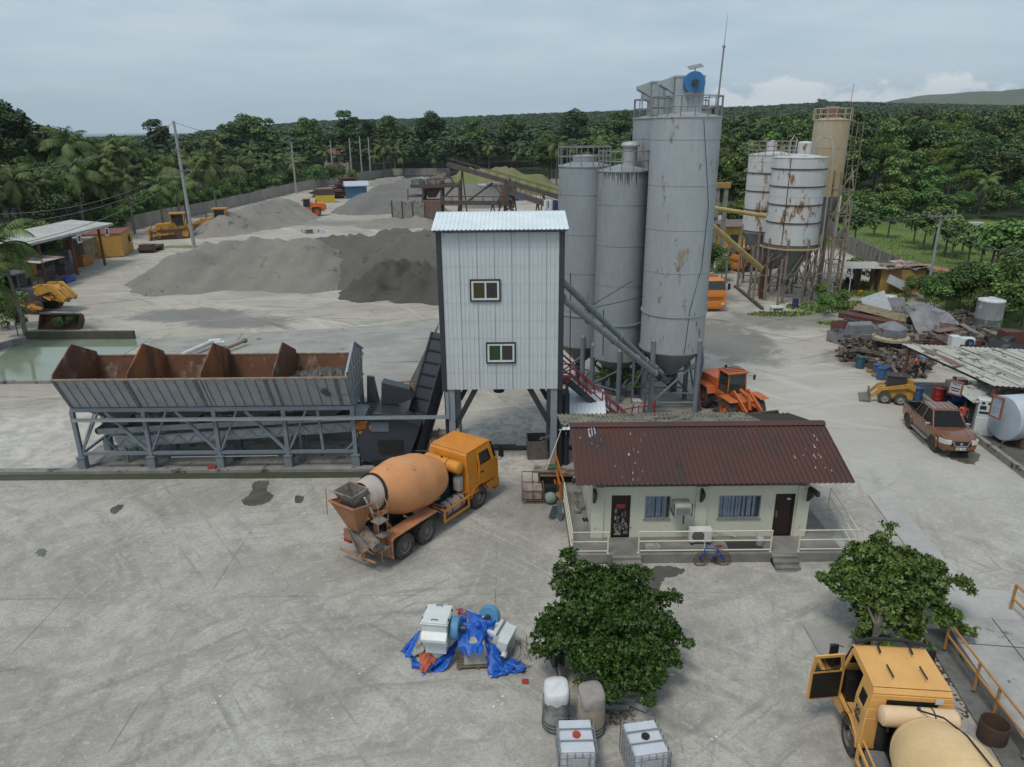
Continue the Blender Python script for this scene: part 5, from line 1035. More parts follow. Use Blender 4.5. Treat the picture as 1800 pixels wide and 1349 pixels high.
th2=R(84);fx,rx_=Vector((math.cos(th2),math.sin(th2),0)),Vector((math.sin(th2),-math.cos(th2),0));org=t2f-fx*4.35*.93+rx_*1.0*.93
m2=mixer('mixer_truck','pale orange mixer truck numbered 50 with its left door wide open by the weighbridge',(org.x,org.y,0),th2,yc,ydrum,pm('cream_tank',(.66,.48,.30),c2=(.6,.43,.26)),ydrum,open_door=True,rearwin=True,sidewin=1)
m2.scale=(.93,)*3
text('50',.32,black,m2,facing((3.98,1.215,1.85),(-1,0,0),(0,0,1)),ext=.006)
b=MB();b.bx(3.78,1.2,1.62,4.2,1.212,1.66);b.bx(3.78,1.2,1.54,4.1,1.212,1.57);b.build('small_lettering',black,m2)
b=MB();b.tube([(3.1,0,2.74),(2.6,-.35,3.0),(1.6,-.4,3.4),(.3,-.3,3.75),(-.8,0,3.8)],.025,6);b.build('hose',black,m2)
b=MB()
for s in(-.45,.45):b.bx(3.9,s-.02,3.115,4.4,s+.02,3.15);b.beam((4.9,s,3.15),(5.2,s,3.22),.05)
b.tube([(5.35,-1.0,3.12),(5.45,-.5,3.2),(5.45,.5,3.2),(5.35,1.,3.12)],.06,8);b.build('roof_trim',black,m2)
b=MB();b.bx(3.5,-.78,2.62,3.52,-.58,2.78);b.build('sticker',whitep,m2)
# dump / mixer trucks far off
oc2=paint('bright_orange_paint',(.62,.20,.02),rust=.12,rc=(.2,.12,.08));
v=at(1292,478);t3=mixer('dump_truck','orange truck standing behind the old rusty silos',(0,0,0),0,oc2,odirty,odirty,odirty,drum=False,group='orange trucks by the old silos');th3=R(207);fx=Vector((math.cos(th3),math.sin(th3),0));t3.location=(v.x-fx.x*5+.6,v.y-fx.y*5+.6,0);t3.rotation_euler.z=th3
b=MB();b.prism([(-2.2,1.25),(3.2,1.25),(3.2,2.7),(-2.6,2.7)],'y',-1.2,-1.13);b.prism([(-2.2,1.25),(3.2,1.25),(3.2,2.7),(-2.6,2.7)],'y',1.13,1.2);b.bx(3.1,-1.13,1.25,3.2,1.13,3.);b.bx(-2.2,-1.13,1.25,3.1,1.13,1.35);b.prism([(-2.65,1.3),(-2.55,1.3),(-2.6,2.7),(-2.7,2.7)],'y',-1.13,1.13);b.build('tipper_body',odirty,t3)
v=at(1250,548);t4=thing('tipper','x','truck');bpy.data.objects.remove(t4)
t4=dup(t3,(v.x-.15,v.y+5.6,0),R(-88),'yellow-orange truck facing the camera beside the tallest silo');t4.name='dump_truck.001'
for ch in list(t4.children):
 if ch.name.startswith('cab')or ch.name.startswith('side_panel')or ch.name.startswith('door'):
  pass
v=at(1172,640);t5=dup(t3,(9.7,55,0),R(92),'yellow-orange truck half hidden behind the cone of the front silo')
def loader(lab,loc,rz,cm,sc=1.,group='orange wheel loaders',cmd=None):
 t=thing('wheel_loader',lab,'loader',loc,rz,group);cmd=cmd or cm
 for x in(-1.55,1.55):
  for s in(-1,1):wheel(t,x,s*1.4,.82,.6,s,rim=cm)
 b=MB();b.prism([(-3.3,1.2),(-3.3,2.0),(-3.1,2.3),(-.6,2.45),(-.5,1.1),(-1.,.8),(-3.0,.9)],'y',-.85,.85);b.build('rear_body',cm,t,bev=.04)
 b=MB();b.bx(-3.38,-.7,1.25,-3.3,.7,2.0);b.cyl((-1.6,.4,2.35),(-1.6,.4,3.0),.1,.09,n=12);b.build('grille',black,t)
 for s in(-1,1):
  b=MB();y0,y1=sorted((s*.85,s*1.5));b.prism([(-2.5,1.72),(-2.2,1.8),(-.75,1.8),(-.55,1.35),(-.6,1.3),(-.8,1.72),(-2.2,1.72),(-2.6,1.4)],'y',y0,y1);b.prism([(.75,1.5),(1.0,1.78),(2.3,1.78),(2.4,1.7),(1.05,1.7),(.8,1.45)],'y',y0,y1);b.build('fender',cm,t)
  b=MB();b.bx(-.5,*sorted((s*.9,s*1.3))[:1],.7,.1,sorted((s*.9,s*1.3))[1],.75);b.bx(-.5,sorted((s*.9,s*1.3))[0],1.1,.1,sorted((s*.9,s*1.3))[1],1.15);b.build('step',black,t)
 b=MB();b.bx(-.55,-.85,1.2,.75,.85,1.65);b.prism([(.6,.75),(2.1,.8),(2.2,1.6),(1.4,1.9),(.6,1.6)],'y',-.5,.5);b.build('front_frame',cmd,t,bev=.03)
 b=MB();
 for x,y in((-.5,-.78),(-.5,.78),(.75,-.7),(.75,.7)):b.beam((x,y,1.65),(x+(.0 if x<0 else-.1),y*.92,3.1),.09)
 b.bx(-.62,-.8,3.08,.78,.8,3.2);c=b.build('cab',cm if 0 else cmd,t,bev=.03)
 b=MB();b.bx(-.52,-.74,1.65,.7,.74,3.08,.94);b.build('cab_glass',pm('teal_dark_glass',(.02,.05,.045),r=.08,spec=.7),t)
 b=MB();
 for k in range(4):b.bx(-.5+k*.32,-.72,3.2,-.42+k*.32,.72,3.23)
 b.build('roof_rack',black,c)
 for s in(-1,1):
  b=MB();b.prism([(.9,1.9),(1.3,2.15),(3.1,1.25),(3.3,.65),(3.1,.55),(2.8,1.05),(1.2,1.75)],'y',*sorted((s*.5,s*.62)));b.cyl((1.0,s*.4,1.2),(2.5,s*.4,1.3),.1,n=12);b.build('lift_arm',cm,t)
  b=MB();b.tube([(.7,s*.8,2.9),(.95,s*1.15,2.9)],.02,5);b.bx(.9,s*1.15-.08,2.65,.96,s*1.15+.08,3.0);b.build('mirror',black,t)
 b=MB();b.cyl((1.2,0,2.1),(2.3,0,1.9),.12,n=12);b.beam((2.2,0,2.1),(2.5,0,1.1),.18);b.build('tilt_cylinder',cmd,t)
 b=MB();o_=[(3.15,.9),(3.1,.35),(3.3,.12),(4.35,.08),(4.35,.14),(3.4,.2),(3.2,.42),(3.25,.9),(3.6,1.3),(3.5,1.35)];b.prism(o_,'y',-1.5,1.5)
 for s in(-1,1):b.prism([(3.15,.9),(3.1,.35),(3.3,.12),(4.35,.08),(3.55,1.32)],'y',*sorted((s*1.5,s*1.45)))
 b.build('bucket',rustd,t)
 t.scale=(sc,)*3;return t
lo=paint('loader_orange',(.50,.125,.03),c2=(.42,.11,.035),rust=.22,rc=(.14,.10,.08))
v=at(1262,726);L1_=loader('orange wheel loader parked beside the silos behind the office roof',(v.x+.7,v.y+.1,0),R(-76),lo,.86)
v=at(542,380);loader('orange wheel loader with a raised earthy bucket far off beside the long sand heap',(v.x,v.y,0),R(197),paint('loader_orange_far',(.60,.15,.03),rust=.05),1.1)
# ================================================================ foreground things
# IBC tanks
ibcw=pm('translucent_white_plastic',(.50,.53,.57),r=.35,c2=(.44,.47,.52),ns=1.5,rust=.03);cagem=pm('cage_tube',(.30,.32,.34),r=.4,met=.5)
def ibc(lab,loc,rz,capm):
 t=thing('bulk_container',lab,'container',loc,rz,'white caged liquid containers');b=MB();b.bx(-.46,-.56,.15,.46,.56,1.02);o=b.build('bottle',ibcw,t,bev=.07)
 b=MB();
 for y in(-.38,0.0,.38):b.bx(-.44,y-.17,1.0,.44,y+.17,1.045)
 b.build('bottle_top',ibcw,t,bev=.03)
 b=MB()
 for z in(.2,.42,.64,.86,1.06):
  b.tube([(-.5,-.6,z),(.5,-.6,z),(.5,.6,z),(-.5,.6,z)],.014,6,True)
 for k in range(6):
  x=-.5+k*.2;b.tube([(x,-.6,.12),(x,-.6,1.06)],.012,5);b.tube([(x,.6,.12),(x,.6,1.06)],.012,5)
 for k in range(7):
  y=-.6+k*.2;b.tube([(-.5,y,.12),(-.5,y,1.06)],.012,5);b.tube([(.5,y,.12),(.5,y,1.06)],.012,5)
 for y in(-.2,.2):b.tube([(-.5,y,1.075),(.5,y,1.075)],.018,6)
 b.build('cage',cagem,t);b=MB();b.cyl((0,0,1.04),(0,0,1.1),.11,n=20);b.cyl((0,0,1.1),(0,0,1.115),.06,n=12);b.build('cap',capm,t)
 b=MB();b.bx(-.5,-.6,.0,.5,.6,.12);b.bx(-.2,-.62,.45,.25,-.6,.85);b.build('pallet',pm('grey_plate',(.35,.37,.38),c2=(.28,.3,.3)),t);return t
v=at(1013,1290,1.05);ibc('caged white container with a red cap at the bottom of the photo',(v.x,v.y-.05,0),R(1),pm('red_cap',(.42,.05,.03),r=.5))
v=at(1134,1293,1.05);ibc('caged white container with a black cap to the right of the red capped one',(v.x,v.y-.05,0),R(9),black)
# wrapped bins
def wrapped(lab,loc,rz,bodym,topm):
 t=thing('wrapped_bin',lab,'bin',loc,rz,'tall round wrapped bins');b=MB();b.lathe([(.38,0),(.40,.05),(.40,.9),(.39,1.25)],28);b.build('bin_body',bodym,t)
 b=MB();n_=28;vs=[]
 for r_,z in((.02,1.46),(.25,1.46),(.46,1.44),(.52,1.38),(.53,1.2),(.52,1.06)):
  for i in range(n_):
   a=2*PI*i/n_;k=1/max(.001,(abs(math.cos(a))**4+abs(math.sin(a))**4)**.25)if r_>.2 else 1;k*=.68;vs.append((r_*k*math.cos(a),r_*k*math.sin(a)*1.12,z+(.035*math.sin(a*5)+.03*math.sin(a*9)if z<1.1 else 0)+(.03*math.sin(a+1)if z>1.3 else 0)))
 b.add(vs,[(q*n_+i,q*n_+(i+1)%n_,(q+1)*n_+(i+1)%n_,(q+1)*n_+i)for q in range(5)for i in range(n_)]+[tuple(range(n_))]);b.build('cover',topm,t,ang=50);b=MB()
 for z in(.08,.2,.32):b.lathe([(.40,z-.02),(.415,z),(.40,z+.02)],28,close=False)
 b.build('hoop',black,t);return t
v=at(978,1205,1.45);wrapped('tall bin with smeared clear wrapping and a clean white cover, left of its pair',(v.x,v.y-.0,0),0,pm('smeared_wrap',(.32,.33,.32),r=.5,c2=(.06,.06,.06),ns=2.2,nt_=.5),pm('white_sack',(.60,.61,.62),r=.6,rust=.05,rc=(.1,.1,.1)))
v=at(1040,1213,1.45);wrapped('tall tan bin with a dusty grey cement bag cover, right of its pair',(v.x,v.y,0),R(8),pm('tan_wrap',(.36,.28,.20),r=.6,c2=(.42,.42,.42),ns=1.2,nt_=.5),pm('dusty_grey_cover',(.30,.28,.255),r=.9,c2=(.22,.20,.185),ns=2.5))
# scrap channels under the tree
v=at(1058,1200);b=MB();r_=random.Random(5);zg=pm('galvanised_offcut',(.33,.37,.37),r=.5)
for k in range(13):
 a=r_.uniform(.9,2.4);c=Vector((v.x+r_.uniform(-.35,.45),v.y+r_.uniform(0,1.1),.12+k*.055));l=r_.uniform(.9,1.8);d=Vector((math.cos(a),math.sin(a),r_.uniform(-.1,.22)))*l/2;b.beam(c-d,c+d,.09,.03);b.beam(c-d+Vector((0,0,.03)),c+d+Vector((0,0,.03)),.02,.08)
v2=at(1092,1240)
for k in range(5):a=r_.uniform(-.8,.4);c=Vector((v2.x+r_.uniform(-.3,.3),v2.y+r_.uniform(-.2,.3),.1+k*.06));d=Vector((math.cos(a),math.sin(a),.05))*.5;b.beam(c-d,c+d,.12,.1)
tag(b.build('metal_offcuts',zg,smooth=False),'heap of pale grey galvanised steel offcuts under the dark green tree','scrap metal')
v=at(1083,1252);b=MB();b.bx(-.3,-.2,0,.3,.2,.45);b.bx(-.22,-.22,.1,.22,-.2,.35);tag(b.build('grey_box',pm('pale_grey_green',(.3,.33,.32)),loc=(v.x+.2,v.y+.5,0),rz=.3,bev=.01),'pale grey-green metal box beside the tan bin under the tree','box')
b=MB();r_=random.Random(8)
for k in range(70):q=at(r_.uniform(1050,1115),r_.uniform(1210,1275));b.box((q.x,q.y,.03),(r_.uniform(.05,.15),r_.uniform(.05,.12),.05),(r_.random(),r_.random(),r_.random()*3))
tag(b.build('rubble',pm('dark_rubble',(.12,.11,.10),c2=(.25,.2,.17),ns=6,nt_=.5,isl=.4)),'dark rubble and leaf litter around the foot of the dark green tree','rubble',kind='stuff')
# motorcycles
def motorcycle(lab,loc,rz,bodym,plate=False):
 t=thing('motorcycle',lab,'motorcycle',loc,rz,'motorcycles parked under the tree')
 for x in(-.62,.62):wheel(t,x,.06,.29,.12,1)
 b=MB();b.prism([(-.75,.62),(-.95,.78),(-.2,.82),(.05,.72),(.0,.45),(-.5,.4)],'y',-.11,.11);b.prism([(.25,.45),(.35,.95),(.55,.9),(.5,.4)],'y',-.18,.18);b.prism([(-.1,.32),(.3,.3),(.3,.42),(-.1,.42)],'y',-.14,.14);b.build('body',bodym,t,bev=.03)
 b=MB();b.bx(-.8,-.13,.8,-.05,.13,.88);b.bx(-.3,-.15,.25,.3,.15,.5);b.tube([(.62,0,.29),(.42,0,.95)],.05,8);b.tube([(.38,-.33,1.02),(.42,-.1,.98),(.42,.1,.98),(.38,.33,1.02)],.02,6);b.tube([(-.3,-.15,.25),(-.8,-.17,.35)],.05,8);b.build('seat_and_engine',black,t,bev=.02)
 b=MB();b.cyl((.3,.3,1.0),(.28,.38,1.2),.01,n=5);b.bx(.22,.33,1.15,.26,.47,1.25);b.bx(.22,-.47,1.15,.26,-.33,1.25);b.build('mirror',black,t)
 b=MB();b.bx(-.99,-.1,.7,-.95,.1,.78);b.build('tail_lamp',pm('orange_lamp',(.6,.12,.02)),t)
 if plate:b=MB();b.box((-1.02,0,.58),(.02,.24,.18),(0,.25,0));b.build('number_plate',whitep,t)
 return t
v=at(962,1190);motorcycle('black motorcycle at the left edge of the dark green tree beside the white covered bin',(v.x+.25,v.y+.45,0),R(-75),pm('black_plastic',(.01,.01,.01)))
v=at(1162,1222);motorcycle('motorcycle with orange tail and white plate poking out right of the dark green tree',(v.x-.35,v.y+1.15,0),R(115),pm('orange_fairing',(.62,.13,.01)),True)
# dust collectors, tarpaulins, pallets
cw=pm('clean_white_panel',(.58,.62,.62),r=.35,c2=(.52,.56,.56),ns=1.5);fb=paint('light_blue_fan',(.09,.26,.45),rust=.03)
v=at(768,1082,1.75);t=thing('dust_collector','upright white dust collector with hinged lid and blue fan, tallest of the pair','machine',(v.x,v.y,0),R(-8));b=MB();b.bx(-.4,-.42,.9,.4,.5,1.72);b.prism([(-.43,1.0),(-.6,1.05),(-.6,1.3),(-.43,1.45)],'y',-.35,.35)if 0 else None;b.bx(-.34,-.36,.55,.34,.42,.9);b.prism([(-.42,1.1),(-.62,1.16),(-.62,1.26),(-.42,1.45)],'x',-.42,.42);b.build('cabinet',cw,t,bev=.012)
b=MB();b.bx(-.44,-.46,1.7,.44,.54,1.74);b.bx(-.41,-.43,1.74,.41,.51,1.79);b.build('lid',cw,t,bev=.012);b=MB()
for y in(-.32,.42):b.tube([(-.1,y,1.79),(-.1,y,1.84),(.1,y,1.84),(.1,y,1.79)],.014,6)
for x in(-.42,.42):b.box((x,-.2,1.75),(.04,.08,.08));b.box((x,.3,1.75),(.04,.08,.08))
b.build('handle',steel_d,t);b=MB();b.lathe([(.34,.55),(.2,.2),(.2,0)],20);b.build('cone',cw,t)
fan(t,(.42,.1,1.25),.34,.28,(1,0,0),fb)
v=at(872,1098,.95);t=thing('dust_collector','tilted white dust collector half under the blue tarpaulin, lower of the pair','machine',(v.x,v.y,0),R(-20));b=MB();b.box((-.25,0,.68),(1.1,.8,.55),(0,R(14),0));b.box((.42,-.15,.62),(.34,.95,.42),(0,R(12),0));b.cyl((.5,-.5,.4),(.5,-.7,.3),.1,n=14);b.build('cabinet',cw,t,bev=.012);b=MB();b.box((.18,.0,.9),(.05,.85,.07),(0,R(12),0));b.build('rib',galv,t);fan(t,(-.35,.42,.95),.34,.26,(0,-1,.3),fb)
tb=pm('blue_tarpaulin',(.008,.11,.50),r=.5,c2=(.005,.065,.32),ns=2.5,nt_=.8,bump=.25,bs=6);to_=pm('orange_tarpaulin',(.45,.09,.035),r=.7,c2=(.30,.08,.04),ns=3);tg=pm('dusty_plastic_sheet',(.32,.31,.29),r=.7,c2=(.22,.21,.20),ns=3)
def A3(px,py,z):q=at(px,py,z);return(q.x,q.y,z)
cloth([A3(812,1068,1.5),A3(870,1092,1.1),A3(868,1120,.75),A3(800,1108,.95)],'blue_tarpaulin',tb,'blue tarpaulin stretched over the tilted white dust collector','tarpaulin',1,.1,22)
cloth([A3(818,1108,.85),A3(796,1148,.32),A3(742,1186,.05),A3(768,1160,.15)],'blue_tarpaulin',tb,'blue tarpaulin fold sweeping down to the left front of the pile','tarpaulin',2,.12,22)
cloth([A3(798,1092,1.25),A3(856,1098,1.05),A3(850,1146,.8),A3(812,1150,.7)],'blue_tarpaulin',tb,'blue tarpaulin draped over the middle of the pile above the boxy grey machine','tarpaulin',23,.12,22)
cloth([A3(838,1110,.85),A3(866,1130,.55),A3(900,1182,.04),A3(858,1180,.05)],'blue_tarpaulin',tb,'blue tarpaulin fold running down to the right front of the pile','tarpaulin',3,.14,22)
cloth([A3(856,1158,.12),A3(916,1158,.12),A3(924,1178,.03),A3(862,1192,.03)],'blue_tarpaulin',tb,'crumpled blue tarpaulin end lying on the concrete at the right of the pile','tarpaulin',4,.12,18)
cloth([A3(738,1106,.5),A3(748,1124,.35),A3(722,1158,.04),A3(704,1144,.04)],'blue_tarpaulin',tb,'torn blue tarpaulin strip trailing on the left of the pile','tarpaulin',6,.1,18)
cloth([A3(720,1158,.2),A3(800,1146,.3),A3(780,1180,.04),A3(724,1174,.04)],'blue_tarpaulin',tb,'blue tarpaulin bunched along the ground under the grey sheet','tarpaulin',7,.12,18)
cloth([A3(780,1138,.42),A3(736,1148,.38),A3(740,1184,.06),A3(756,1176,.1)],'orange_tarpaulin',to_,'orange tarpaulin flap at the left front of the pile','tarpaulin',8,.07,16)
cloth([A3(815,1106,.9),A3(830,1104,.9),A3(836,1140,.5),A3(822,1132,.5)],'orange_tarpaulin',to_,'small orange tarpaulin scrap in the middle of the pile','tarpaulin',9,.05,12)
cloth([A3(802,1068,1.5),A3(815,1072,1.45),A3(820,1084,1.3),A3(806,1084,1.3)],'orange_tarpaulin',to_,'small orange rag near the top of the leaning pole','tarpaulin',19,.08,10)
cloth([A3(740,1108,.72),A3(790,1110,.7),A3(778,1152,.15),A3(724,1150,.15)],'grey_sheet',tg,'grey plastic sheet hanging round the foot of the tall dust collector','sheet',10,.1,20)
cloth([A3(862,1124,.5),A3(882,1126,.5),A3(884,1150,.15),A3(866,1154,.15)],'grey_sheet',tg,'grey sheet under the tilted dust collector','sheet',11,.09,14)
t=thing('wrapped_machine','boxy machine under a pale grey sheet at the front of the pile on a pallet','machine',A3(838,1176,0),R(3));b=MB();b.bx(-.42,.0,.14,.42,.75,.95,.62);o=b.build('cover',pm('pale_sheet',(.37,.36,.33),r=.8,c2=(.28,.27,.25),ns=2.2,bump=.3,bs=5),t,bev=.05);b=MB()
for k in range(4):b.bx(-.65,-.05+k*.13,.1,.6,.04+k*.13,.13)
for x in(-.6,0,.5):b.bx(x,-.05,0,x+.09,.5,.1)
b.build('pallet',wood,t)
b=MB();b.cyl(A3(815,1070,1.5),A3(832,1124,.75),.028,n=8);tag(b.build('pole',pm('bamboo',(.42,.28,.12))),'bamboo pole leaning against the middle of the tarpaulin pile','pole')
b=MB();v=at(905,1142);r_=random.Random(3)
for k in range(22):c=Vector((v.x+r_.uniform(-.35,.5),v.y+r_.uniform(-1.0,.3),.03));a=r_.uniform(0,3.1);d=Vector((math.cos(a),math.sin(a),.03))*r_.uniform(.1,.4);b.tube([c-d,c+Vector((0,0,.04)),c+d],.008,4)
tag(b.build('twigs',pm('dark_twigs',(.10,.07,.05),isl=.4)),'scatter of twigs and frayed string right of the tarpaulin pile','debris',kind='stuff')
cloth([A3(918,1194,.03),A3(928,1193,.05),A3(929,1202,.03),A3(917,1201,.03)],'red_rag',pm('red_rag',(.35,.03,.03)),'small red rag on the concrete right of the tarpaulins','rag',14,.05,8)
# ================================================================ weighbridge and orange rails at the lower right
wb=MB();a0,a1=at(1640,1075,0),at(1738,1062,0);hZ=.45;pA,pB=at(1655,1085,hZ),at(1735,1058,hZ);dR=Vector((pB.y,0,0))
def gl(px,py,z):q=at(px,py,z);return Vector((q.x,q.y,z))
lA,lB=gl(1660,1090,hZ),gl(1800,1300,hZ);dv=(lB-lA).normalized();nrm=Vector((-dv.y,dv.x,0));nrm=nrm if nrm.x>0 else-nrm
L0_,L1_=lA-dv*.3,lA+dv*16;wid=3.3
c0,c1,c2,c3=L0_,L1_,L1_+nrm*wid,L0_+nrm*wid
def pbox(cs,z0,z1):b=MB();b.add([(c.x,c.y,z0)for c in cs]+[(c.x,c.y,z1)for c in cs],[(3,2,1,0),(4,5,6,7),(0,1,5,4),(1,2,6,5),(2,3,7,6),(3,0,4,7)]);return b
wbm=pm('weighbridge_deck',(.36,.36,.345),r=.85,c2=(.24,.24,.23),ns=.8,nt_=.6,bump=.2,rust=.2,rc=(.14,.14,.13),rs=1.)
o=pbox((c0,c1,c2,c3),0,hZ).build('weighbridge',wbm,smooth=False,bev=.01);tag(o,'raised pale concrete weighbridge deck running down the right edge','weighbridge')
o=pbox((c0-nrm*.02-dv*2.0,c0-nrm*.02-dv*.003,c3-dv*.003,c3-dv*2.0),0,.3).build('ramp',aprm,smooth=False);struct(o)
b=MB();
for f in(.5,):b.beam(c0.lerp(c3,f)+Vector((0,0,.004)),c1.lerp(c2,f)+Vector((0,0,.004)),.03,.012)
for k in range(4):p=c0+dv*(1.5+k*4);b.beam(p+Vector((0,0,.004)),p+nrm*wid+Vector((0,0,.004)),.03,.012)
b.build('slab_joints',moss);struct(C.objects[-1])
orr=paint('orange_rail_paint2',(.42,.21,.06),rust=.2,rc=(.2,.1,.06))
pts=[gl(1655,1135,.3)+Vector((0,0,0)),]
p0=gl(1660,1135,.0);q=[]
for(px,py)in((1660,1140),(1712,1212),(1746,1258),(1800,1330),(1850,1400)):v=gl(px,py,.2);q.append((v.x,v.y,.2))
rail2(q,'orange pipe railing along the left edge of the weighbridge',mat=orr,h=1.0,levels=(1.,.55),r=.04,npost=9,z=.2,grp='orange railings of the weighbridge')
q=[(gl(1775,1075,.2).x,gl(1775,1075,.2).y,.2),(gl(1850,1150,.2).x,gl(1850,1150,.2).y,.2)]
rail2(q,'orange pipe railing at the far right edge beyond the weighbridge',mat=orr,h=1.1,levels=(1.,.5),r=.045,npost=9,z=.2,grp='orange railings of the weighbridge')
v=at(1742,1300);b=MB();b.lathe([(.36,0),(.38,.03),(.38,.62),(.36,.62),(.35,.1),(.02,.08)],24,close=False);tag(b.build('open_drum',rustd,loc=(v.x,v.y,0)),'open topped dark rusty drum between the mixer truck and the weighbridge','drum')
v=at(1512,1135);b=MB();b.lathe([(.25,0),(.27,.03),(.3,.55),(.28,.55),(.25,.42),(.02,.44)],20,close=False);tag(b.build('rubbish_bucket',pm('grey_bucket',(.28,.3,.3)),loc=(v.x,v.y,0)),'round grey bin full of scraps at the foot of the lighter green tree','bin')
b=MB();r_=random.Random(6)
for k in range(260):
 f=r_.random();q=lA.lerp(lB,f*.8)-nrm*r_.uniform(.6,1.5);b.box((q.x,q.y,.015+r_.random()*.02),(r_.uniform(.05,.16),r_.uniform(.03,.08),.01),(r_.random()*.5,r_.random()*.5,r_.random()*3))
tag(b.build('fallen_leaves',pm('brown_leaves',(.16,.09,.05),c2=(.07,.05,.03),isl=.5)),'brown fallen leaves along the channel beside the weighbridge','leaves',kind='stuff')
o=pbox((lA-nrm*.75,L1_-nrm*.75,L1_-nrm*.02,lA-nrm*.02),0,.06).build('drain',pm('dark_channel',(.10,.10,.095),r=.9,c2=(.15,.15,.14)),smooth=False);struct(o)
# ================================================================ fuel station on the right
# raised curb platform
ke0,ke1=at(1600,690,0),at(1795,838,0);kd=(ke1-ke0).normalized();kn=Vector((-kd.y,kd.x,0));kn=kn if kn.x>0 else-kn
def kp(a,b_,z=0):q=ke1+kd*a+kn*b_;return Vector((q.x,q.y,z))
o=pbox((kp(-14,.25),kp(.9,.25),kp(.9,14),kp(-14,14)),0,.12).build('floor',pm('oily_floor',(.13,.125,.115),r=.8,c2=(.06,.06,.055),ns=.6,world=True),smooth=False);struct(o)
o=pbox((kp(-13,0),kp(.9,0),kp(.9,.25),kp(-13,.25)),0,.38).build('kerb',conc,smooth=False,bev=.02);struct(o)
o=pbox((kp(.9,0),kp(1.15,0),kp(1.15,14),kp(.9,14)),0,.38).build('kerb',conc,smooth=False,bev=.02);struct(o)
def onp(px,py,z=.12):q=at(px,py,z);return Vector((q.x,q.y,z))
# big canopy
cr=[at(1583,604,3.05),at(1746,678,2.95)]
canm=pm('pale_weathered_sheet',(.42,.43,.39),r=.7,c2=(.30,.30,.27),ns=.6,nt_=.8,st=1.,rust=.30,rc=(.10,.10,.085),rs=1.4)
t=thing('station_canopy','large weathered corrugated canopy over the fuel station','canopy',(cr[1].x,cr[1].y,0));O_=Vector((cr[1].x,cr[1].y,0))
uu=(cr[1]-cr[0]);vv=(at(1830,616,3.3)-cr[0]).normalized()
b=MB();b.corr(cr[0]-O_,-vv,uu,.001,.001)if 0 else None
n_=34;Wd=11.0
b=MB();o0=cr[0]-O_;udir=vv.normalized();
# ribs run away from the road edge
b.corr(o0+udir*Wd,-udir,uu,Wd,uu.length,.26,.06,.012);b.build('roof_sheet',canm,t)
b=MB()
for f in(.02,.5,.97):p=o0+uu*f+Vector((0,0,-.12));b.beam(p,p+udir*Wd,.1,.15)
for f in(.03,.35,.7):p=o0+udir*(Wd*f)+Vector((0,0,-.2));b.beam(p,p+uu,.08,.12)
b.build('rafter',rustd,t)
redpost=pm('red_oxide_post',(.17,.05,.035),r=.7,rust=.2)
for f,w_ in((.06,.25),(.97,.25),(.06,6.5),(.97,6.5)):p=o0+uu*f+udir*w_;b=MB();b.beam((p.x,p.y,.1),(p.x,p.y,p.z-.1),.16);b.build('post',redpost,t)
b=MB();p=o0+uu*.2;r_=random.Random(2)
for k in range(9):q=o0+uu*(.12+.05*k)+udir*(.25+r_.uniform(0,.25));b.add([q+Vector((0,0,.035)),q+uu*.055+Vector((0,0,.035)),q+uu*.055+udir*.5+Vector((0,0,.035)),q+udir*.45+Vector((0,0,.035))],[(0,1,2,3)])
b.build('rust_patch',pm('faded_red_patch',(.22,.10,.09),r=.8),t)
b=MB();r_=random.Random(44)
for k in range(75):w_=round(r_.uniform(.5,Wd-.3)/.26)*.26;l0=r_.random()*.8;l1=min(.995,l0+r_.uniform(.05,.45));p,q=o0+udir*w_+uu*l0+Vector((0,0,.045)),o0+udir*w_+uu*l1+Vector((0,0,.045));b.beam(p,q,r_.uniform(.04,.12),.012)
b.build('grime_streak',pm('grey_grime',(.13,.13,.115),c2=(.2,.2,.18),isl=.35),t)
# low lean-to inside, notice boards
b=MB();p=at(1672,683,2.2);p2=at(1703,706,2.0);b.corr((p.x,p.y,2.3),(p2-p),(4.5,.5,.25),2.0,4.2,.2,.04,.01);tag(b.build('small_canopy',canm),'small corrugated awning under the big canopy behind the fuel pump','awning')
bf=pm('rusty_orange_frame',(.28,.10,.05),r=.7)
for(px,py,w_,h_,z,cm_,lab)in((1680,682,.72,.8,3.0,pm('notice_paper',(.45,.48,.50),c2=(.4,.43,.45)),'framed notice board with bold lettering hanging under the canopy'),(1752,716,.7,1.2,3.,pm('pale_blue_board',(.36,.44,.50)),'framed pale blue notice board on the red post beside the white tank')):
 v=at(px,py,3.0 if px<1700 else 2.3);t2=thing('notice_board',lab,'sign',(v.x,v.y,v.z),math.atan2(uu.y,uu.x)+R(25 if px<1700 else 8),'notice boards of the fuel station');b=MB();b.ring([(-w_/2,-h_/2),(w_/2,-h_/2),(w_/2,h_/2),(-w_/2,h_/2)],[(-w_/2+.07,-h_/2+.07),(w_/2-.07,-h_/2+.07),(w_/2-.07,h_/2-.07),(-w_/2+.07,h_/2-.07)],'y',-.05,.05);b.build('frame',bf,t2);b=MB();b.bx(-w_/2+.07,-.01,-h_/2+.07,w_/2-.07,.03,h_/2-.07);b.build('board',cm_,t2)
 if px<1700:
  text('NO',.24,black,t2,facing((0,-.012,.18),(1,0,0),(0,0,1)),ext=.003);b=MB();b.bx(-.25,-.016,-.06,.25,-.01,-.0);b.bx(-.2,-.016,-.2,.2,-.01,-.14);b.build('text_line',black,t2)
 else:
  b=MB()
  for k in range(6):b.bx(-.24,-.016,.38-k*.14,.24-.08*(k%3),-.01,.41-k*.14)
  b.build('text_line',pm('grey_ink',(.2,.22,.26)),t2)
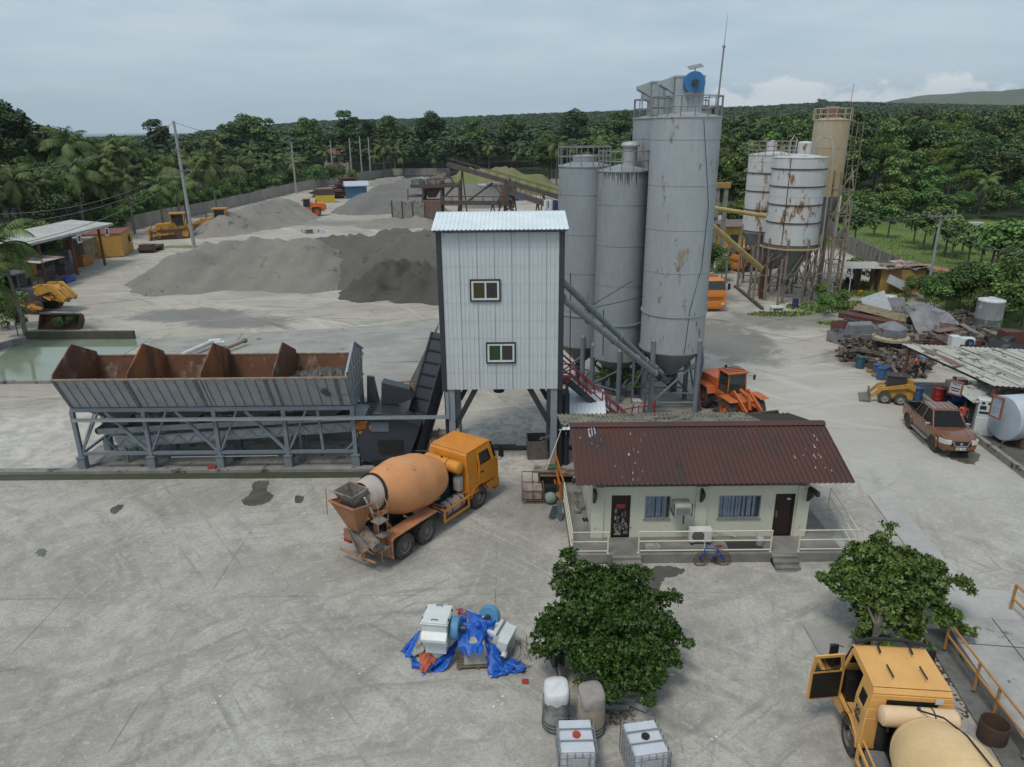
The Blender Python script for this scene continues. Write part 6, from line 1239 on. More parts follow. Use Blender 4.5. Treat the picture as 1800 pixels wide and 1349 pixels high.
# fuel pump
v=onp(1728,765);pz=math.atan2(kd.y,kd.x);t=thing('fuel_pump','white fuel dispenser with dark displays standing behind the pickup','fuel pump',(v.x,v.y+.15,.12),R(-22));b=MB();b.bx(-.5,-.3,0,.5,.3,1.1);b.bx(-.5,-.28,1.1,.5,.28,2.1);b.build('cabinet',cw,t,bev=.03)
b=MB();b.bx(-.4,-.305,1.55,-.1,-.28,1.75);b.bx(-.35,-.305,1.85,-.2,-.28,1.98);b.bx(-.05,-.305,1.85,.1,-.28,1.98);b.bx(.2,-.305,1.6,.42,-.28,1.75);b.bx(-.4,-.302,1.3,.4,-.28,1.42);b.build('display',black,t)
b=MB()
for k in range(3):b.tube([(.52,-.1+k*.12,1.3),(.75,-.1+k*.12,.7),(.7,-.1+k*.12,.25),(.52,-.1+k*.12,.2)],.03,6)
b.build('hose',pm('grey_hose',(.25,.25,.25)),t);b=MB();b.bx(.5,-.15,1.0,.6,.2,1.3);b.build('nozzle',pm('red_nozzle',(.3,.03,.02)),t)
# horizontal tank
v=onp(1772,790);t=thing('fuel_tank','big pale grey horizontal cylindrical fuel tank at the right edge','tank',(v.x+.3,v.y+.9,.12),R(8));b=MB();b.lathe([(.02,-.06),(.7,-.03),(1.2,0),(1.24,.05),(1.24,5.6),(1.2,5.65),(.02,5.7)],48,(-.35,0,1.45),(1,.0,1.45));b.build('shell',pm('pale_tank_paint',(.44,.50,.56),r=.45,c2=(.38,.44,.50),ns=1.,rust=.1,rc=(.3,.3,.3)),t);b=MB();b.lathe([(1.24,0),(1.255,0),(1.255,.04),(1.24,.04)],48,(1.6,0,1.45),(3,0,1.45),False);b.cyl((.8,0,2.65),(.8,0,2.95),.08);b.tube([(.8+.14*math.cos(a),0,3.05+.14*math.sin(a))for a in[k*PI/6 for k in range(12)]],.02,5,True);b.build('valve',steel,t)
b=MB()
for x in(.2,3.):b.prism([(-1.0,0),(1.0,0),(.9,.7),(0,.35),(-.9,.7)],'x',x,x+.25)
b.tube([(-.3,-.6,.4),(-.7,-.7,.4),(-.8,-.7,.1)],.04);b.build('cradle',rustd,t)
v=onp(1768,822,0);rail2([(kp(.55,.2,.38).x,kp(.55,.2,.38).y,.2),(kp(.55,5,.38).x,kp(.55,5,.38).y,.2)],'low orange pipe railing in front of the white fuel tank',mat=orr,h=.9,levels=(1.,.5),r=.04,npost=9,z=.2)
# pickup
pk=paint('copper_car_paint',(.33,.115,.045),c2=(.30,.105,.04),rust=0,r=.25,coat=1.,met=.35)if 0 else pm('copper_car_paint',(.20,.07,.025),r=.28,c2=(.18,.062,.022),ns=.8,met=.25,coat=.8)
fw_,rw_=at(1640,793),at(1597.5,753);hd_=(fw_-rw_);th=math.atan2(hd_.y,hd_.x);fx,lx=Vector((math.cos(th),math.sin(th),0)),Vector((-math.sin(th),math.cos(th),0))
mid=(fw_+rw_)/2;sideL=lx if(lx.dot(Vector((-1,0,0)))>0)else-lx
ctr=mid-sideL*.8
t=thing('pickup_truck','copper coloured double cab pickup parked by the fuel station','pickup',(ctr.x,ctr.y,0),th)
for x in(-1.6,1.6):
 for s in(-1,1):wheel(t,x,s*.88,.39,.26,s,rim=pm('alloy_rim',(.25,.25,.25),r=.4,met=.5))
W2=.92
def carbody():
# cross-sections along x: (x, z0, belt, half width)
 b=MB();secs=[(-2.62,.55,1.05,.84),(-2.55,.45,1.12,.90),(-1.0,.40,1.12,.93),(.9,.40,1.12,.93),(1.6,.42,1.10,.93),(2.15,.42,1.05,.91),(2.5,.40,.97,.84),(2.62,.42,.84,.74)]
 vs=[]
 for x,z0,zb_,w_ in secs:
  for y,z in((-w_*.94,z0),(-w_,z0+.18),(-w_,zb_-.22),(-w_*.95,zb_),(w_*.95,zb_),(w_,zb_-.22),(w_,z0+.18),(w_*.94,z0)):vs.append((x,y,z))
 n=8;fs=[]
 for k in range(len(secs)-1):
  for i in range(n):
   if-2.6<secs[k][0]<-1.2 and i==3:continue
   fs.append((k*n+i,(k+1)*n+i,(k+1)*n+(i+1)%n,k*n+(i+1)%n))
 fs+=[tuple(range(n)),tuple(range((len(secs)-1)*n+n-1,(len(secs)-1)*n-1,-1))];b.add(vs,fs);return b
# split bed: body with recess
b=carbody();body=b.build('body',pk,t,bev=.03,ang=40)
b=MB();b.bx(-2.5,-.74,.62,-1.02,.74,.66);b.bx(-2.5,-.80,.62,-1.02,-.74,1.13);b.bx(-2.5,.74,.62,-1.02,.80,1.13);b.bx(-2.56,-.80,.62,-2.5,.80,1.13);b.bx(-1.06,-.8,.62,-1.0,.8,1.15);b.build('cargo_bed',black,t)
b=MB();cb=[(-1.0,1.1,.86),(-.75,1.70,.66),(.55,1.72,.66),(1.2,1.1,.84)];vs=[(x,-w_,z)for x,z,w_ in cb]+[(x,w_,z)for x,z,w_ in cb];b.add(vs,[(0,1,2,3),(7,6,5,4),(0,4,5,1),(1,5,6,2),(2,6,7,3),(0,3,7,4)]);b.build('cabin',pm('tinted_glass',(.008,.009,.01),r=.12,spec=.3),t,bev=.01)
b=MB();b.add([(-.78,-.68,1.7),(.53,-.68,1.72),(.53,.68,1.72),(-.78,.68,1.7),(-.70,-.6,1.77),(.42,-.6,1.79),(.42,.6,1.79),(-.70,.6,1.77)],[(0,1,2,3),(4,5,6,7),(0,4,5,1),(1,5,6,2),(2,6,7,3),(3,7,4,0)])
for s in(-1,1):
 b.beam((-1.0,s*.87,1.1),(-.74,s*.67,1.72),.1,.05);b.beam((.55,s*.67,1.73),(1.22,s*.85,1.1),.07,.06);b.beam((-.05,s*.875,1.1),(-.02,s*.67,1.72),.1,.03)
 b.beam((-.98,s*.89,1.11),(1.15,s*.87,1.11),.05)
b.build('roof',pk,t,bev=.015)
b=MB();
for y in(-.3,0,.3):b.beam((-.6,y,1.785),(.4,y,1.8),.06,.012)
for s in(-1,1):b.tube([(1.3,s*.62,1.115),(2.2,s*.52,1.04)],.03,6)
b.build('roof_ridge',pk,t)
for s in(-1,1):
 b=MB();b.tube([(-.7,s*.6,1.82),(.35,s*.6,1.84),(.45,s*.6,1.8)],.02,6);b.build('roof_rail',chrome,t);b=MB();b.box((.95,s*1.02,1.18),(.14,.24,.15));b.build('mirror',chrome,t,bev=.04);b=MB();b.bx(-.95,*sorted((s*.93,s*1.05))[:1],.38,.95,sorted((s*.93,s*1.05))[1],.44);b.build('side_step',galv,t)
 b=MB()
 for x in(-.15,-1.6+.62):b.box((x+.15,s*.945,.98),(.18,.03,.035))
 b.build('door_handle',chrome,t)
 b=MB();b.prism([(2.2,s*.94),(2.2,s*.82),(2.56,s*.5),(2.665,s*.5),(2.6,s*.80),(2.4,s*.93)][::s],'z',.76,.95);b.build('headlight',pm('lamp_glass',(.55,.56,.55),r=.1),t,smooth=False)
 b=MB();b.cyl((2.52,s*.68,.55),(2.60,s*.66,.55),.06,n=12);b.build('fog_lamp',black,t)
 for x in(-1.6,1.6):
  b=MB();y0,y1=sorted((s*.90,s*.965));ot,it=arc(x,.42,.52,0,180,10),arc(x,.42,.45,0,180,10)[::-1];b.prism(ot+it,'y',y0-.01*(s<0),y1+.03*(s>0));b.build('wheel_arch',pk,t);b=MB();b.prism(arc(x,.42,.46,-10,190,12),'y',*sorted((s*.925,s*.940)));b.build('wheel_well',black,t)
b=MB();b.bx(2.55,-.5,.68,2.66,.5,.9);b.bx(2.5,-.7,.42,2.62,.7,.52);b.build('grille',black,t,bev=.01)
b=MB();b.tube([(2.63,-.55,.88),(2.65,-.4,.88),(2.67,-.3,.69),(2.67,.3,.69),(2.65,.4,.88),(2.63,.55,.88)],.025,6);b.lathe([(.07,0),(.07,.02),(.05,.02)],16,(2.65,0,.8),(3,0,.8));b.build('grille_trim',chrome,t)
b=MB();b.bx(2.66,-.24,.5,2.68,.24,.63);b.build('number_plate',whitep,t);text('NBG 3298',.1,black,t,facing((2.683,0,.565),(0,1,0),(0,0,1)),ext=.002,sx=.8)if 0 else None
b=MB()
for k in range(7):b.bx(2.68,-.2+k*.06,.53,2.684,-.165+k*.06,.6)if k!=3 else None
b.build('plate_lettering',black,t)
for ch in t.children:
 if not ch.name.startswith('wheel.')and ch.name!='wheel' and 'well' not in ch.name:ch.scale.z=1.12
# skid steer loader
sy=paint('machine_yellow',(.52,.27,.03),c2=(.40,.22,.04),rust=.2,rc=(.14,.10,.06));sk=pm('dark_cab',(.035,.035,.035),r=.6)
v=at(1572,713);t=thing('skid_loader','small yellow skid steer loader with dark cab and four wheels behind the pickup','loader',(v.x+.2,v.y+.8,0),R(158));t.scale=(.86,)*3
for x in(-.5,.55):
 for s in(-1,1):wheel(t,x,s*.85,.42,.28,s,rim=pm('dusty_white_rim',(.35,.34,.30)))
b=MB();b.prism([(-1.3,.4),(-1.3,1.25),(-.5,1.35),(.8,.85),(.95,.35)],'y',-.55,.55);b.bx(-1.36,-.5,.55,-1.3,.5,1.15);b.build('body',sy,t,bev=.03)
b=MB();b.bx(-.75,-.48,1.2,.55,.48,2.0,.92);b.bx(-.85,-.52,2.0,.6,.52,2.08);b.build('cab',sk,t,bev=.02)
for s in(-1,1):b=MB();b.prism([(-1.35,1.1),(-1.35,1.5),(-.9,1.62),(1.0,1.1),(1.5,.45),(1.35,.35),(.85,.95),(-.9,1.3)],'y',*sorted((s*.56,s*.72)));b.build('lift_arm',sy,t)
b=MB();b.prism([(1.45,.1),(1.5,.7),(1.6,.75),(1.6,.2),(2.2,.08),(2.2,.04),(1.5,.04)],'y',-.9,.9);b.build('bucket',pm('worn_grey_steel',(.16,.15,.14)),t)
text('H',.4,whitep,t,facing((-1.37,.1,.85),(0,-1,0),(0,0,1)),ext=.01);b=MB();b.bx(-1.368,-.35,.66,-1.36,.35,1.05);b.build('decal',black,t)
b=MB();b.tube([(-.3,.4,2.08),(-.3,.4,2.2)],.05,8);b.build('beacon',pm('orange_lamp',(.6,.12,.02)),t)
# drums
def drum(loc,cm,lab,band=None,r=.29,h=.88,open_top=False):
 t=thing('oil_drum',lab,'drum',loc,0,'oil drums along the scrap heap');b=MB();b.lathe([(r,0),(r+.012,.015),(r,.03),(r,h*.33),(r+.012,h*.335),(r,h*.35),(r,h*.66),(r+.012,h*.665),(r,h*.68),(r,h-.03),(r+.014,h-.01),(r+.01,h),(r-.02,h),(r-.02,h-.03),(.02,h-.028)],24);b.build('shell',cm,t)
 b=MB();b.cyl((r*.5,0,h-.03),(r*.5,0,h-.005),.04,n=8);b.build('bung',rustd,t)
 if band:b=MB();b.lathe([(r+.003,h*.1),(r+.006,h*.1),(r+.006,h*.33),(r+.003,h*.33)],24,close=False);b.build('label_band',band,t)
 return t
db=paint('petrol_blue_drum',(.025,.09,.14),rust=.15);dn=paint('blue_drum',(.03,.10,.24),rust=.25);dd=paint('dull_dark_drum',(.06,.055,.05),rust=.4);yb2=pm('yellow_band',(.45,.25,.03));rd=paint('red_drum',(.30,.012,.012),rust=.05)
for(px,py,cm_,bd,lab)in((1512,648,db,None,'petrol blue oil drum, foremost of the row along the scrap heap'),(1527,640,dd,None,'dull dark drum just behind the petrol blue one'),(1532,655,dd,yb2,'dark drum with a yellow band, third in the row'),(1541,662,dn,yb2,'faded blue drum in the middle of the row'),(1549,668,dn,None,'blue drum with rusty lid next to last in the row'),(1554,666,dn,yb2,'dark blue drum with a yellow band nearest the yellow skid loader'),(1612,705,dn,None,'blue drum by the skid loader under the canopy')):
 v=at(px,py);drum((v.x,v.y+.1,0),cm_,lab,bd)
v=at(1647,708,.12);q=drum((v.x,v.y,.12),rd,'bright red oil drum standing behind the pickup roof',None,.34,1.0)
for(px,py,lab)in((1665,690,'blue plastic drum lying in the shade of the canopy'),(1690,705,'dark blue drum lying beside the awning')):
 v=at(px,py,.5);b=MB();b.lathe([(.3,0),(.32,.05),(.32,.9),(.3,.95)],20,(v.x-.4,v.y+.5,.45),(v.x+.5,v.y+.3,.45));tag(b.build('plastic_drum',paint('deep_blue_plastic',(.015,.05,.2),rust=0)),lab,'drum','blue plastic drums in the shade')
v=at(1622,640,0);b=MB();b.lathe([(.42,0),(.44,.8),(.4,1.0)],20,(v.x+.4,v.y,0),(v.x+.4,v.y,1));tag(b.build('grey_barrel',steel),'grey barrel standing under the edge of the canopy','drum')
# people
skin=pm('brown_skin',(.20,.11,.07),r=.6);hairm=pm('black_hair',(.012,.010,.009),r=.7)
def person(lab,loc,rz,joints,shirt,trous,cap=None):
 J=dict(pel=(0,0,.95),wst=(0,0,1.1),chs=(0,0,1.32),nck=(0,0,1.47),hd0=(0,.01,1.56),hd1=(0,.02,1.68),lsh=(-.18,0,1.40),rsh=(.18,0,1.40),lel=(-.24,.03,1.13),rel=(.24,.03,1.13),lwr=(-.24,.16,.92),rwr=(.24,.16,.92),lhp=(-.09,0,.90),rhp=(.09,0,.90),lkn=(-.10,.03,.5),rkn=(.10,.03,.5),lan=(-.10,-.02,.09),ran=(.10,-.02,.09),lto=(-.11,.14,.04),rto=(.11,.14,.04));J.update(joints)
 Rr=dict(pel=.125,wst=.115,chs=.125,nck=.05,hd0=.07,hd1=.085,lsh=.06,rsh=.06,lel=.043,rel=.043,lwr=.03,rwr=.03,lhp=.085,rhp=.085,lkn=.058,rkn=.058,lan=.04,ran=.04,lto=.035,rto=.035)
 E_=[('pel','wst'),('wst','chs'),('chs','nck'),('nck','hd0'),('hd0','hd1'),('chs','lsh'),('chs','rsh'),('lsh','lel'),('lel','lwr'),('rsh','rel'),('rel','rwr'),('pel','lhp'),('pel','rhp'),('lhp','lkn'),('lkn','lan'),('rhp','rkn'),('rkn','ran'),('lan','lto'),('ran','rto')]
 for s in 'lr':
  w_=Vector(J[s+'wr']);e=Vector(J[s+'el']);d=(w_-e).normalized();J[s+'pm']=w_+d*.07;Rr[s+'pm']=.026;E_.append((s+'wr',s+'pm'));sd2=d.cross(Vector((0,1,.3))).normalized()
  for k in range(4):J[s+'f%d'%k]=Vector(J[s+'pm'])+d*(.075-.008*abs(k-1.5))+sd2*(.018*(k-1.5));Rr[s+'f%d'%k]=.0085;E_.append((s+'pm',s+'f%d'%k))
  J[s+'th']=w_+d*.06+sd2*.045;Rr[s+'th']=.009;E_.append((s+'wr',s+'th'))
 def skin_mesh(keys,edges,name,mat,grow=0.,root=None,parent=None):
  idx={k:i for i,k in enumerate(keys)};me=bpy.data.meshes.new(name);me.from_pydata([tuple(J[k])for k in keys],[(idx[a],idx[b_])for a,b_ in edges],[]);o=bpy.data.objects.new(name,me);C.objects.link(o);o.parent=parent
  m_=o.modifiers.new('s','SKIN');m_.use_smooth_shade=True;sv_=me.skin_vertices[0].data
  for k in keys:sv_[idx[k]].radius=(Rr[k]+grow,(Rr[k]+grow)*(.72 if k in('pel','wst','chs')else 1));
  sv_[idx[root or keys[0]]].use_root=True;sb=o.modifiers.new('d','SUBSURF');sb.levels=1;sb.render_levels=1;me.materials.append(mat);return o
 t=thing('person',lab,'person',loc,rz);skin_mesh(list(J),E_,'body',skin,0,'pel',t)
 sk_=['wst','pel','chs','lsh','rsh','lsm','rsm'];J['lsm']=Vector(J['lsh']).lerp(Vector(J['lel']),.7);J['rsm']=Vector(J['rsh']).lerp(Vector(J['rel']),.7);Rr['lsm']=Rr['rsm']=.052
 skin_mesh(sk_,[('pel','wst'),('wst','chs'),('chs','lsh'),('chs','rsh'),('lsh','lsm'),('rsh','rsm')],'shirt',shirt,.014,'wst',t)
 skin_mesh(['pel','lhp','rhp','lkn','rkn','lan','ran'],[('pel','lhp'),('pel','rhp'),('lhp','lkn'),('rhp','rkn'),('lkn','lan'),('rkn','ran')],'trousers',trous,.016,'pel',t)
 h=Vector(J['hd1']);b=MB();n=12;vs=[]
 for r_,z in((.104,-.03),(.108,.02),(.09,.065),(.05,.095),(.01,.102)):
  for i in range(n):a=2*PI*i/n;vs.append((h.x+r_*math.cos(a),h.y-.012+r_*math.sin(a)*1.05,h.z+z+(.03 if math.sin(a)>.4 and z<0 else 0)))
 b.add(vs,[(q*n+i,q*n+(i+1)%n,(q+1)*n+(i+1)%n,(q+1)*n+i)for q in range(4)for i in range(n)]+[tuple(range(4*n,5*n))]);b.build('hair' if not cap else 'cap',cap or hairm,t)
 f=MB();hb=Vector(J['hd0']);c=(h+hb)/2
 f.cyl((c.x-.032,c.y+.075,c.z+.02),(c.x-.032,c.y+.087,c.z+.02),.01,n=6);f.cyl((c.x+.032,c.y+.075,c.z+.02),(c.x+.032,c.y+.087,c.z+.02),.01,n=6);f.box((c.x,c.y+.082,c.z-.045),(.045,.012,.01));f.build('eyes_and_mouth',hairm,t);f=MB();f.box((c.x,c.y+.09,c.z-.01),(.022,.03,.035));f.box((c.x-.083,c.y,c.z),(.015,.03,.05));f.box((c.x+.083,c.y,c.z),(.015,.03,.05));f.build('nose_and_ears',skin,t,bev=.006)
 b=MB()
 for s in 'lr':a_,o_=Vector(J[s+'an']),Vector(J[s+'to']);d=(o_-a_);m_=(a_+o_)/2;b.box((m_.x,m_.y,.05),(.10,.27,.09),(0,0,math.atan2(d.y,d.x)-PI/2))
 b.build('shoes',black,t,bev=.025);return t
v=at(1688,760);person('person in a coral red shirt standing between the pickup and the fuel pump',(v.x+.1,v.y+.2,.0),R(150),dict(lwr=(-.2,.2,1.0),rwr=(.22,.05,.88)),pm('coral_shirt',(.62,.12,.09),r=.8),pm('dark_trousers',(.02,.02,.03),r=.8))
v=at(1612,672,0);person('person in an orange shirt bending forward beside the skid loader',(v.x+.3,v.y+.8,0),R(60),dict(chs=(0,.12,1.27),nck=(0,.2,1.4),hd0=(0,.25,1.47),hd1=(0,.3,1.57),lsh=(-.18,.14,1.35),rsh=(.18,.14,1.35),lel=(-.3,.3,1.2),rel=(.28,.3,1.15),lwr=(-.25,.5,1.15),rwr=(.2,.5,1.05)),pm('orange_shirt',(.50,.16,.06),r=.8),pm('dark_trousers',(.02,.02,.03),r=.8),pm('navy_cap',(.02,.03,.08)))
v=at(1628,668,0);person('person in a pale blue shirt and dark trousers standing behind the one in orange',(v.x+.2,v.y+1.0,0),R(140),dict(lwr=(-.15,.28,1.15),rwr=(.15,.25,1.1)),pm('pale_blue_shirt',(.28,.38,.50),r=.8),pm('dark_trousers',(.02,.02,.03),r=.8))
v=at(1664,715,0);person('person in a tan shirt crouching beside the red drum behind the pickup',(v.x+.3,v.y+.5,.12),R(170),dict(pel=(0,0,.45),wst=(0,.05,.6),chs=(0,.12,.8),nck=(0,.18,.93),hd0=(0,.22,1.0),hd1=(0,.24,1.12),lsh=(-.18,.12,.87),rsh=(.18,.12,.87),lel=(-.25,.3,.68),rel=(.25,.3,.68),lwr=(-.12,.48,.62),rwr=(.12,.48,.62),lhp=(-.1,0,.42),rhp=(.1,0,.42),lkn=(-.18,.36,.48),rkn=(.18,.36,.48),lan=(-.15,.1,.09),ran=(.15,.1,.09),lto=(-.17,.26,.04),rto=(.17,.26,.04)),pm('tan_shirt',(.33,.27,.18),r=.8),pm('dark_trousers',(.02,.02,.03),r=.8))
# clutter in the shade of the station
r_=random.Random(21)
cl_m=[pm('clutter_grey',(.12,.12,.12),rust=.3),pm('clutter_brown',(.13,.08,.05),rust=.3),pm('clutter_blue',(.04,.07,.14)),pm('clutter_white',(.4,.4,.38))]
for k in range(30):
 q=kp(-13+r_.uniform(0,12),r_.uniform(2.6,8));b=MB();s_=r_.uniform(.3,.75)
 b.bx(-s_,-s_*.6,0,s_,s_*.6,s_*.9);b.bx(-s_*.8,-s_*.5,s_*.9,s_*.3,s_*.5,s_*1.2);b.cyl((s_*.4,0,s_*.9),(s_*.4,0,s_*1.4),s_*.2,n=10)
 tag(b.build('machine_part',cl_m[k%4],loc=(q.x,q.y,.12),rz=r_.uniform(0,3),bev=.02),'spare machine part stored in the shade of the fuel station','machine part','spare parts in the shade of the station')
b=MB()
for k in range(3):p=kp(-12+k*4.6,3.6);b.beam((p.x,p.y,.1),(p.x,p.y,3.4),.12)
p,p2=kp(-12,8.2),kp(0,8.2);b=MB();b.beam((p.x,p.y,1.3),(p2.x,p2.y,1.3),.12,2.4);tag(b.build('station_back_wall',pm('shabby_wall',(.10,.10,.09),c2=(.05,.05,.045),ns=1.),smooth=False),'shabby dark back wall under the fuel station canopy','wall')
# ================================================================ scrap heap, hut, old silos, poles on the right
sg=pm('scrap_grey_plate',(.205,.21,.225),r=.6,c2=(.13,.135,.145),ns=1.2,nt_=.6,rust=.24,rc=(.13,.075,.05),rs=1.5);sm_=pm('maroon_plate',(.12,.035,.03),r=.75,c2=(.08,.03,.028));sb_=pm('scrap_dark',(.07,.065,.06),r=.85,c2=(.11,.08,.06),rust=.3);sc_=pm('cream_frame_paint',(.36,.32,.22),r=.7,rust=.3);stn=pm('tan_board',(.24,.19,.13),r=.85,c2=(.16,.12,.09))
def plate(px,py,z,d,rot,mat,lab,name='scrap_plate',grp='scrap plates and frames in the heap'):
 v=at(px,py,z);b=MB();b.box((0,0,0),d,(0,0,0));o=b.build(name,mat,bev=.01);o.location=(v.x,v.y,z);o.rotation_euler=rot;tag(o,lab,'scrap',grp);return o
def bin_(px,py,z,d,rot,mat,lab,name='scrap_chute',inside=None):
 w_,l,h=d;t=thing(name,lab,'scrap',at(px,py,z),0,'open scrap boxes in the heap');t.location.z=z;t.rotation_euler=rot;b=MB();b.ring([(-w_/2,-l/2),(w_/2,-l/2),(w_/2,l/2),(-w_/2,l/2)],[(-w_/2+.05,-l/2+.05),(w_/2-.05,-l/2+.05),(w_/2-.05,l/2-.05),(-w_/2+.05,l/2-.05)],'z',0,h);b.build('box_wall',mat,t);b=MB();b.bx(-w_/2+.05,-l/2+.05,0,w_/2-.05,l/2-.05,.05);b.build('box_floor',inside or sb_,t);return t
plate(1540,535,1.5,(2.0,2.5,.05),(R(35),R(-25),R(-20)),pm('white_sheet_metal',(.34,.365,.38),r=.5),'big bright crumpled sheet leaning at the far end of the heap')
plate(1568,538,1.2,(2.6,1.6,.05),(R(55),0,R(5)),sg,'grey trapezoid plate behind the bright sheet')
bin_(1552,555,.9,(1.5,4.6,.5),(R(4),R(8),R(38)),sc_,'long cream edged open frame lying across the heap','scrap_crate')
plate(1530,562,.7,(1.2,5.2,.45),(0,0,R(38)),sm_,'long maroon box beam beside the cream frame')
for k in range(5):plate(1570+k*7,562+k*1.5,.55+.05*k,(.22,5.5,.12),(0,0,R(-78+k*3)),sb_,'dark steel slat, one of a bundle behind the grey hopper plates','steel_offcut','bundle of dark steel slats')
t=thing('hopper_plate','large pale grey folded hopper with two bent wings standing on the heap','scrap',(0,0,0));v=at(1640,585,.3);t.location=(v.x,v.y,.3);t.rotation_euler=(0,0,R(12));b=MB()
b.add([(-2.2,-.9,.1),(-.9,-1.6,.1),(-.5,-1.0,1.5),(-1.0,.3,2.1),(-2.1,.6,1.6)],[(0,1,2,3,4)]);b.add([(-2.2,-.9,.14),(-.9,-1.6,.14),(-.5,-1.0,1.54),(-1.0,.3,2.14),(-2.1,.6,1.64)],[(4,3,2,1,0)]);q=b.build('wing',sg,t,smooth=False);b=MB();b.add([(-1.8,1.6,1.9),(.6,2.0,2.0),(2.1,.9,1.3),(2.4,-.2,.5),(1.2,.6,.6),(.3,1.0,.9),(-1.4,.9,.9)],[(0,1,5,6),(1,2,4,5),(2,3,4)]);b.add([(-1.8,1.66,1.9),(.6,2.06,2.0),(2.15,.95,1.3),(2.45,-.15,.5),(1.2,.66,.6),(.3,1.06,.9),(-1.4,.96,.9)],[(3,2,1,0,6,5,4)]);b.build('wing',sg,t,smooth=False);b=MB();b.add([(-.9,-1.6,.3),(.4,-1.2,.5),(.2,-.2,1.1),(-.8,-.4,1.1)],[(0,1,2,3)]);b.add([(.0,-1.2,.2),(2.2,-1.0,.3),(2.0,.9,.6),(.2,.8,.7)],[(0,1,2,3)]);b.build('inner_plate',sb_,t,smooth=False)
plate(1662,580,.95,(1.9,.8,.05),(0,R(-4),R(10)),pm('dusty_pink_plate',(.22,.11,.09)),'dusty pink flat plate inside the grey hopper')
for(px,py,l,rz_,m_,lab)in((1560,585,7.5,-3,stn,'long tan plank lying along the middle of the heap'),(1600,592,6.5,-2,stn,'tan plank in front of the grey hopper'),(1690,588,5.5,-4,stn,'tan board at the right end of the heap'),(1625,603,8.5,-2,sm_,'long maroon box girder along the front of the heap'),(1580,575,6.5,2,sb_,'dark girder under the maroon beam'),(1650,596,7,-6,sb_,'dark girder behind the maroon box girder'),(1535,580,4,15,sb_,'dark beam at the left end of the heap')):
 plate(px,py,.45,(l,.55,.45),(0,0,R(rz_)),m_,lab,'girder','girders and planks in the heap')
b=MB();v,v2=at(1692,570,1.2),at(1742,600,.2);b.cyl(v,v2,.1,n=10);b.cyl(v+Vector((-.2,0,0)),v2+Vector((-.3,0,0)),.08,n=10);tag(b.build('pipe',galv),'pair of grey pipes slanting from the grey hopper to the ground','pipe')
bin_(1483,585,.4,(1.6,1.3,.9),(R(-15),R(10),R(20)),sm_,'open maroon box at the left tip of the heap')
bin_(1476,602,.0,(1.3,1.6,.9),(0,0,R(25)),sg,'grey skip at the left front of the heap')
t=thing('grey_bunker','pale grey angular bunker with a folded hood left of the round tub','scrap',(0,0,0));v=at(1515,608,0);t.location=(v.x,v.y,0);t.rotation_euler.z=R(-20);b=MB();b.prism([(-1.4,.9),(-1.2,1.7),(.4,1.9),(.9,1.5),(.9,.8),(-1.2,.6)],'y',-.6,.6);b.build('hood',sg,t,bev=.02);b=MB();b.bx(-.2,-.7,0,2.0,.8,1.1);b.build('bunker_body',pm('dull_steel',(.17,.17,.175),rust=.2),t,bev=.02)
t=thing('round_tub','round pale tub with a pointed lid on a cream ring frame in the heap','scrap',(0,0,0));v=at(1572,632,0);t.location=(v.x,v.y+1.0,0);b=MB();b.lathe([(.95,1.6),(1.0,1.62),(1.0,2.2),(.9,2.3),(.05,2.7)],28);b.build('tub',sg,t);b=MB();b.lathe([(1.25,1.3),(1.3,1.3),(1.3,1.5),(1.05,1.62),(1.0,1.5)],28);b.build('ring',sc_,t);b=MB()
for k in range(6):a=k*PI/3;b.beam((math.cos(a),math.sin(a),0),(math.cos(a),math.sin(a),1.35),.1)
b.cyl((0,0,.3),(0,0,1.3),.5,n=16);b.build('stand',sb_,t)
v=at(1552,600,.0)
for k,(px,py)in enumerate(((1500,590),(1497,600))):
 v=at(px,py,.4);b=MB();b.tube([(v.x+.5*math.cos(a),v.y,.5+.5*math.sin(a))for a in[j*PI/8 for j in range(16)]],.17,8,True);tag(b.build('old_tyre',rubber),('worn tyre behind the maroon box','worn tyre lying nearest the grey skip')[k],'tyre')
# dense field of small scrap: stuff
b=MB();r_=random.Random(33)
for k in range(2300):
 px,py=r_.uniform(1478,1740),r_.uniform(555,635)
 if py>622+(1600-px)*.1+10 or(px<1500 and py<575):continue
 if px>1600 and py>612:continue
 q=at(px,py,.1);a=r_.uniform(0,3.1);l=r_.choice((.3,.5,1.2));b.box((q.x,q.y,r_.uniform(.05,.75)),(l,r_.uniform(.06,.3),r_.uniform(.05,.25)),(r_.uniform(-.3,.3),r_.uniform(-.3,.3),a))
tag(b.build('scrap_metal',pm('mixed_scrap',(.14,.12,.10),r=.85,c2=(.07,.06,.055),isl=.7,rust=.3)),'tangled mixed scrap steel filling the heap','scrap metal',kind='stuff')
b=MB();r_=random.Random(34)
for k in range(60):q=at(r_.uniform(1500,1600),r_.uniform(610,640),.3);a=r_.uniform(0,3.1);d=Vector((math.cos(a),math.sin(a),r_.uniform(-.2,.2)))*r_.uniform(.3,1.2);c=Vector((q.x,q.y,r_.uniform(.15,.7)));b.cyl(c-d,c+d,r_.uniform(.03,.12),n=8)
for k in range(170):q=at(r_.uniform(1562,1650),r_.uniform(628,668),.3);a=r_.uniform(0,3.1);l=r_.uniform(.2,.9);b.box((q.x,q.y+1.,r_.uniform(.1,.9)),(l,r_.uniform(.05,.3),r_.uniform(.05,.3)),(r_.uniform(-.9,.9),r_.uniform(-.9,.9),a))
tag(b.build('scrap_pipes',pm('mixed_pipe',(.18,.16,.14),r=.8,c2=(.08,.06,.05),isl=.6,rust=.3)),'loose pipes and rods at the front of the heap','scrap metal',kind='stuff')
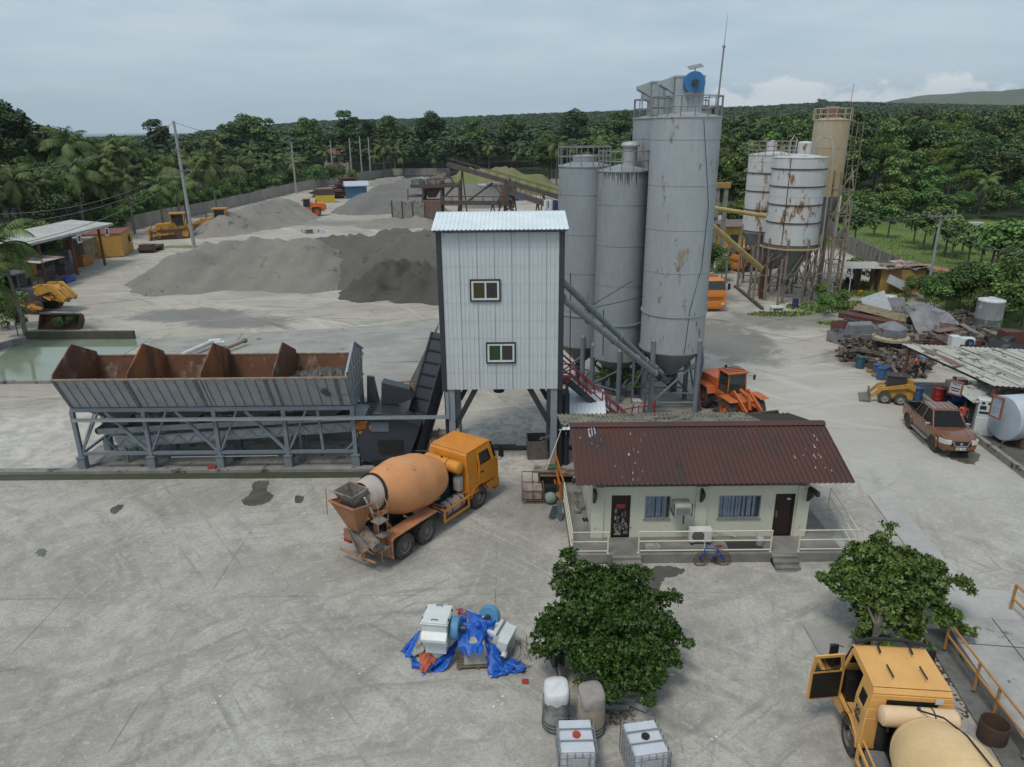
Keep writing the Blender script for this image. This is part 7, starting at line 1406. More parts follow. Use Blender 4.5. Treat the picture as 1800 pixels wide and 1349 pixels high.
v=at(1700,618,1.2);t=thing('blower','white and blue blower unit behind the canopy roof','machine',(at(1690,604,.8).x,at(1690,604,.8).y,.6),R(-5));t.scale=(.72,)*3;b=MB();b.bx(-1.2,-.4,0,-.3,.5,1.1);b.bx(-.3,-.3,.2,1.2,.5,.9);b.build('casing',cw,t,bev=.02);b=MB();b.lathe([(.4,0),(.42,.05),(.42,.25),(.1,.25)],20,(.6,-.3,.45),(.6,-1,.45));b.build('fan',black,t);b=MB();b.cyl((.6,-.55,.45),(.6,-.62,.45),.2,n=16);b.build('motor',blue,t)
for(px,py,lab,m_,rr)in((1765,615,'black crumpled cover over machinery right of the blower',black,.9),):
 v=at(px,py,.5);cloth([(v.x-1.5,v.y-.8,.3),(v.x+1.5,v.y-.8,.3),(v.x+1.2,v.y+1.,1.3),(v.x-1.2,v.y+1.,1.2)],'black_cover',m_,lab,'cover',31,.3,16)
plate(1790,600,.6,(3.2,.3,1.6),(0,0,R(-5)),sm_,'maroon container side at the right edge behind the canopy','container_side','maroon plates at the right edge')
plate(1775,590,1.2,(1.2,1.0,.8),(0,0,R(-5)),sm_,'maroon crate above the black cover','crate','maroon plates at the right edge')
# upright grey tank
v=at(1745,590);t=thing('upright_tank','upright grey cylindrical tank with a white top against the bushes','tank',(v.x,v.y+1.0,0));b=MB();b.lathe([(1.0,0),(1.02,.05),(1.02,1.25),(1.03,1.27),(1.02,1.29),(1.02,2.6),(1.0,2.75)],40);b.build('shell',pm('grey_tank_peeling',(.19,.205,.215),r=.6,c2=(.15,.165,.175),ns=1.,st=2,rust=.32,rc=(.38,.39,.39),rs=1.1),t);b=MB();b.lathe([(1.02,2.72),(1.0,2.8),(.3,2.9),(.3,3.0),(.02,3.0)],40);b.build('top',pm('white_top',(.55,.57,.58),c2=(.45,.46,.47)),t)
# hut with tin roof
v=at(1560,520);t=thing('tin_hut','ruined yellow hut with a collapsed tin roof beyond the scrap heap','hut',(v.x,v.y+1.5,0),R(-6));b=MB();b.bx(-.2,0,0,4.2,3,2.4);b.build('wall',pm('faded_yellow_wall',(.38,.25,.05),r=.85,c2=(.25,.17,.06),ns=1.2,rust=.2),t);b=MB();b.corr((-5.2,-.6,2.6),(1,.02,0),(0,3.4,.15),5.4,3.4,.25,.05,.01);b.build('awning',pm('pale_tin',(.42,.41,.39),c2=(.3,.29,.28),rust=.2),t);b=MB();r_=random.Random(9)
for k in range(16):b.box((.6+r_.uniform(-.5,3.8),1.3+r_.uniform(-1.4,1.6),2.55+r_.uniform(0,.45)),(1.5,.9,.03),(r_.uniform(-.25,.25),r_.uniform(-.25,.25),r_.uniform(-.5,.5)))
b.build('broken_sheet',pm('broken_roofing',(.36,.30,.27),c2=(.18,.09,.06),ns=2,nt_=.5,isl=.5),t,smooth=False);b=MB();b.box((6.0,1.4,2.3),(4.0,2.6,.05),(0,R(10),R(-12)));b.build('red_roof_sheet',pm('salmon_roof',(.40,.15,.10),r=.7),t)
for x,y in((-5.1,-.5),(-3.4,-.6),(-5.1,2.6)):b=MB();b.cyl((x,y,0),(x,y,2.6),.06,n=8);b.build('post',whitep,t)
b=MB();b.bx(-2.0,.8,0,-1.9,2.8,2.4);b.beam((-.9,.2,0),(-.2,1.2,2.4),.3,.1);b.build('partition',sb_,t);b=MB();b.box((1.2,-.6,1.2),(2.,.1,.9),(R(-20),R(25),0));b.build('loose_sheet',pm('pale_tin2',(.38,.40,.42)),t)
v=at(1490,508);motorcycle('dark motorcycle parked by the tin hut',(v.x+.7,v.y+1.2,0),R(110),black)
v=at(1512,518);b=MB();b.lathe([(.2,0),(.25,.4),(.22,.42)],14);tag(b.build('bucket',pm('orange_bucket',(.5,.2,.02)),loc=(v.x,v.y,0)),'orange bucket in front of the tin hut','bucket')
v=at(1565,524);b=MB();b.lathe([(.6,0),(.7,.1),(.6,.25),(.1,.3)],20);tag(b.build('white_basin',whitep,loc=(v.x,v.y,0)),'white upturned basin beside the tin hut','basin')
# old silos
ow=pm('rust_streaked_white',(.50,.52,.53),r=.6,c2=(.43,.44,.43),ns=.9,st=2.5,nt_=.8,rust=.3,rc=(.27,.15,.065),rs=1.1);oy=pm('faded_ochre_silo',(.37,.27,.13),r=.65,c2=(.40,.36,.29),ns=.35,st=3,nt_=.5,rust=.16,rc=(.20,.13,.07),rs=.9);leg_o=pm('rusty_grey_leg',(.24,.21,.18),r=.8,c2=(.17,.12,.085),ns=1.5,nt_=.8,rust=.25,rc=(.17,.09,.045))
grp='old silos on rusty legs'
tO1,_=silo('old_silo','squat white silo with rust streaks and dark bands, front of the old group',(27.9,73),2.5,5.4,13.7,1.8,ow,R(20),bands=(5.55,7.7,9.4,11.1,12.7),group=grp,legm=leg_o,nleg=8,legr=.13)
b=MB();b.lathe([(.65,13.8),(.65,15.0),(.5,15.15),(.05,15.2)],20,(.3,0,0),(.3,0,1));b.build('vent',ow,tO1);b=MB();railing(b,ringpts(1.9,13.85,12,PI*.1,PI*1.1),.8);
for s in(-1,1):b.tube([(-1.2*s+.2,.3,13.8),(-1.2*s+.2,.3,15.2),(-.9*s+.2,.3,15.7),(-.4*s,.3,15.3),(-.5*s,.3,14.)]if s>0 else[(1.0,-.3,13.9),(1.2,-.3,15.0),(1.8,-.3,15.6),(2.5,-.5,15.4),(2.7,-.8,14.5),(2.7,-1.0,4.)],.08,8)
b.build('filling_pipe',pm('pale_pipe',(.33,.32,.29)),tO1);b=MB();b.beam((-1.6,-1.95,5.4),(-1.6,-1.95,13.7),.06);b.build('seam',rustd,tO1)
b=MB();b.lathe([(2.75,5.3),(2.75,5.2),(2.9,5.2),(2.9,5.25),(2.78,5.35)],40,close=False);b.build('catwalk',pm('ochre_catwalk',(.3,.22,.1),rust=.3),tO1)
tO2,_=silo('old_silo','white rust streaked silo with a railed top half hidden behind the front one',(27.3,79),2.4,5.9,13.75,2.,ow,R(0),bands=(6.1,8.3,10.2,12.0),group=grp,legm=leg_o,nleg=6,legr=.13)
b=MB();railing(b,ringpts(2.5,13.8,20),1.3,r=.04,levels=(1,.66,.33));b.build('railing',leg_o,tO2);b=MB();b.lathe([(.5,13.9),(.5,15.0),(.05,15.2)],16,(-.2,0,0),(-.2,0,1));b.build('vent',ow,tO2)
tO3,_=silo('old_silo','tall narrow ochre silo with a caged ladder, rearmost of the old group',(33,79),1.75,9.6,17.05,5.2,oy,R(45),group=grp,legm=leg_o,legr=.16)
b=MB();railing(b,ringpts(1.85,17.1,14),1.1,r=.045);b.build('railing',oy,tO3);b=MB();b.lathe([(.75,17.2),(.75,18.3),(.6,18.4),(.05,18.45)],20,(-.1,0,0),(-.1,0,1));b.build('filter_drum',pm('brown_drum',(.20,.13,.09),rust=.2),tO3)
b=MB()
for x in(1.9,2.4,3.0):b.beam((x,-.6,9.8),(x,-.6,17.0),.06)
for k in range(6):b.beam((1.8,-.6,9.8+k*1.4),(3.0,-.6,9.8+k*1.4),.06);b.beam((1.8,-.2,9.8+k*1.4),(3.0,-.2,9.8+k*1.4),.05)
b.tube([(1.6,0,17),(1.7,0,20.5)],.025,5);b.build('ladder',leg_o,tO3)
b=MB();r_=random.Random(17)
for(x,y,h)in((31.0,70.5,12.5),(32.6,71.2,9.8),(31.4,73.,12.5),(33.2,73.4,9.8),(30.4,68.8,4.5),(34.5,78,10),(24.0,70.8,5.),(24.6,74,5),(22.8,76.5,5),(26.0,69.6,4.5),(29.5,75.4,5)):b.beam((x,y,0),(x,y,h),.16)
for k in range(5):z=1.5+k*2.3;b.beam((31,70.5,z),(32.6,71.2,z),.1);b.beam((31.4,73,z),(33.2,73.4,z),.1);b.beam((31,70.5,z),(31.4,73,z),.1);b.beam((32.6,71.2,z),(33.2,73.4,z),.1);b.beam((31,70.5,z),(32.6,71.2,z+2.),.07);b.beam((32.6,71.2,z),(33.2,73.4,z+2),.07)
for k in range(26):
 a=r_.uniform(0,6.28);q=Vector((28+3.4*math.cos(a),74+4*math.sin(a),r_.choice((.2,2.6))));a2=a+r_.uniform(.3,.9);q2=Vector((28+3.4*math.cos(a2),74+4*math.sin(a2),r_.choice((2.6,4.8))));b.beam(q,q2,.08)
b.beam((24,70.5,2.8),(32.5,71,2.9),.07);b.beam((22.8,74,4.8),(27,76,5.0),.1)
tag(b.build('scaffold_tower',leg_o,smooth=False),'rusty lattice framing and stair tower between the old silos','frame')
v=up(1480,530,72);b=MB();b.beam(Vector((v.x-4.6,70.6,0))if 0 else at(1450,532),up(1478,345,76),.22);tag(b.build('raking_strut',pm('grey_strut',(.26,.25,.23),rust=.15)),'long grey raking strut leaning beside the old silos','strut')
# ochre pipes from the old silos toward the tall silos
op=pm('ochre_pipe',(.48,.36,.13),r=.6,c2=(.38,.28,.11),ns=1.2,rust=.12)
b=MB();b.cyl(up(1228,362,66),up(1345,380,71),.2,n=14);tag(b.build('ochre_pipe',op),'nearly level ochre pipe running from the tall silo to the old silos','pipe')
b=MB();b.cyl(up(1240,388,60),up(1338,472,69.5),.26,n=14);tag(b.build('ochre_pipe',op),'steep ochre pipe slanting down to the feet of the old silos','pipe')
b=MB();v=at(1337,525);b.beam((v.x,v.y,0),(v.x,v.y,4.2),.35);tag(b.build('rusty_elevator_leg',rustm),'orange rusty upright box leg at the foot of the ochre pipe','column')
v=at(1388,542);b=MB();b.bx(-.9,-.4,.25,.3,.4,.35)
for x in(-.8,.2):b.bx(x,-.35,0,x+.08,.35,.25)
tag(b.build('low_table',whitep,loc=(at(1370,545).x,at(1370,545).y,0)),'low white table in front of the old silos','table')
v=at(1397,541);drum((v.x,v.y,0),paint('navy_drum',(.03,.04,.12)),'navy blue drum at the foot of the front old silo')
a,c=at(1292,505),at(1340,545);b=MB();b.beam(a+Vector((0,0,.1)),c+Vector((0,0,.1)),.3,.25);struct(b.build('kerb',moss))
# tall column and yellow buildings behind
b=MB();v=at(1262,385);
t=thing('concrete_tower','tall thin grey concrete column frame behind the tallest silo','column',(up(1268,400,88).x,88,0));
for x in(-.8,.2):b=MB();b.beam((x,0,0),(x,0,9.8),.45);b.build('column',conc,t)
b=MB();b.bx(-1.2,-.4,9.8,.6,.4,10.4);b.build('cap',pm('ochre_cap',(.35,.22,.06)),t)
v=at(1300,445);t=thing('ochre_building','small ochre building with a flat rusty roof behind the old silos','building',(v.x+2.4,v.y+1,0));b=MB();b.bx(-4.5,0,0,2.6,5,3.4);b.build('wall',pm('ochre_wall',(.42,.27,.05),r=.85,c2=(.28,.19,.06),ns=1.,rust=.2),t);b=MB();b.corr((-4.9,-.6,3.55),(1,0,0),(0,6,.3),8.,6,.3,.05,.01);b.build('roof',pm('dull_brown_roof',(.17,.13,.11),rust=.3),t);b=MB();b.bx(-3.6,-.02,1.2,-2.4,.0,2.4);b.bx(-.8,-.02,1.2,.4,0,2.4);b.build('window',glass,t)
v=at(1258,440);t=thing('open_shed','dark open shed with a pale striped roof left of the ochre building','shed',(v.x-1,v.y+2,0));b=MB();b.corr((-1.5,-1,3.5),(1,0,0),(0,6,.6),5.,6,.4,.08,.01);b.build('roof',pm('striped_roof',(.40,.37,.34),c2=(.25,.15,.12),ns=1.),t);b=MB();b.bx(-1.3,3,0,3.3,3.2,3.3);b.build('wall',sb_,t)
for x in(-1.3,1.,3.3):b=MB();b.beam((x,-.8,0),(x,-.8,3.4),.2);b.build('post',conc,t)
# fences and walls on the right
def wall(pts,h,name,lab,mat,posts=None,pm_=None,th=.15,grp=None,z=None):
 t=thing(name,lab,'wall',(pts[0].x,pts[0].y,0),0,grp);O=t.location.copy();b=MB()
 for i in range(len(pts)-1):p,q=pts[i]-O,pts[i+1]-O;b.beam((p.x,p.y,h/2),(q.x,q.y,h/2),th,h)if 0 else b.add([(p.x,p.y,-.5),(q.x,q.y,-.5),(q.x,q.y,h),(p.x,p.y,h),(p.x+th,p.y+th*.3,-.5),(q.x+th,q.y+th*.3,-.5),(q.x+th,q.y+th*.3,h),(p.x+th,p.y+th*.3,h)],[(0,1,2,3),(7,6,5,4),(3,2,6,7),(0,3,7,4),(1,5,6,2)])
 b.build('panel',mat,t,smooth=False)
 if posts:
  for i in range(len(pts)-1):
   p,q=pts[i]-O,pts[i+1]-O;n_=max(1,round((q-p).length/posts))
   for k in range(n_):c=p.lerp(q,k/n_);b=MB();b.bx(c.x-.12,c.y-.14,0,c.x+.12,c.y+.12,h+.12);b.build('post',pm_ or conc,t,smooth=False)
 return t
gw=pm('grimy_concrete_wall',(.23,.215,.19),r=.9,c2=(.12,.115,.10),ns=.5,st=2,nt_=.9,rust=.3,rc=(.055,.055,.045),rs=.9)
wall([at(1440,395),at(1480,440),at(1560,482),at(1620,512),at(1680,530)],2.3,'yard_wall','grimy concrete yard wall between the old silos and the meadow',gw,3.0)
wall([at(1262,388),at(1330,398),at(1440,396)],3.,'yard_wall','dark concrete yard wall under the trees behind the ochre building',pm('dark_wall',(.08,.08,.07),c2=(.05,.055,.04)),4.)
mfp=[at(1560,402),at(1640,422),at(1720,440),at(1800,455)]
t=thing('field_fence','distant post and wire fence across the far side of the meadow','fence',(mfp[0].x,mfp[0].y,0));b=MB()
for i in range(3):
 for k in range(9):c=mfp[i].lerp(mfp[i+1],k/9)-Vector((mfp[0].x,mfp[0].y,0));b.cyl((c.x,c.y,0),(c.x,c.y,1.5),.07,n=5)
 for z in(.5,1.,1.4):p,q=mfp[i]-t.location,mfp[i+1]-t.location;b.beam((p.x,p.y,z),(q.x,q.y,z),.03)
b.build('fence_posts',conc,t)
t=thing('wire_fence','thin wire fence with stakes on the wall beside the meadow','fence',at(1500,455));b=MB();ps=[at(1500,455),at(1600,500),at(1700,525),at(1800,545)]
for i in range(3):
 for k in range(6):c=ps[i].lerp(ps[i+1],k/6)-ps[0];b.cyl((c.x,c.y,1.8),(c.x,c.y,3.6),.03,n=5)
 for z in(2.6,3.1,3.5):p,q=ps[i]-ps[0],ps[i+1]-ps[0];b.beam((p.x,p.y,z),(q.x,q.y,z),.015)
b.build('wires',galv,t)
def ont(px,py):
 "the spot of the terrain seen at a place of the photo"
 d=_f+_r*((px-900)/FPX)+_u*((674.5-py)/FPX)
 for k in range(20,900):
  q=Vector((0,0,CAM_H))+d*k*1.5
  if q.z<float(terr(q.x,q.y)):return q
 return q
# far house between trees, power poles
def pole(loc,h,lab,arms=((.95,2.4),),r=.16,mat=None,lean=0,grp='concrete power poles',rz=0):
 t=thing('power_pole',lab,'pole',loc,rz,grp);b=MB();b.cyl((0,0,0),(0,0,h),r,r*.62,n=12);b.build('shaft',mat or pm('pole_concrete',(.30,.31,.31),r=.8,c2=(.24,.25,.25),ns=1.5),t)
 for f,w_ in arms:
  b=MB();b.beam((-w_/2,-.15,h*f),(w_/2,-.15,h*f),.1,.12);b.beam((-w_*.3,-.15,h*f),(0,-.1,h*f-.5),.05);b.beam((w_*.3,-.15,h*f),(0,-.1,h*f-.5),.05);a_=b.build('crossarm',galv if h<20 else steel,t);
  for x in(-w_/2+.1,-w_*.2,w_*.2,w_/2-.1):b=MB();b.cyl((x,-.15,h*f+.06),(x,-.15,h*f+.28),.06,n=8);b.build('insulator',pm('brown_insulator',(.25,.2,.17)),a_)
 return t
v=at(1627,530);hp=up(1655,378,v.y).z;hx_=v;tp=pole((v.x,v.y,0),hp,'grey power pole with one crossarm beside the meadow',((.985,2.7),),.16)
def wires(pairs,lab,r=.018,sag=1.2,n=14,mat=None):
 b=MB()
 for p,q in pairs:p,q=Vector(p),Vector(q);b.tube([p.lerp(q,k/n)-Vector((0,0,sag*4*(k/n)*(1-k/n)))for k in range(n+1)],r,4)
 tag(b.build('power_line',mat or pm('wire_grey',(.12,.12,.12))),lab,'cable')
topP=Vector((v.x,v.y,hp));
wires([(topP+Vector((dx,0,.1)),up(1800+dx*10,440+dx*2,60))for dx in(-1.2,0,1.2)]+[(topP+Vector((dx,0,.1)),(33+dx,79,9.+dx*.3))for dx in(-1.2,0,1.2)],'sagging power lines from the crossarm pole to the old silos and off right')
t=thing('blue_house','small bright blue house with a red roof among the trees at far right','house',(ont(1795,285).x,ont(1795,285).y,ont(1795,285).z+4.5));b=MB();b.bx(-4,0,-9,5,6,0);b.build('wall',pm('bright_blue_wall',(.03,.22,.50)),t);b=MB();b.prism([(-1,0),(7,0),(3,1.9)],'x',-5,6);b.build('roof',pm('brick_red_roof',(.22,.06,.04)),t);b=MB();b.bx(-2.5,-.03,-2.2,-1.2,0,-1.);b.bx(1.5,-.03,-2.2,2.8,0,-1.);b.build('window',glass,t)
for(px,py)in((1712,405),(1740,412),(1775,420)):
 v=ont(px,py);b=MB();b.bx(-1.5,-.6,0,1.5,.6,.9);b.prism([(-1.5,.9),(1.5,.9),(1.1,1.4),(-1.0,1.4)],'y',-.6,.6);tag(b.build('stone_tomb',pm('pale_tomb',(.45,.47,.48)),loc=(v.x,v.y,v.z-.1),bev=.03),'low pale block shaped like a tomb beyond the meadow','tomb','pale blocks beyond the meadow')
# ================================================================ heaps
def heap(lab,cones,mat,res=.7,name='gravel_heap',seed=1,grp=None,slope=.62,rough=.13):
 "cones: (x, y, height, ridge length, ridge angle); the surface is where tipped material settles"
 xs=[c[0]for c in cones];ys=[c[1]for c in cones];m_=max(c[2]/slope+c[3]/2 for c in cones)+1;x0,x1,y0,y1=min(xs)-m_,max(xs)+m_,min(ys)-m_,max(ys)+m_
 nx,ny=int((x1-x0)/res),int((y1-y0)/res);X,Y=np.meshgrid(np.linspace(x0,x1,nx),np.linspace(y0,y1,ny));Z=np.full(X.shape,-2.);r_=np.random.RandomState(seed)
 wx=X+.5*np.sin(Y*.5+seed)+.35*np.sin(Y*1.7+X*.6);wy=Y+.7*np.sin(X*.45+seed*2)+.35*np.sin(X*1.5-Y*.7)
 for cx,cy,h,rl,ra in cones:
  dx,dy=wx-cx,wy-cy;u_=dx*math.cos(ra)+dy*math.sin(ra);v_=-dx*math.sin(ra)+dy*math.cos(ra);u_=np.sign(u_)*np.maximum(np.abs(u_)-rl/2,0);d=np.sqrt(u_**2+v_**2+.12);Z=np.maximum(Z,h-slope*d)
 n=-.30*np.abs(np.sin(wx*1.9+np.sin(wy*1.1)*1.3))*np.abs(np.sin(wy*1.6+np.sin(wx*.9)))+sum(np.sin(X*a*math.cos(t_)+Y*a*math.sin(t_)+p)*k for a,t_,p,k in[(r_.uniform(.5,4.5),r_.uniform(0,3.1),r_.uniform(0,6),rough/(1+i*.25))for i in range(9)]);Z=Z+n*np.clip(Z/1.5,0,1)+r_.normal(0,.05,Z.shape)
 ins=Z>-.12;v=np.stack([X.ravel(),Y.ravel(),np.maximum(Z,-.15).ravel()],1);i=(np.arange(ny-1)[:,None]*nx+np.arange(nx-1)[None]).ravel();f=np.stack([i,i+1,i+nx+1,i+nx],1);Zf=ins.ravel();keep=Zf[f].any(1);f=f[keep];used=np.unique(f);rm_=np.zeros(len(v),int);rm_[used]=np.arange(len(used))
 me=bpy.data.meshes.new(name);me.from_pydata(v[used].tolist(),[],rm_[f].tolist());o=bpy.data.objects.new(name,me);C.objects.link(o);me.materials.append(mat);me.shade_smooth();return tag(o,lab,'heap',grp)
def grav(name,c,c2):return pm(name,c,r=.95,c2=c2,ns=.25,nt_=.8,world=True,bump=1.,bs=2.2,rust=.2,rc=tuple(x*.66 for x in c),rs=.45,isl=0)
gA=grav('pale_gravel',(.21,.20,.175),(.165,.157,.14));gB=grav('dark_sand',(.078,.072,.065),(.056,.052,.047));gC=grav('grey_gravel',(.17,.168,.16),(.135,.133,.126));gD=grav('brown_sand',(.24,.22,.195),(.19,.175,.155))
def hy(px,py,Y,rl=0.,ra=0.):v=up(px,py,Y);return(v.x,v.y,v.z,rl,ra)
def hc(px,py,h,rl=0.,ra=0.):v=at(px,py,h);return(v.x,v.y,h,rl,ra)
heap('broad pale gravel heap in the middle of the yard behind the leaning pole',[hc(400,420,4.6,4,.1),hc(470,414,5.0,3,0),hc(540,414,5.0,3,-.2),hc(340,438,3.9,3,.1),hc(600,428,3.8,2,0),hc(440,440,3.6,3,.3),hc(300,470,2.2,2,0)],gA,.6,seed=3)
gE=grav('mid_grey_sand',(.112,.106,.095),(.088,.083,.075))
heap('grey sand heap just left of the white tower',[hc(686,400,5.6,3,.2),hc(735,404,5.6,3,0),hc(640,408,5.,4,.1),hc(780,404,5.8,3,0),hc(596,412,4.2,3,0)],gE,.6,'sand_heap',5)
heap('small dark sand mound in front of the grey heap beside the tower',[hc(695,452,3.7,1.0,.4),hc(722,464,3.0,2.,0),hc(668,484,1.4,1,0),hc(750,462,3.4,1,0)],gB,.4,'sand_heap',8,rough=.24,slope=.7)
heap('long brown sand heap against the left wall near the far loader',[hc(478,348,4.4,9,1.5),hc(448,355,4.2,9,1.4),hc(415,367,3.6,7,1.35),hc(388,380,2.8,4,1.3)],gD,.9,'sand_heap',12)
heap('wide grey gravel heap beyond the yard left of the crusher',[hy(705,320,182,10,.35),hy(672,333,168,8,.4),hy(748,309,190,10,.3),hy(636,350,160,5,.3),hy(690,345,160,14,.1)],gC,1.2,seed=14)
heap('grey gravel heap under the crusher conveyors',[hy(822,321,178,4,0),hy(855,340,170,4,0),hy(790,326,180,3,0)],gC,1.2,seed=15)
heap('pale sand heap at the far end of the yard by the wall',[hy(685,309,240,6,.3),hy(712,316,235,7,0)],gD,1.2,'sand_heap',16)
heap('low beige mound in front of the broken wall',[hc(695,380,1.7,6,.1),hc(725,384,1.3,4,0),hc(665,386,.9,3,0)],gD,.8,'sand_heap',18,slope=.35)
heap('beige mound rising behind the roof of the tower',[hy(785,386,112,4,.1)],gD,.8,'sand_heap',19)
# grassy bank behind the crusher
bk_=heap('grassy earth bank behind the crusher conveyors',[hy(860,292,215,14,-.1),hy(905,302,210,14,-.15),hy(960,322,200,14,-.2)],pm('bank_grass',(.12,.16,.045),r=.95,c2=(.20,.16,.10),ns=.18,nt_=.5,world=True,bump=.6,bs=2.),1.4,'earth_bank',22,slope=.75,rough=.3)
# ================================================================ crusher
rc_=pm('crusher_rust',(.11,.085,.07),r=.85,c2=(.055,.045,.04),ns=.6,nt_=.8,rust=.25,rc=(.22,.09,.05),rs=1.)
v=at(757,386);CY=v.y;t=thing('stone_crusher','rusty stone crushing plant on tall legs beyond the tower roof','crusher',(v.x,CY,0));O=t.location
def U(px,py,dy=0):return up(px,py,CY+dy)-O
b=MB();p,q=U(743,384),U(776,352);b.bx(p.x,-1.5,0,q.x,3,q.z);b.build('hopper_base',pm('red_rust_wall',(.17,.075,.055),r=.9,c2=(.13,.115,.10),ns=.5,nt_=.6,st=2),t)
b=MB()
for px in(744,776,808):
 for dy in(0,4):p,q=U(px,384,0),U(px,318,0);b.beam((p.x,dy,0),(q.x,dy,q.z),.45)
p,q=U(722,332),U(806,324);b.bx(p.x,-.5,q.z-.6,q.x,4.5,q.z);p2=U(718,345);b.bx(p2.x,-.5,p2.z-.2,U(745,345).x,4,p2.z);b.beam(U(776,352),U(800,326),.4);b.beam(U(800,326),U(784,300),.3);b.beam(U(717,352),U(717,332),.2);b.beam(U(728,353),U(745,380),.2)
for px in(724,738,752,766,780,795):b.beam(U(px,325),U(px,316),.12)
b.beam(U(722,317),U(800,313),.12);b.build('leg',rc_,t,smooth=False)
b=MB();b.prism([(U(724,330).x,U(724,330).z),(U(724,318).x,U(724,318).z),(U(738,312).x,U(738,312).z),(U(752,320).x,U(752,320).z),(U(750,333).x,U(750,333).z)],'y',.2,3.5);b.build('screen_box',pm('pale_machine_grey',(.30,.32,.34),rust=.2),t)
b=MB();b.prism([(U(px,py).x,U(px,py).z)for px,py in((740,322),(770,305),(783,297),(786,303),(780,318),(758,332),(745,332))],'y',.5,3.2);b.build('chute',pm('spotted_rust_grey',(.26,.23,.22),c2=(.10,.06,.05),ns=.9,nt_=.25,r=.8),t)
b=MB();b.prism([(U(px,py).x,U(px,py).z)for px,py in((745,333),(775,330),(765,348),(752,348))],'y',.5,3.2);b.build('hopper',rustd,t)
def conv(lab,a,c,posts=(),w_=1.2,nm='belt_conveyor'):
 t=thing(nm,lab,'conveyor',a,0,'rusty crusher conveyors');A_,B_=Vector(),Vector(c)-Vector(a);b=MB();d=(B_).normalized();sd=d.cross(Vector((0,0,1))).normalized();upv=sd.cross(d)
 for s in(-1,1):b.beam(A_+sd*s*w_/2,B_+sd*s*w_/2,.3,.6);b.beam(A_+sd*s*w_/2+upv*1.2,B_+sd*s*w_/2+upv*1.2,.09)
 n_=int(B_.length/2)
 for k in range(n_):
  c_=A_.lerp(B_,k/n_)
  for s in(-1,1):b.beam(c_+sd*s*w_/2,c_+sd*s*w_/2+upv*1.2,.1)
 b.build('truss',rc_,t,smooth=False);b=MB();b.beam(A_+upv*.35,B_+upv*.35,w_,.12);b.build('belt',rubber,t)
 if posts:
  b=MB()
  for f in posts:c_=A_.lerp(B_,f);b.beam((c_.x-.8,c_.y,-a[2]),(c_.x,c_.y,c_.z),.25);b.beam((c_.x+.8,c_.y,-a[2]),(c_.x,c_.y,c_.z),.25)
  b.build('trestle',rc_,t,smooth=False)
 return t
conv('long rusty conveyor sloping down from the crusher head to the right',up(788,290,CY+2),up(1000,352,CY-8),(.12,.5,.8));conv('second rusty conveyor sloping down right below the long one',up(893,337,CY-14),up(1000,372,CY-22),(.1,.5));conv('level rusty conveyor running right from the crusher at low height',up(776,357,CY-2),up(905,358,CY-4),(.25,.7));
b=MB();b.beam(up(820,356,CY-2),up(866,322,CY),.3);tag(b.build('steel_strut',rc_),'single rusty strut rising between the crusher conveyors','strut')
b=MB();v=up(889,342,CY-14);r_=random.Random(4)
for k in range(16):p=v+Vector((r_.uniform(-2.2,2.2),r_.uniform(-1,1),r_.uniform(-3.5,3)));q=v+Vector((r_.uniform(-2.2,2.2),r_.uniform(-1,1),r_.uniform(-3.5,3)));b.beam(p,q,.25)
b.box(v,(1.8,1.5,3.5),(0,.4,0));b.beam((v.x,v.y,0),v,.5);tag(b.build('secondary_crusher',rc_,smooth=False),'small rusty crusher head at the top of the second conveyor','crusher')
for(px,py,s_,m_,lab,cat)in((855,342,(4.5,3,2.2),pm('pale_blue_hut',(.38,.45,.52)),'small pale blue hut behind the crusher conveyors','hut'),(874,347,(5,3,3.2),conc,'grey concrete block with slots behind the conveyors','block'),(908,352,(3.5,2,1.5),paint('blue_cover',(.04,.16,.42)),'blue covered machine under the second conveyor','machine'),(905,335,(3.5,3,2),paint('far_yellow',(.45,.28,.04)),'yellow machine parked behind the conveyors','machine')):
 v=at(px,py);b=MB();b.bx(-s_[0]/2,0,0,s_[0]/2,s_[1],s_[2]);b.prism([(-s_[0]/2-.3,s_[2]),(s_[0]/2+.3,s_[2]),(s_[0]/2,s_[2]+.5),(-s_[0]/2,s_[2]+.5)],'y',-.3,s_[1]+.3);b.bx(-.5,-.05,0,.5,0,1.2);tag(b.build(lab.split()[-1]if 0 else{'hut':'far_hut','block':'concrete_block','machine':'parked_machine'}[cat],m_,loc=(v.x,v.y-2,0),bev=.05),lab,cat)
b=MB();p=up(962,360,62)
t=thing('wrapped_roll','pair of white wrapped rolls standing behind the tower roof','roll',(up(962,376,55).x,55,0));
for k in range(2):b=MB();b.cyl((k*.38-.2,0,6),(k*.38-.1,0,up(962,352,55).z),.16,n=14);b.build('roll',whitep,t)
b=MB();b.cyl((.5,0,0),(.55,0,up(962,352,55).z),.15,n=12);b.cyl((.8,0,0),(.85,0,up(962,353,55).z),.12,n=12);b.build('navy_roll',pm('navy_plastic',(.05,.05,.16)),t)
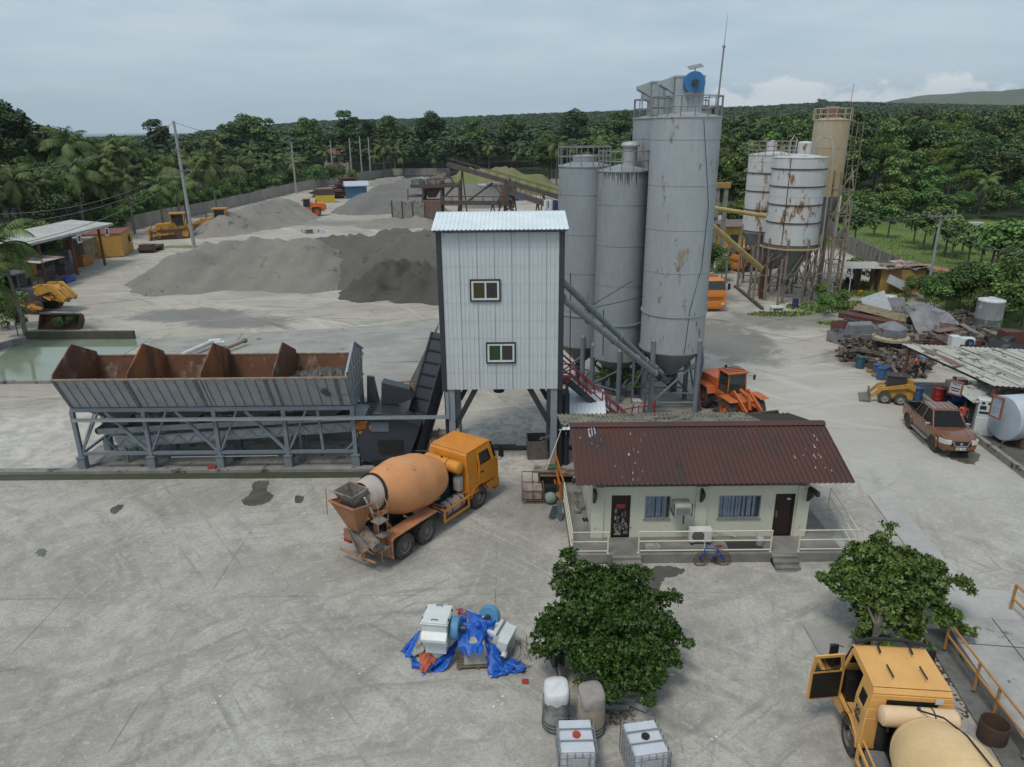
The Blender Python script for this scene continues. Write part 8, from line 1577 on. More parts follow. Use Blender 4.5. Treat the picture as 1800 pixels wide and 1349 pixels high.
# ================================================================ walls on the left, poles
lw=pm('stained_pale_wall',(.34,.32,.285),r=.9,c2=(.2,.185,.16),ns=.4,st=2.5,nt_=.9,rust=.12,rc=(.06,.06,.05),rs=.8)
wall([at(60,482)+Vector((-22,0,0)),at(205,425)+Vector((-6,0,0)),at(300,388),at(370,374),at(450,355)],2.4,'boundary_wall','stained pale boundary wall under the palms at the left of the yard',lw,5.,rustd)
wall([at(450,355),at(520,338),at(600,322),at(690,309),at(790,308)],2.6,'boundary_wall','far stretch of pale ribbed boundary wall at the end of the yard',lw,4.)
wall([at(690,385),at(745,388)],3.4,'retaining_wall','broken concrete wall with buttresses left of the crusher base',conc,2.5,moss)
pm1=pm('pole_concrete_pale',(.36,.36,.35),r=.8,c2=(.28,.28,.28),ns=1.)
v=at(345,457);top=up(305,213,v.y-1.0);lean=Vector((top.x-v.x,top.y-v.y,top.z));t=pole((v.x,v.y,0),lean.length,'tall leaning grey power pole rising from the pale gravel heap',((.66,3.3),(.80,1.6)),.26,pm1);q=lean.to_track_quat('Z','Y').to_euler();t.rotation_euler=q
pp=[(v.x,v.y,v.z),]
PL=[v]
for(px,py,ptop,lab,ar)in((521,340,250,'pale power pole with two crossarms behind the far sand heap',((.62,4.6),(.80,3.2))),(586,312,249,'plain pale power pole among the palms right of the crossarm pole',()),(619,300,243,'thin far power pole, third from the left in the row',()),(637,292,240,'thin far power pole right of the third',()),(652,290,241,'thin far power pole, rightmost of the row',())):
 w_=at(px,max(py,312));hh=up(px,ptop,w_.y).z;pole((w_.x,w_.y,0),hh,lab,ar,.3,pm1);PL.append(Vector((w_.x,w_.y,hh)))
Lp=Vector((v.x,v.y,0));tipf=lambda f:Lp+lean*f
wires([(tipf(.99),up(0,302,62)),(tipf(.66)+Vector((-1.5,0,0)),up(0,377,62)),(tipf(.66),up(0,395,62)),(tipf(.66)+Vector((1.5,0,0)),up(0,436,62)),(tipf(.99),PL[1]),(tipf(.66)+Vector((1.5,0,0)),PL[1]-Vector((0,0,4)))],'long sagging power lines from the leaning pole off to the left',r=.03)
# ================================================================ sheds and containers at the left
wsh=pm('pale_shed_roof',(.45,.46,.45),r=.6,c2=(.36,.37,.36),ns=.8,rust=.1);
s0,s1=at(82,502),at(185,467);sd=(s1-s0);SL=sd.length;sdir=sd.normalized();sn=Vector((-sdir.y,sdir.x,0));rz=math.atan2(sd.y,sd.x)
t=thing('workshop_shed','open workshop shed with red posts and a long pale sloping roof','shed',(s0.x,s0.y,0),rz);z0,z1=up(55,412,s0.y).z,up(192,395,s1.y+1).z
b=MB();b.corr((-4.2,-1.0,5.2),(1,0,.0),(0,5.5,.5),SL+6.2,5.5,.3,.06,.02,True);b.build('roof',wsh,t);b=MB();b.bx(-4.2,-1.0,4.95,SL+2,-.9,5.15);b.build('fascia',pm('fascia_grey',(.35,.36,.36)),t)
for k in range(3):b=MB();x=SL*k/2;b.cyl((x,0,0),(x,0,5.1),.17,n=10);b.build('post',redpost,t)
for k in range(3):b=MB();x=SL*k/2;b.cyl((x,4.2,0),(x,4.2,5.3),.17,n=10);b.build('post',redpost,t)
b=MB()
for x in(SL*.5,SL):b.ring([(x-.45,3.9),(x+.45,3.9),(x+.45,4.9),(x-.45,4.9)],[(x-.3,4.05),(x+.3,4.05),(x+.3,4.75),(x-.3,4.75)],'y',-1.08,-1.0)
b.build('lamp_frame',whitep,t);b=MB()
for x in(SL*.5,SL):b.bx(x-.3,-1.03,4.05,x+.3,-1.0,4.75)
b.build('lamp_glass',glass,t);b=MB();b.bx(-4,6.2,0,SL*.6,6.4,4.6);b.build('rear_wall',lw,t);b=MB();b.corr((-4.5,-2.6,3.3),(1,0,-.02),(0,3.2,.3),4.8,3.2,.3,.06,.02);b.build('lower_roof',pm('rust_pale_roof',(.38,.37,.36),c2=(.2,.1,.08),ns=.6,nt_=.3),t);b=MB();b.corr((0.6,3.6,3.9),(1,0,0),(0,5,.1),SL+3.6,5,.3,.06,.02);b.build('lower_roof',wsh,t)
sm2=[pm('oily_engine',(.07,.075,.08),rust=.3),pm('cabinet_grey',(.22,.23,.24)),pm('shop_orange',(.45,.17,.03)),pm('shop_blue',(.03,.10,.35)),pm('shop_red',(.40,.03,.04))]
r_=random.Random(12)
for k,(px,py,w_,d_,h_,m_,lab)in enumerate(((118,482,2.4,1.2,1.5,0,'dark oily engine block under the workshop roof'),(124,470,1.3,1.,2.2,1,'tall grey cabinet under the workshop roof'),(150,466,2.6,1.0,1.3,2,'orange steel bench under the workshop roof'),(118,496,1.8,1.2,.7,3,'blue tarpaulin covered parts in front of the workshop'),(100,490,4.2,.3,.25,4,'long red beam lying by the workshop posts'),(98,500,1.6,1.3,1.0,0,'dark machinery at the left corner of the workshop'),(110,478,1.5,.6,1.9,0,'dark press standing against the workshop wall'))):
 v=at(px,py);b=MB();b.bx(-w_/2,-d_/2,.1,w_/2,d_/2,h_*.8)
 if m_!=4:b.bx(-w_*.3,-d_*.35,h_*.8,w_*.2,d_*.4,h_);b.cyl((w_*.35,0,0),(w_*.35,0,h_*1.05),.12,n=8);b.bx(-w_*.45,-d_/2,0,-w_*.35,d_/2,.1);b.bx(w_*.3,-d_/2,0,w_*.4,d_/2,.1)
 tag(b.build('workshop_item',sm2[m_],loc=(v.x,v.y,0),rz=rz+r_.uniform(-.1,.1),bev=.03),lab,'workshop item')
def box_house(name,lab,cat,px,py,w_,d_,h_,wm_,rm__,rz_,win=(),ribs=False):
 v=at(px,py);t=thing(name,lab,cat,(v.x,v.y,0),rz_);b=MB();b.bx(0,0,.1,w_,d_,h_)
 if ribs:
  for k in range(int(w_/.3)):b.bx(k*.3+.05,-.05,.2,k*.3+.18,.0,h_-.15)
  for k in range(int(d_/.3)):b.bx(w_,k*.3+.05,.2,w_+.05,k*.3+.18,h_-.15)
  b.bx(-.04,-.07,h_-.15,w_+.07,.02,h_+.03);b.bx(-.04,-.07,.05,w_+.07,.02,.2);b.bx(w_-.02,-.07,.05,w_+.08,d_+.05,.2)
 b.build('wall',wm_,t,smooth=False);b=MB();b.bx(-.1,-.1,h_,w_+.1,d_+.1,h_+.12);b.build('roof',rm__,t,smooth=False)
 for(x0,x1,z0,z1)in win:b=MB();b.bx(x0,-.06,z0,x1,.01,z1);b.build('window',glass,t)
 return t
box_house('shipping_container','dirty cream shipping container with louvres beside the workshop','container',152,462,9.5,2.6,2.9,pm('dirty_cream_steel',(.36,.31,.20),r=.7,c2=(.24,.20,.13),ns=1,rust=.3),pm('grey_container_roof',(.36,.35,.33),rust=.2),rz+.08,((5.2,7.4,1.1,2.5),),True)
box_house('ochre_cabin','ochre cabin with a dark red roof between the container and the bulldozers','cabin',218,452,6.5,5,3.2,pm('ochre_cabin_wall',(.50,.28,.06),c2=(.38,.22,.06),r=.8),pm('dull_red_roof',(.22,.07,.05),c2=(.16,.06,.05)),rz+.25,((4.2,5.4,1.2,2.5),))
v=at(255,444);b=MB();b.bx(-2,-1,.5,2,1,.8);b.bx(-1.8,-.9,.8,-.5,.9,1.2)
for x in(-1.3,1.3):b.cyl((x,-1.1,.45),(x,1.1,.45),.45,n=14)
tag(b.build('old_trailer',rustd,loc=(v.x+.5,v.y+1,0),rz=rz),'rusty flatbed trailer in front of the ochre cabin','trailer')
# ================================================================ crawler machines
yl=paint('dozer_yellow',(.50,.25,.025),c2=(.36,.19,.035),rust=.3,rc=(.14,.08,.04))
def dozer(lab,loc,rz_,ym,s=1.,blade=True,cabm=None,parts_only=False):
 t=thing('bulldozer',lab,'bulldozer',loc,rz_,'yellow crawler machines')
 for sgn in(-1,1):
  b=MB();y0,y1=sorted((sgn*.75,sgn*1.25));o_=arc(1.5,.55,.5,-90,90,8)+arc(-1.5,.62,.5,90,270,8);b.prism(o_,'y',y0,y1)
  for k in range(22):x=-1.5+3*k/21;b.bx(x-.04,y0-.02,1.04+.04*(1.5-x)/3,x+.04,y1+.02,1.14+.06*(1.5-x)/3);b.bx(x-.04,y0-.02,0,x+.04,y1+.02,.06)
  b.build('track',pm('rusty_track',(.10,.065,.04),r=.85,rust=.2),t);b=MB();b.cyl((-1.5,sgn*1.2,.62),(-1.5,sgn*1.3,.62),.4,n=16);b.build('sprocket',ym,t);b=MB();b.cyl((1.5,sgn*1.2,.55),(1.5,sgn*1.3,.55),.32,n=16);b.build('idler',ym,t)
 b=MB();b.prism([(-2.0,.7),(-2.0,1.5),(-.6,1.5),(-.4,1.9),(1.7,1.8),(1.8,.8)],'y',-.6,.6);b.build('body',ym if not cabm else cabm,t,bev=.04);b=MB()
 for x,y in((-1.5,-.7),(-1.5,.7),(.0,-.6),(.0,.6)):b.beam((x,y,1.4),(x,y,2.9),.1)
 b.bx(-1.7,-.85,2.9,.15,.85,3.02);b.build('canopy',cabm or ym,t);b=MB();b.bx(-1.4,-.6,1.5,-.1,.6,2.85,.95);b.build('cab_glass',glass,t)
 for sgn in(-1,1):b=MB();b.beam((-.2,sgn*1.38,.7),(2.4,sgn*1.38,.55),.2);b.cyl((1.2,sgn*.5,1.6),(2.5,sgn*.5,1.0),.09,n=8);b.build('push_arm',ym,t)
 if blade:b=MB();b.prism([(2.45,.1),(2.6,.1),(2.5,.7),(2.6,1.3),(2.42,1.3),(2.32,.7)],'y',-1.9,1.9);b.build('blade',ym,t)
 b=MB();b.cyl((.9,.3,1.8),(.9,.3,2.6),.07,n=8);b.build('exhaust',rustd,t);t.scale=(s,)*3;return t
v=at(322,420);dozer('yellow bulldozer parked under the trees left of the leaning pole',(v.x-2,v.y+1,0),R(200),yl,1.35);v=at(345,415);dozer('yellow bulldozer with raised parts right behind the leaning pole',(v.x+1.5,v.y+5,0),R(190),yl,1.35)
# crawler loader by the pond
v=at(90,556);t=dozer('yellow crawler loader with a dark hood and a rusty bucket beside the pond',(v.x-3.5,v.y+2.6,0),R(-12),yl,1.25,False,pm('dark_hood',(.06,.065,.08),r=.5));b=MB()
for s in(-.55,.55):b.prism([(1.2,1.5),(1.6,2.2),(2.9,2.3),(4.0,1.2),(3.8,.9),(2.8,1.7),(1.5,1.3)],'y',s-.12,s+.12);b.cyl((1.0,s*.6,1.9),(2.9,s*.6,2.0),.12,n=10);b.cyl((1.2,s*.7,1.3),(2.8,s*.7,1.2),.11,n=10)
b.prism([(2.3,1.0),(2.4,2.1),(3.4,1.9),(4.0,1.1),(3.4,.8)],'y',-.35,.35);b.build('lift_arm',yl,t,bev=.03)
v=at(100,581);t=thing('loader_bucket','detached rusty brown loader bucket lying open by the pond wall','bucket',(v.x,v.y+.3,0),R(-3));b=MB();b.prism([(-.1,.0),(.0,.0),(.5,.05),(1.0,.5),(1.0,1.1),(.6,1.35),(.55,1.3),(.92,1.05),(.92,.52),(.45,.1),(-.1,.06)],'x',-1.9,1.9);
for s in(-1.9,1.82):b.prism([(-.1,0),(.5,.05),(1.0,.5),(1.0,1.1),(.6,1.35)],'x',s,s+.08)
b.build('bucket_shell',pm('brown_bucket',(.12,.045,.02),r=.8,c2=(.05,.03,.02),ns=.8),t);b=MB();b.bx(-1.9,.5,1.25,1.9,.62,1.38);b.build('cutting_edge',galv,t)
v=at(20,505);b=MB();b.prism([(-3,.5),(-3,2.6),(1,2.8),(2,1.8),(2,.5)],'y',-1.2,1.2);b.bx(-2.5,-1.3,0,-1.5,1.3,1.);b.bx(.5,-1.3,0,1.5,1.3,1.);tag(b.build('parked_truck',pm('orange_ochre',(.45,.22,.04),rust=.2),loc=(v.x-2,v.y+4,0),bev=.05),'ochre machine mostly hidden by palm fronds at the left edge','machine')
# far yard items by the wall
for(px,py,w_,d_,h_,m_,rz_,nm,lab,cat)in((572,357,4.6,3,3.2,paint('bright_yellow_box',(.55,.38,.03)),.25,'yellow_container','bright yellow container with a dark upper half near the far loader','container'),(560,347,4.,2,2.,rustd,.3,'scrap_stack','rusty stack behind the yellow container','scrap'),(592,350,4.5,2.5,2.2,sm_,.3,'scrap_stack','maroon scrap stack right of the yellow container','scrap'),(608,346,7,4,3.2,rustd,.3,'girder_stack','brown stack of girders left of the blue shed','scrap'),(613,340,6,4,4,sm_,.2,'girder_stack','maroon girder stack behind the brown one','scrap')):
 v=at(px,py);b=MB();r_=random.Random(px)
 if nm=='yellow_container':b.bx(-w_/2,0,0,w_/2,d_,h_*.55);q=tag(b.build(nm,m_,loc=(v.x,v.y,0),rz=rz_),lab,cat);b=MB();b.bx(-w_/2+.1,.1,h_*.55,w_/2-.1,d_-.1,h_);b.build('dark_mesh_top',rustd,q);continue
 for k in range(16):b.box((r_.uniform(-.3,.3),d_/2+r_.uniform(-1,1),h_*(k+.5)/16),(w_*r_.uniform(.6,1.1),d_*r_.uniform(.1,.5),h_/12),(r_.uniform(-.08,.08),r_.uniform(-.08,.08),r_.uniform(-.4,.4)))
 tag(b.build(nm,m_,loc=(v.x,v.y,0),rz=rz_,smooth=False),lab,cat)
v=at(628,349);t=thing('blue_shed','little blue shed with a pale roof at the far side of the yard','shed',(v.x,v.y,0),.3);b=MB();b.bx(-2.6,0,0,2.6,4.5,3.);b.build('wall',paint('dull_blue_wall',(.06,.15,.26)),t);b=MB();b.prism([(-.6,3.),(5,3.),(5,3.2),(2.2,4.2),(-.6,3.2)],'x',-3,3.2);b.build('roof',pm('pale_blue_roof',(.42,.50,.56)),t)
t=thing('forest_house','pale two storey house with a dark red roof among the palms beyond the wall','house',at(585,308)+Vector((0,8,0)));b=MB();b.bx(-5,0,0,5,7,7.5);b.build('wall',pm('pinkish_wall',(.38,.33,.30),c2=(.3,.26,.24)),t);b=MB();b.prism([(-1,7.5),(8,7.5),(3.5,10)],'x',-6,6);b.build('roof',pm('dark_red_roof2',(.16,.06,.05)),t)
for k in range(3):b=MB();b.bx(-3.6+k*3,-.05,4.5,-2.4+k*3,0,6);b.build('window',glass,t)
# ================================================================ vegetation
def leafm(name,c,c2,isl=.45,obj=.22,tr=.0,r=.6):
 m=pm(name,c,r=r,c2=c2,ns=.5,nt_=.9,isl=isl,obj=obj,spec=.3,det=3);return m
lf_dark=leafm('forest_leaf',(.036,.076,.021),(.058,.108,.03),.45,.4);lf_mid=leafm('forest_leaf_mid',(.062,.125,.03),(.095,.17,.04),.45,.38);lf_lime=leafm('bamboo_leaf',(.115,.175,.032),(.08,.14,.03));lf_palm=leafm('palm_leaf',(.068,.11,.028),(.105,.15,.042),.35);lf_near=leafm('glossy_dark_leaf',(.024,.06,.008),(.046,.096,.013),.6,0,r=.48);lf_near2=leafm('glossy_green_leaf',(.058,.105,.02),(.10,.155,.034),.6,0,r=.5)
bark=pm('grey_bark',(.16,.14,.11),r=.95,c2=(.09,.08,.065),ns=3,bump=.4)
def mesh_q(name,V,F,mat,V3=None):
 me=bpy.data.meshes.new(name);me.vertices.add(len(V));me.vertices.foreach_set('co',V.astype(np.float32).ravel());n=len(F);k=F.shape[1];me.loops.add(n*k);me.loops.foreach_set('vertex_index',F.astype(np.int32).ravel());me.polygons.add(n);me.polygons.foreach_set('loop_start',np.arange(0,n*k,k,dtype=np.int32));me.polygons.foreach_set('loop_total',np.full(n,k,dtype=np.int32));me.update(calc_edges=True);me.materials.append(mat);return me
def leaf_cloud(rs,lobes,n,size,asp=.55,updir=.5,shell=.55,jit=.35):
 "n leaf quads spread through the outer volume of overlapping lobes (x, y, z, r, squash)"
 L_=np.array(lobes);w_=L_[:,3]**2;idx=rs.choice(len(L_),n,p=w_/w_.sum());d=rs.normal(size=(n,3));d[:,2]=np.abs(d[:,2])*np.where(rs.rand(n)<.8,1,-1);d/=np.linalg.norm(d,axis=1)[:,None]
 rad=L_[idx,3]*(shell+(1-shell)*rs.rand(n)**.5)*(1+rs.normal(0,.07,n));P=L_[idx,:3]+d*rad[:,None]*np.stack([np.ones(n),np.ones(n),L_[idx,4]],1)
 nr=d*(1-jit)+rs.normal(size=(n,3))*jit*1.3;nr[:,2]+=updir;nr/=np.linalg.norm(nr,axis=1)[:,None];t=np.cross(nr,rs.normal(size=(n,3)));t/=np.linalg.norm(t,axis=1)[:,None];b=np.cross(nr,t);s=size*(.6+.8*rs.rand(n))[:,None]
 V=np.stack([P-t*s,P-b*s*asp+nr*s*.12,P+t*s,P+b*s*asp+nr*s*.12],1).reshape(-1,3);return V,np.arange(4*n).reshape(-1,4)
def lobes_for(rs,R_,H_,k,z0,flat=.7):
 out_=[]
 for i in range(k):a=rs.uniform(0,6.28);q=R_*.68*math.sqrt(rs.rand());z=z0+H_*(.25+.75*rs.rand())*(1-.45*(q/R_)**2);out_.append((q*math.cos(a),q*math.sin(a),z,R_*rs.uniform(.26,.48),flat*rs.uniform(.8,1.15)))
 return out_
def trunk_mb(rs,h,r,lobes,nb=5):
 b=MB();b.tube([(0,0,-.6),(.1*r,0,h*.4),(rs.uniform(-.3,.3)*r*3,rs.uniform(-.3,.3)*r*3,h)],[r*1.25,r*.85,r*.55],8)
 for l in sorted(lobes,key=lambda q:-q[3])[:nb]:p=Vector((0,0,h*rs.uniform(.55,.95)));q=Vector(l[:3]);b.tube([p,p.lerp(q,.5)+Vector((0,0,.1*h*.3)),q],[r*.45,r*.3,r*.12],6)
 return b
def tree(name,lab,cat,rs,h,R_,H_,k,n,size,mat,loc,grp=None,flat=.7,asp=.55,tr=None,shell=.5,obj_parent=None):
 lb=lobes_for(rs,R_,H_,k,h-H_*.3 if 0 else h-H_*.75,flat);t=thing(name,lab,cat,loc,0,grp);trunk_mb(rs,h-H_*.45,tr or R_*.06,lb).build('trunk',bark,t);V,F=leaf_cloud(rs,lb,n,size,asp,shell=shell);me=mesh_q('crown',V,F,mat);o=bpy.data.objects.new('crown',me);C.objects.link(o);o.parent=t;return t
rs=np.random.RandomState(5)
# two near trees
def near_tree(lab,base,lobes,n,size,mat,asp,tr,shell=.35,tw=0):
 t=thing('tree',lab,'tree',base,0);trunk_mb(rs,1.5,tr,lobes,9).build('trunk',bark,t);lb2=[(x+rs.normal(0,r*.55),y+rs.normal(0,r*.55),z+rs.normal(0,r*.4),r*rs.uniform(.25,.5),s)for x,y,z,r,s in lobes for _ in range(4)];V,F=leaf_cloud(rs,[(x,y,z,r*.86,s)for x,y,z,r,s in lobes]+lb2,n//7,.02,asp,.45,shell,.5);P=V.reshape(-1,4,3).mean(1);nr=np.cross(V[0::4]-V[2::4],V[1::4]-V[3::4]);nr/=np.linalg.norm(nr,axis=1)[:,None];nr*=np.sign(nr[:,2:3]+.3);AV_=[]
 for k in range(7):
  d=rs.normal(size=P.shape);d-=nr*(d*nr).sum(1)[:,None];d/=np.linalg.norm(d,axis=1)[:,None];d=d*.9+nr*rs.uniform(.0,.7,(len(P),1));s_=size*(.7+.6*rs.rand(len(P)))[:,None]*1.5;w_=np.cross(d,nr)*s_*asp*.5;V4=np.stack([P,P+d*s_*.55-w_,P+d*s_-nr*s_*.15,P+d*s_*.55+w_],1);AV_.append(V4.reshape(-1,3))
 V=np.concatenate(AV_);F=np.arange(len(V)).reshape(-1,4);me=mesh_q('crown',V,F,mat);o=bpy.data.objects.new('crown',me);C.objects.link(o);o.parent=t;return t
v=at(1075,1225);bx_,by_=v.x,v.y
def L3(px,py,Y,r,sq=.8):q=up(px,py,Y);return(q.x-bx_,q.y-by_,q.z,r,sq)
near_tree('dense dark green tree with thick glossy leaves in front of the office',(bx_,by_,0),[L3(1040,1020,20.4,.8),L3(1085,1020,20.6,.7),L3(1000,1030,20.2,.7),L3(1125,1055,20.2,.75),L3(985,1095,19.3,.8),L3(1040,1080,19.4,1.3),L3(1075,1120,18.9,1.35),L3(1100,1090,19.2,1.0),L3(1155,1100,19.2,.75),L3(1178,1120,18.9,.5),L3(1000,1130,18.6,.75),L3(1060,1140,18.3,.95),L3(1130,1150,18.2,.85),L3(962,1105,19.,.5),L3(1090,1190,17.5,.7),L3(1130,1195,17.6,.6),L3(1170,1160,18.2,.45),L3(1045,1025,20.8,.7),L3(1080,1150,18.,.8),L3(1020,1165,18,.4)],98000,.068,lf_near,.62,.11,.3)
v=at(1530,1165);bx_,by_=v.x,v.y
near_tree('airy spreading green tree behind the pale orange truck',(bx_,by_,0),[L3(1530,1010,21.4,.7,.5),L3(1480,1000,21.5,.5,.45),L3(1590,985,21.6,.6,.5),L3(1550,950,22.2,.45,.5),L3(1640,1000,21.4,.5,.4),L3(1690,1025,21,.42,.4),L3(1455,1020,21,.42,.4),L3(1500,1045,20.6,.6,.45),L3(1570,1045,20.6,.8,.5),L3(1640,1050,20.4,.6,.4),L3(1540,1090,20,.6,.5),L3(1600,1085,20,.6,.5),L3(1665,1080,20,.45,.4),L3(1700,1110,19.8,.3,.5),L3(1515,1075,20.2,.4,.5),L3(1560,925,22.6,.22,.5),L3(1500,975,21.8,.4,.4),L3(1610,1120,19.6,.35,.6),L3(1580,1010,21,.8,.5),L3(1560,1020,21,1.5,.45),L3(1500,1015,21.2,.95,.45),L3(1625,1015,21.2,1.0,.45),L3(1570,1070,20.2,.9,.6),L3(1540,975,21.8,.8,.4),L3(1520,1120,19.8,.3,.6)],40000,.095,lf_near2,.55,.12,.15)
# forest tree kinds (built once, then copied)
kinds=[]
specs=[('broadleaf_tree','dark round-crowned broadleaf tree in the wood around the yard',12.5,5.2,10,20,4300,.32,lf_dark),('broadleaf_tree','mid green loose-crowned tree in the wood around the yard',11.5,4.6,9.5,17,3900,.33,lf_mid),('broadleaf_tree','dark flat-topped spreading tree in the wood around the yard',11.5,6.6,7.5,22,4600,.33,lf_dark),('broadleaf_tree','tall dark narrow-crowned tree in the wood around the yard',14.5,4.2,12,18,3900,.33,lf_dark),('bamboo_clump','feathery yellow green bamboo clump in the wood around the yard',12.5,4.2,11,16,4200,.28,lf_lime)]
for nm,lab,h,R_,H_,k,n,s,m in specs:kinds.append(tree(nm,lab,'bamboo' if 'bamboo' in nm else 'tree',rs,h,R_,H_,k,n,s,m,(0,0,0),'trees of the wood round the yard' if 'bamboo' not in nm else 'bamboo clumps in the wood',flat=.55 if 'flat' in lab else .75,asp=.28 if 'bamboo' in nm else .6))
def palm_proto(h,rs,nf=20,L=4.6):
 t=thing('coconut_palm','coconut palm with long drooping fronds among the palms beside the yard','palm',(0,0,0),0,'coconut palms round the yard');bend=rs.uniform(-1,1)*1.2
 b=MB();b.tube([(0,0,-.5),(bend*.2,0,h*.4),(bend*.6,0,h*.8),(bend,0,h)],[.26,.17,.15,.13],8);b.build('trunk',pm('palm_bark',(.20,.18,.15),r=.95,c2=(.12,.105,.09),ns=3),t);V=[];F=[]
 def quad_(p,q,w0,w1,up_):
  d=(q-p).normalized();s=d.cross(up_).normalized();o=len(V);V.extend([p-s*w0,p+s*w0,q+s*w1,q-s*w1]);F.append((o,o+1,o+2,o+3))
 for k in range(nf):
  a=2*PI*k*.382+rs.uniform(-.2,.2);el=rs.uniform(-.35,1.15)if k>3 else 1.35;dr=Vector((math.cos(a),math.sin(a),0));p=Vector((bend,0,h));pts=[p];e=el;n_=10;LL=L*rs.uniform(.85,1.1)
  for i in range(n_):e-=.10+.10*i/n_*1.6;p=p+(dr*math.cos(e)+Vector((0,0,math.sin(e))))*LL/n_;pts.append(p)
  for i in range(n_):
   q0,q1=pts[i],pts[i+1];d=(q1-q0).normalized();sd=d.cross(Vector((0,0,1))).normalized();quad_(q0,q1,.05,.04,Vector((0,0,1)))
   if i<1:continue
   for j in range(4):
    c=q0.lerp(q1,j/4);l=1.0*math.sin(PI*min(1,(i+j/4)/n_*.93+.10))+.12
    for sg_ in(-1,1):tip=c+(sd*sg_*.75+d*.5+Vector((0,0,-.55-rs.uniform(0,.35))))*l;quad_(c,tip,.055,.012,d.cross(sd*sg_)+Vector((0,0,.1)))
 me=mesh_q('fronds',np.array([tuple(x)for x in V]),np.array(F),lf_palm);o=bpy.data.objects.new('fronds',me);C.objects.link(o);o.parent=t
 b=MB();
 for k in range(7):a=k*.9;b.lathe([(.02,-.13),(.1,-.08),(.12,0),(.1,.08),(.02,.13)],8,(bend+.28*math.cos(a),.28*math.sin(a),h-.35),(bend+.28*math.cos(a),.28*math.sin(a),h))
 b.build('coconuts',pm('coconut',(.20,.16,.05),r=.7),t);return t
palms=[palm_proto(8.5,rs),palm_proto(10.5,rs),palm_proto(7.,rs,18,4.2)]
# a dense banana / shrub kind for the understorey
shrub=tree('leafy_bush','leafy green bush at the foot of the trees','bush',rs,3.0,2.4,2.6,10,2200,.15,lf_mid,(0,0,0),'bushes at the foot of the trees',tr=.08)
# placement
def blocked(x,y):
 px=P2(x,y,terr1(x,y));
 return False
def terr1(x,y):return float(terr(x,y))
def zone(x,y):
 az=x/y
 if y<60 or y>520:return None
 if az<-.76 or az>.78:return None
 lx=np.interp(y,[60,95,150,165,246,262],[-50.5,-61,-71,-68,-66,-50])
 if y<262 and x<lx-3:return 'L'
 if y>=262 and y<300 and-62<x<-16:return None if y<283 else 'C'
 if y>=292 and az<.13:return 'C'
 if .02<az<.16 and y>215:return 'C'
 if az>=.155 and y>120:
  edge=np.interp(az,[.16,.3,.4,.8],[117,119,132,134])
  return 'R' if y>edge else None
 return None
cells=[]
for iy in range(400):
 y=62+iy*1.0*(1+iy*.004)
 if y>520:break
pts_=[];y=62.
while y<520:
 st_=5.2+(y-62)*.020;x=-.76*y
 while x<.78*y:
  xx,yy_=x+rs.uniform(-.45,.45)*st_,y+rs.uniform(-.45,.45)*st_;z_=zone(xx,yy_)
  if z_:pts_.append((xx,yy_,z_))
  x+=st_
 y+=st_
pts_.sort(key=lambda p:p[1]*(1 if p[2]!='R' else .9));nb={'tree':0,'palm':0,'bam':0};far=[];used=[False]*9
def put(root,i,x,y,s,z=0):
 if not used[i]:used[i]=True;r_=root;r_.location=(x,y,z);r_.rotation_euler.z=rs.uniform(0,6.28);r_.scale=(s,s,s*rs.uniform(.9,1.1))
 else:dup(root,(x,y,z),rs.uniform(0,6.28),sc=(s,s,s*rs.uniform(.9,1.1)))
for x,y,z_ in pts_:
 th_=terr1(x,y);az=x/y;clear=az<-.40 and y>230
 pprob=.5 if z_=='L' else(.22 if z_=='C' else .10)
 if z_=='L' and y<130:pprob=.62
 if z_=='R' and y>260:pprob=.45
 mx_=1.0 if az>-.3 else np.interp(y,[60,160,300],[.95,.95,.92])
 if rs.rand()<pprob and nb['palm']<240:nb['palm']+=1;k=rs.randint(3);put(palms[k],5+k,x,y,mx_*rs.uniform(.8,1.2),th_)
 elif nb['tree']+nb['bam']<285 and y<340:
  k=rs.choice(5,p=[.28,.26,.2,.16,.10]if z_!='R' else[.16,.36,.14,.06,.28]);nb['bam' if k==4 else 'tree']+=1;put(kinds[k],k,x,y,mx_*rs.uniform(.62,1.2)*(.82 if az<-.3 and y>120 else 1)*(float(np.interp(y,[115,200],[.72,1.]))if z_=='R' else 1),th_)
 else:far.append((x,y,th_,mx_*rs.uniform(.75,1.25)))
# bushes along the walls and the meadow edge
for k in range(64):
 f=k/64;y=70+f*190;lx=np.interp(y,[60,95,150,165,246,262],[-50.5,-61,-71,-68,-66,-50]);put(shrub,8,lx-1.6+rs.uniform(-.8,.5),y+rs.uniform(-1,1),rs.uniform(.7,1.4))
for k in range(38):az=rs.uniform(.17,.76);y=np.interp(az,[.16,.3,.4,.8],[116,118,131,133])+rs.uniform(-1.5,1.5);put(shrub,8,az*y,y,rs.uniform(.8,1.5),terr1(az*y,y))
for(px,py,s)in((1640,552,.8),(1662,548,.9),(1685,545,.9),(1710,545,1.0),(1738,545,1.),(1768,555,1.2),(1795,575,1.3),(1625,530,.6),(1655,530,.7),(1690,527,.7),(1780,520,1.3),(1800,540,1.5),(1600,522,.5),(1770,575,1.1),(1720,560,.7),(15,578,.9),(2,550,1.),(32,590,.6),(1078,690,.6),(1100,698,.5),(1470,545,.5),(1450,555,.45),(1440,530,.5),(1510,500,.7),(1268,495,.7),(1258,480,.8),(520,333,1.6),(560,330,1.8),(590,328,1.5),(480,345,1.4),(620,326,1.2),(190,418,1.2),(150,422,1.1),(128,576,.3),(105,580,.3)):v=at(px,py);put(shrub,8,v.x,v.y,s)
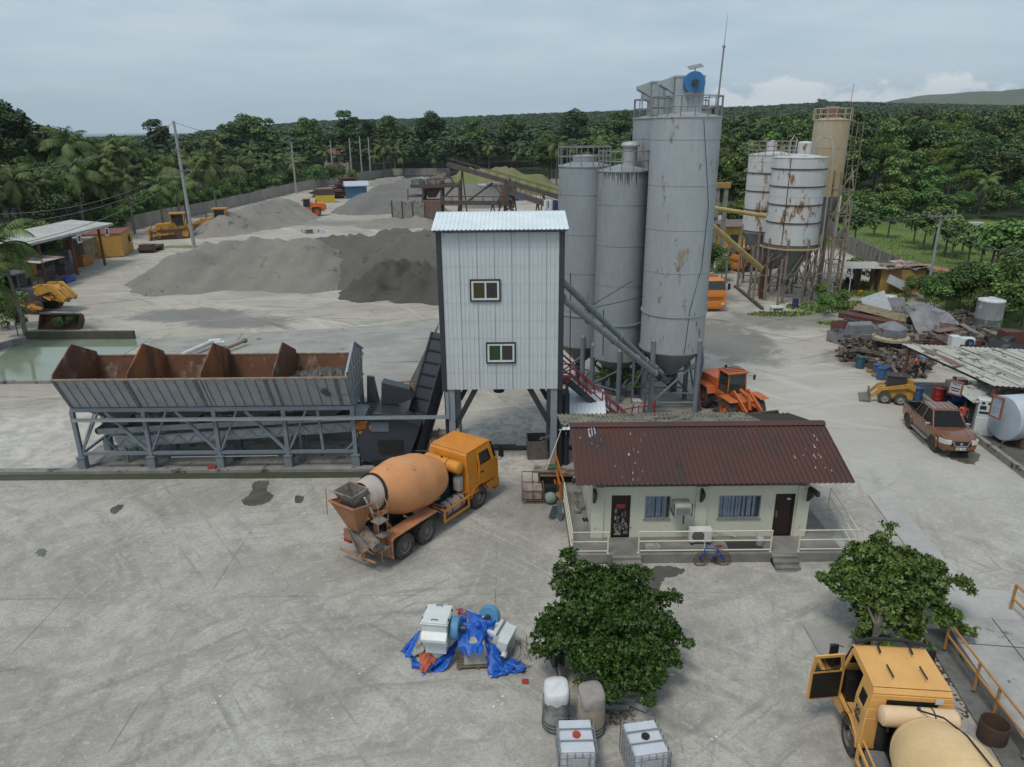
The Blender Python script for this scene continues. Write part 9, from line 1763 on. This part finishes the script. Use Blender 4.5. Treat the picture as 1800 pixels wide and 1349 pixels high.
# meadow orchard trees
orch=tree('orchard_tree','small round fruit tree standing in the meadow','tree',rs,4.2,2.5,3.0,9,1500,.22,lf_mid,(0,0,0),'fruit trees in the meadow',tr=.13);first=True
for(px,py,s)in((1500,437,1.2),(1535,418,1.1),(1560,420,1.0),(1482,430,1.3),(1622,440,1.2),(1660,452,1.1),(1672,455,1.),(1700,468,1.),(1722,470,1.0),(1752,462,1.),(1640,438,1.2),(1737,490,1.3),(1760,500,1.3),(1690,448,.9),(1605,430,1.)):
 v=at(px,py)
 if first:orch.location=v;orch.scale=(s,)*3;first=False
 else:dup(orch,(v.x,v.y,0),rs.uniform(0,6),sc=s*rs.uniform(.9,1.1))
for(px,py,Y,k)in((12,445,61,0),(-38,490,56,2),(70,336,112,1),(175,326,124,0),(222,324,128,1),(275,326,136,0),(342,292,165,1),(372,299,158,0),(180,278,152,1),(232,280,158,1),(120,268,140,1),(25,325,106,1),(130,318,118,0),(305,305,150,0),(320,330,142,2),(415,290,180,0),(455,288,205,1),(485,290,212,0),(515,292,220,1)):
 v=up(px,py,Y);put(palms[k],5+k,v.x,v.y,v.z/(8.3,10.3,6.8)[k])
# emergent trees on the skyline
for(px,py,Y,k)in((-8,214,150,0),(34,224,160,2),(277,223,260,3),(400,225,300,1),(432,219,310,0),(458,223,310,1),(545,224,320,1),(608,214,330,3),(640,220,330,3),(690,221,330,1),(760,219,340,0),(835,216,340,1),(900,216,340,0),(1010,212,340,0),(1090,211,340,1),(1330,208,330,3),(1600,207,250,4),(1660,210,220,4),(1740,222,220,1),(1790,215,200,0),(1445,178,1450,2)):q=up(px,py,Y);g_=terr1(q.x,Y);put(kinds[k],k,q.x,Y,(q.z-g_)/(13,12,12,15,13)[k],g_)
# far wood: one mesh
y=340.
while y<1650:
 st_=8+(y-340)*.012;x=-.8*y
 while x<.85*y:
  if not(x/y<-.40 and y>620):far.append((x+rs.uniform(-.5,.5)*st_,y+rs.uniform(-.5,.5)*st_,None,rs.uniform(.72,1.32)))
  x+=st_
 y+=st_
tm=[leaf_cloud(rs,lobes_for(rs,5.2,6,9,6.0),420,.68,.65)[0].reshape(-1,4,3)for _ in range(5)];AV=[]
for x,y,z,s in far:
 if z is None:z=terr1(x,y);s*=1.0 if x/y>-.3 else .9
 q=tm[rs.randint(5)];q=q[:420 if y<450 else(230 if y<800 else 120)];g=s*(1 if y<500 else 1+(y-500)/620);AV.append((q*g*np.array([1,1,.95*min(1,1.35/g)])+np.array([x,y,z])).reshape(-1,3))
AV=np.concatenate(AV);me=mesh_q('wood',AV,np.arange(len(AV)).reshape(-1,4),pm('far_wood_leaf',(.026,.055,.02),c2=(.058,.105,.032),ns=.045,nt_=.5,isl=.45,spec=.3,det=4));o=bpy.data.objects.new('forest',me);C.objects.link(o);tag(o,'far wood of mixed crowns running to the skyline','forest',kind='stuff')
# grass tufts along edges and on the meadow
def tufts(name,lab,pts,size,mat):
 n=len(pts);P=np.array(pts);a=rs.uniform(0,6.28,n);s=size*(.5+rs.rand(n));t=np.stack([np.cos(a),np.sin(a),np.zeros(n)],1)*s[:,None]*.35;l=rs.normal(0,.35,(n,3))*s[:,None];l[:,2]=s;V=np.stack([P-t,P+t,P+t*.2+l,P-t*.2+l],1).reshape(-1,3);me=mesh_q(name,V,np.arange(4*n).reshape(-1,4),mat);o=bpy.data.objects.new(name,me);C.objects.link(o);tag(o,lab,'grass',kind='stuff')
gp_=[]
for k in range(26000):
 y=62+rs.rand()**1.3*66;x=.19*(y-60)+41+rs.rand()*70
 if x/y<.80 and x>.19*(y-60)+40.6:gp_.append((x,y,0))
for(cx,cy,rx,ry,n)in((32.5,68.5,6,2.6,2600),(31,62.5,4,.9,600),(25,66,3,.9,500),(38,76,3,6,2500),(-58,138,6,5,1200)):
 for k in range(n):a=rs.uniform(0,6.28);q=math.sqrt(rs.rand());gp_.append((cx+rx*q*math.cos(a),cy+ry*q*math.sin(a),0))
tufts('grass','short green grass of the meadow and weeds round the old silos',gp_,.17,leafm('grass_blade',(.10,.16,.028),(.15,.21,.05),.5,0))
# air
hzb=MB();hzb.bx(-2600,-120,-6,3800,12000,330)if 0 else hzb.bx(-9200,-80,-8,9800,9600,420)
hm_=bpy.data.materials.new('air');hm_.use_nodes=True;T=hm_.node_tree;T.nodes.clear();o_=T.nodes.new('ShaderNodeOutputMaterial');pv=T.nodes.new('ShaderNodeVolumePrincipled');pv.inputs['Color'].default_value=(.72,.84,.95,1);pv.inputs['Density'].default_value=7e-5;pv.inputs['Anisotropy'].default_value=.0;T.links.new(pv.outputs[0],o_.inputs['Volume'])
HAZE=True
if HAZE:o=hzb.build('haze',hm_,smooth=False);tag(o,kind='stuff',label='thin blue haze over the far wood and hills',cat='haze')
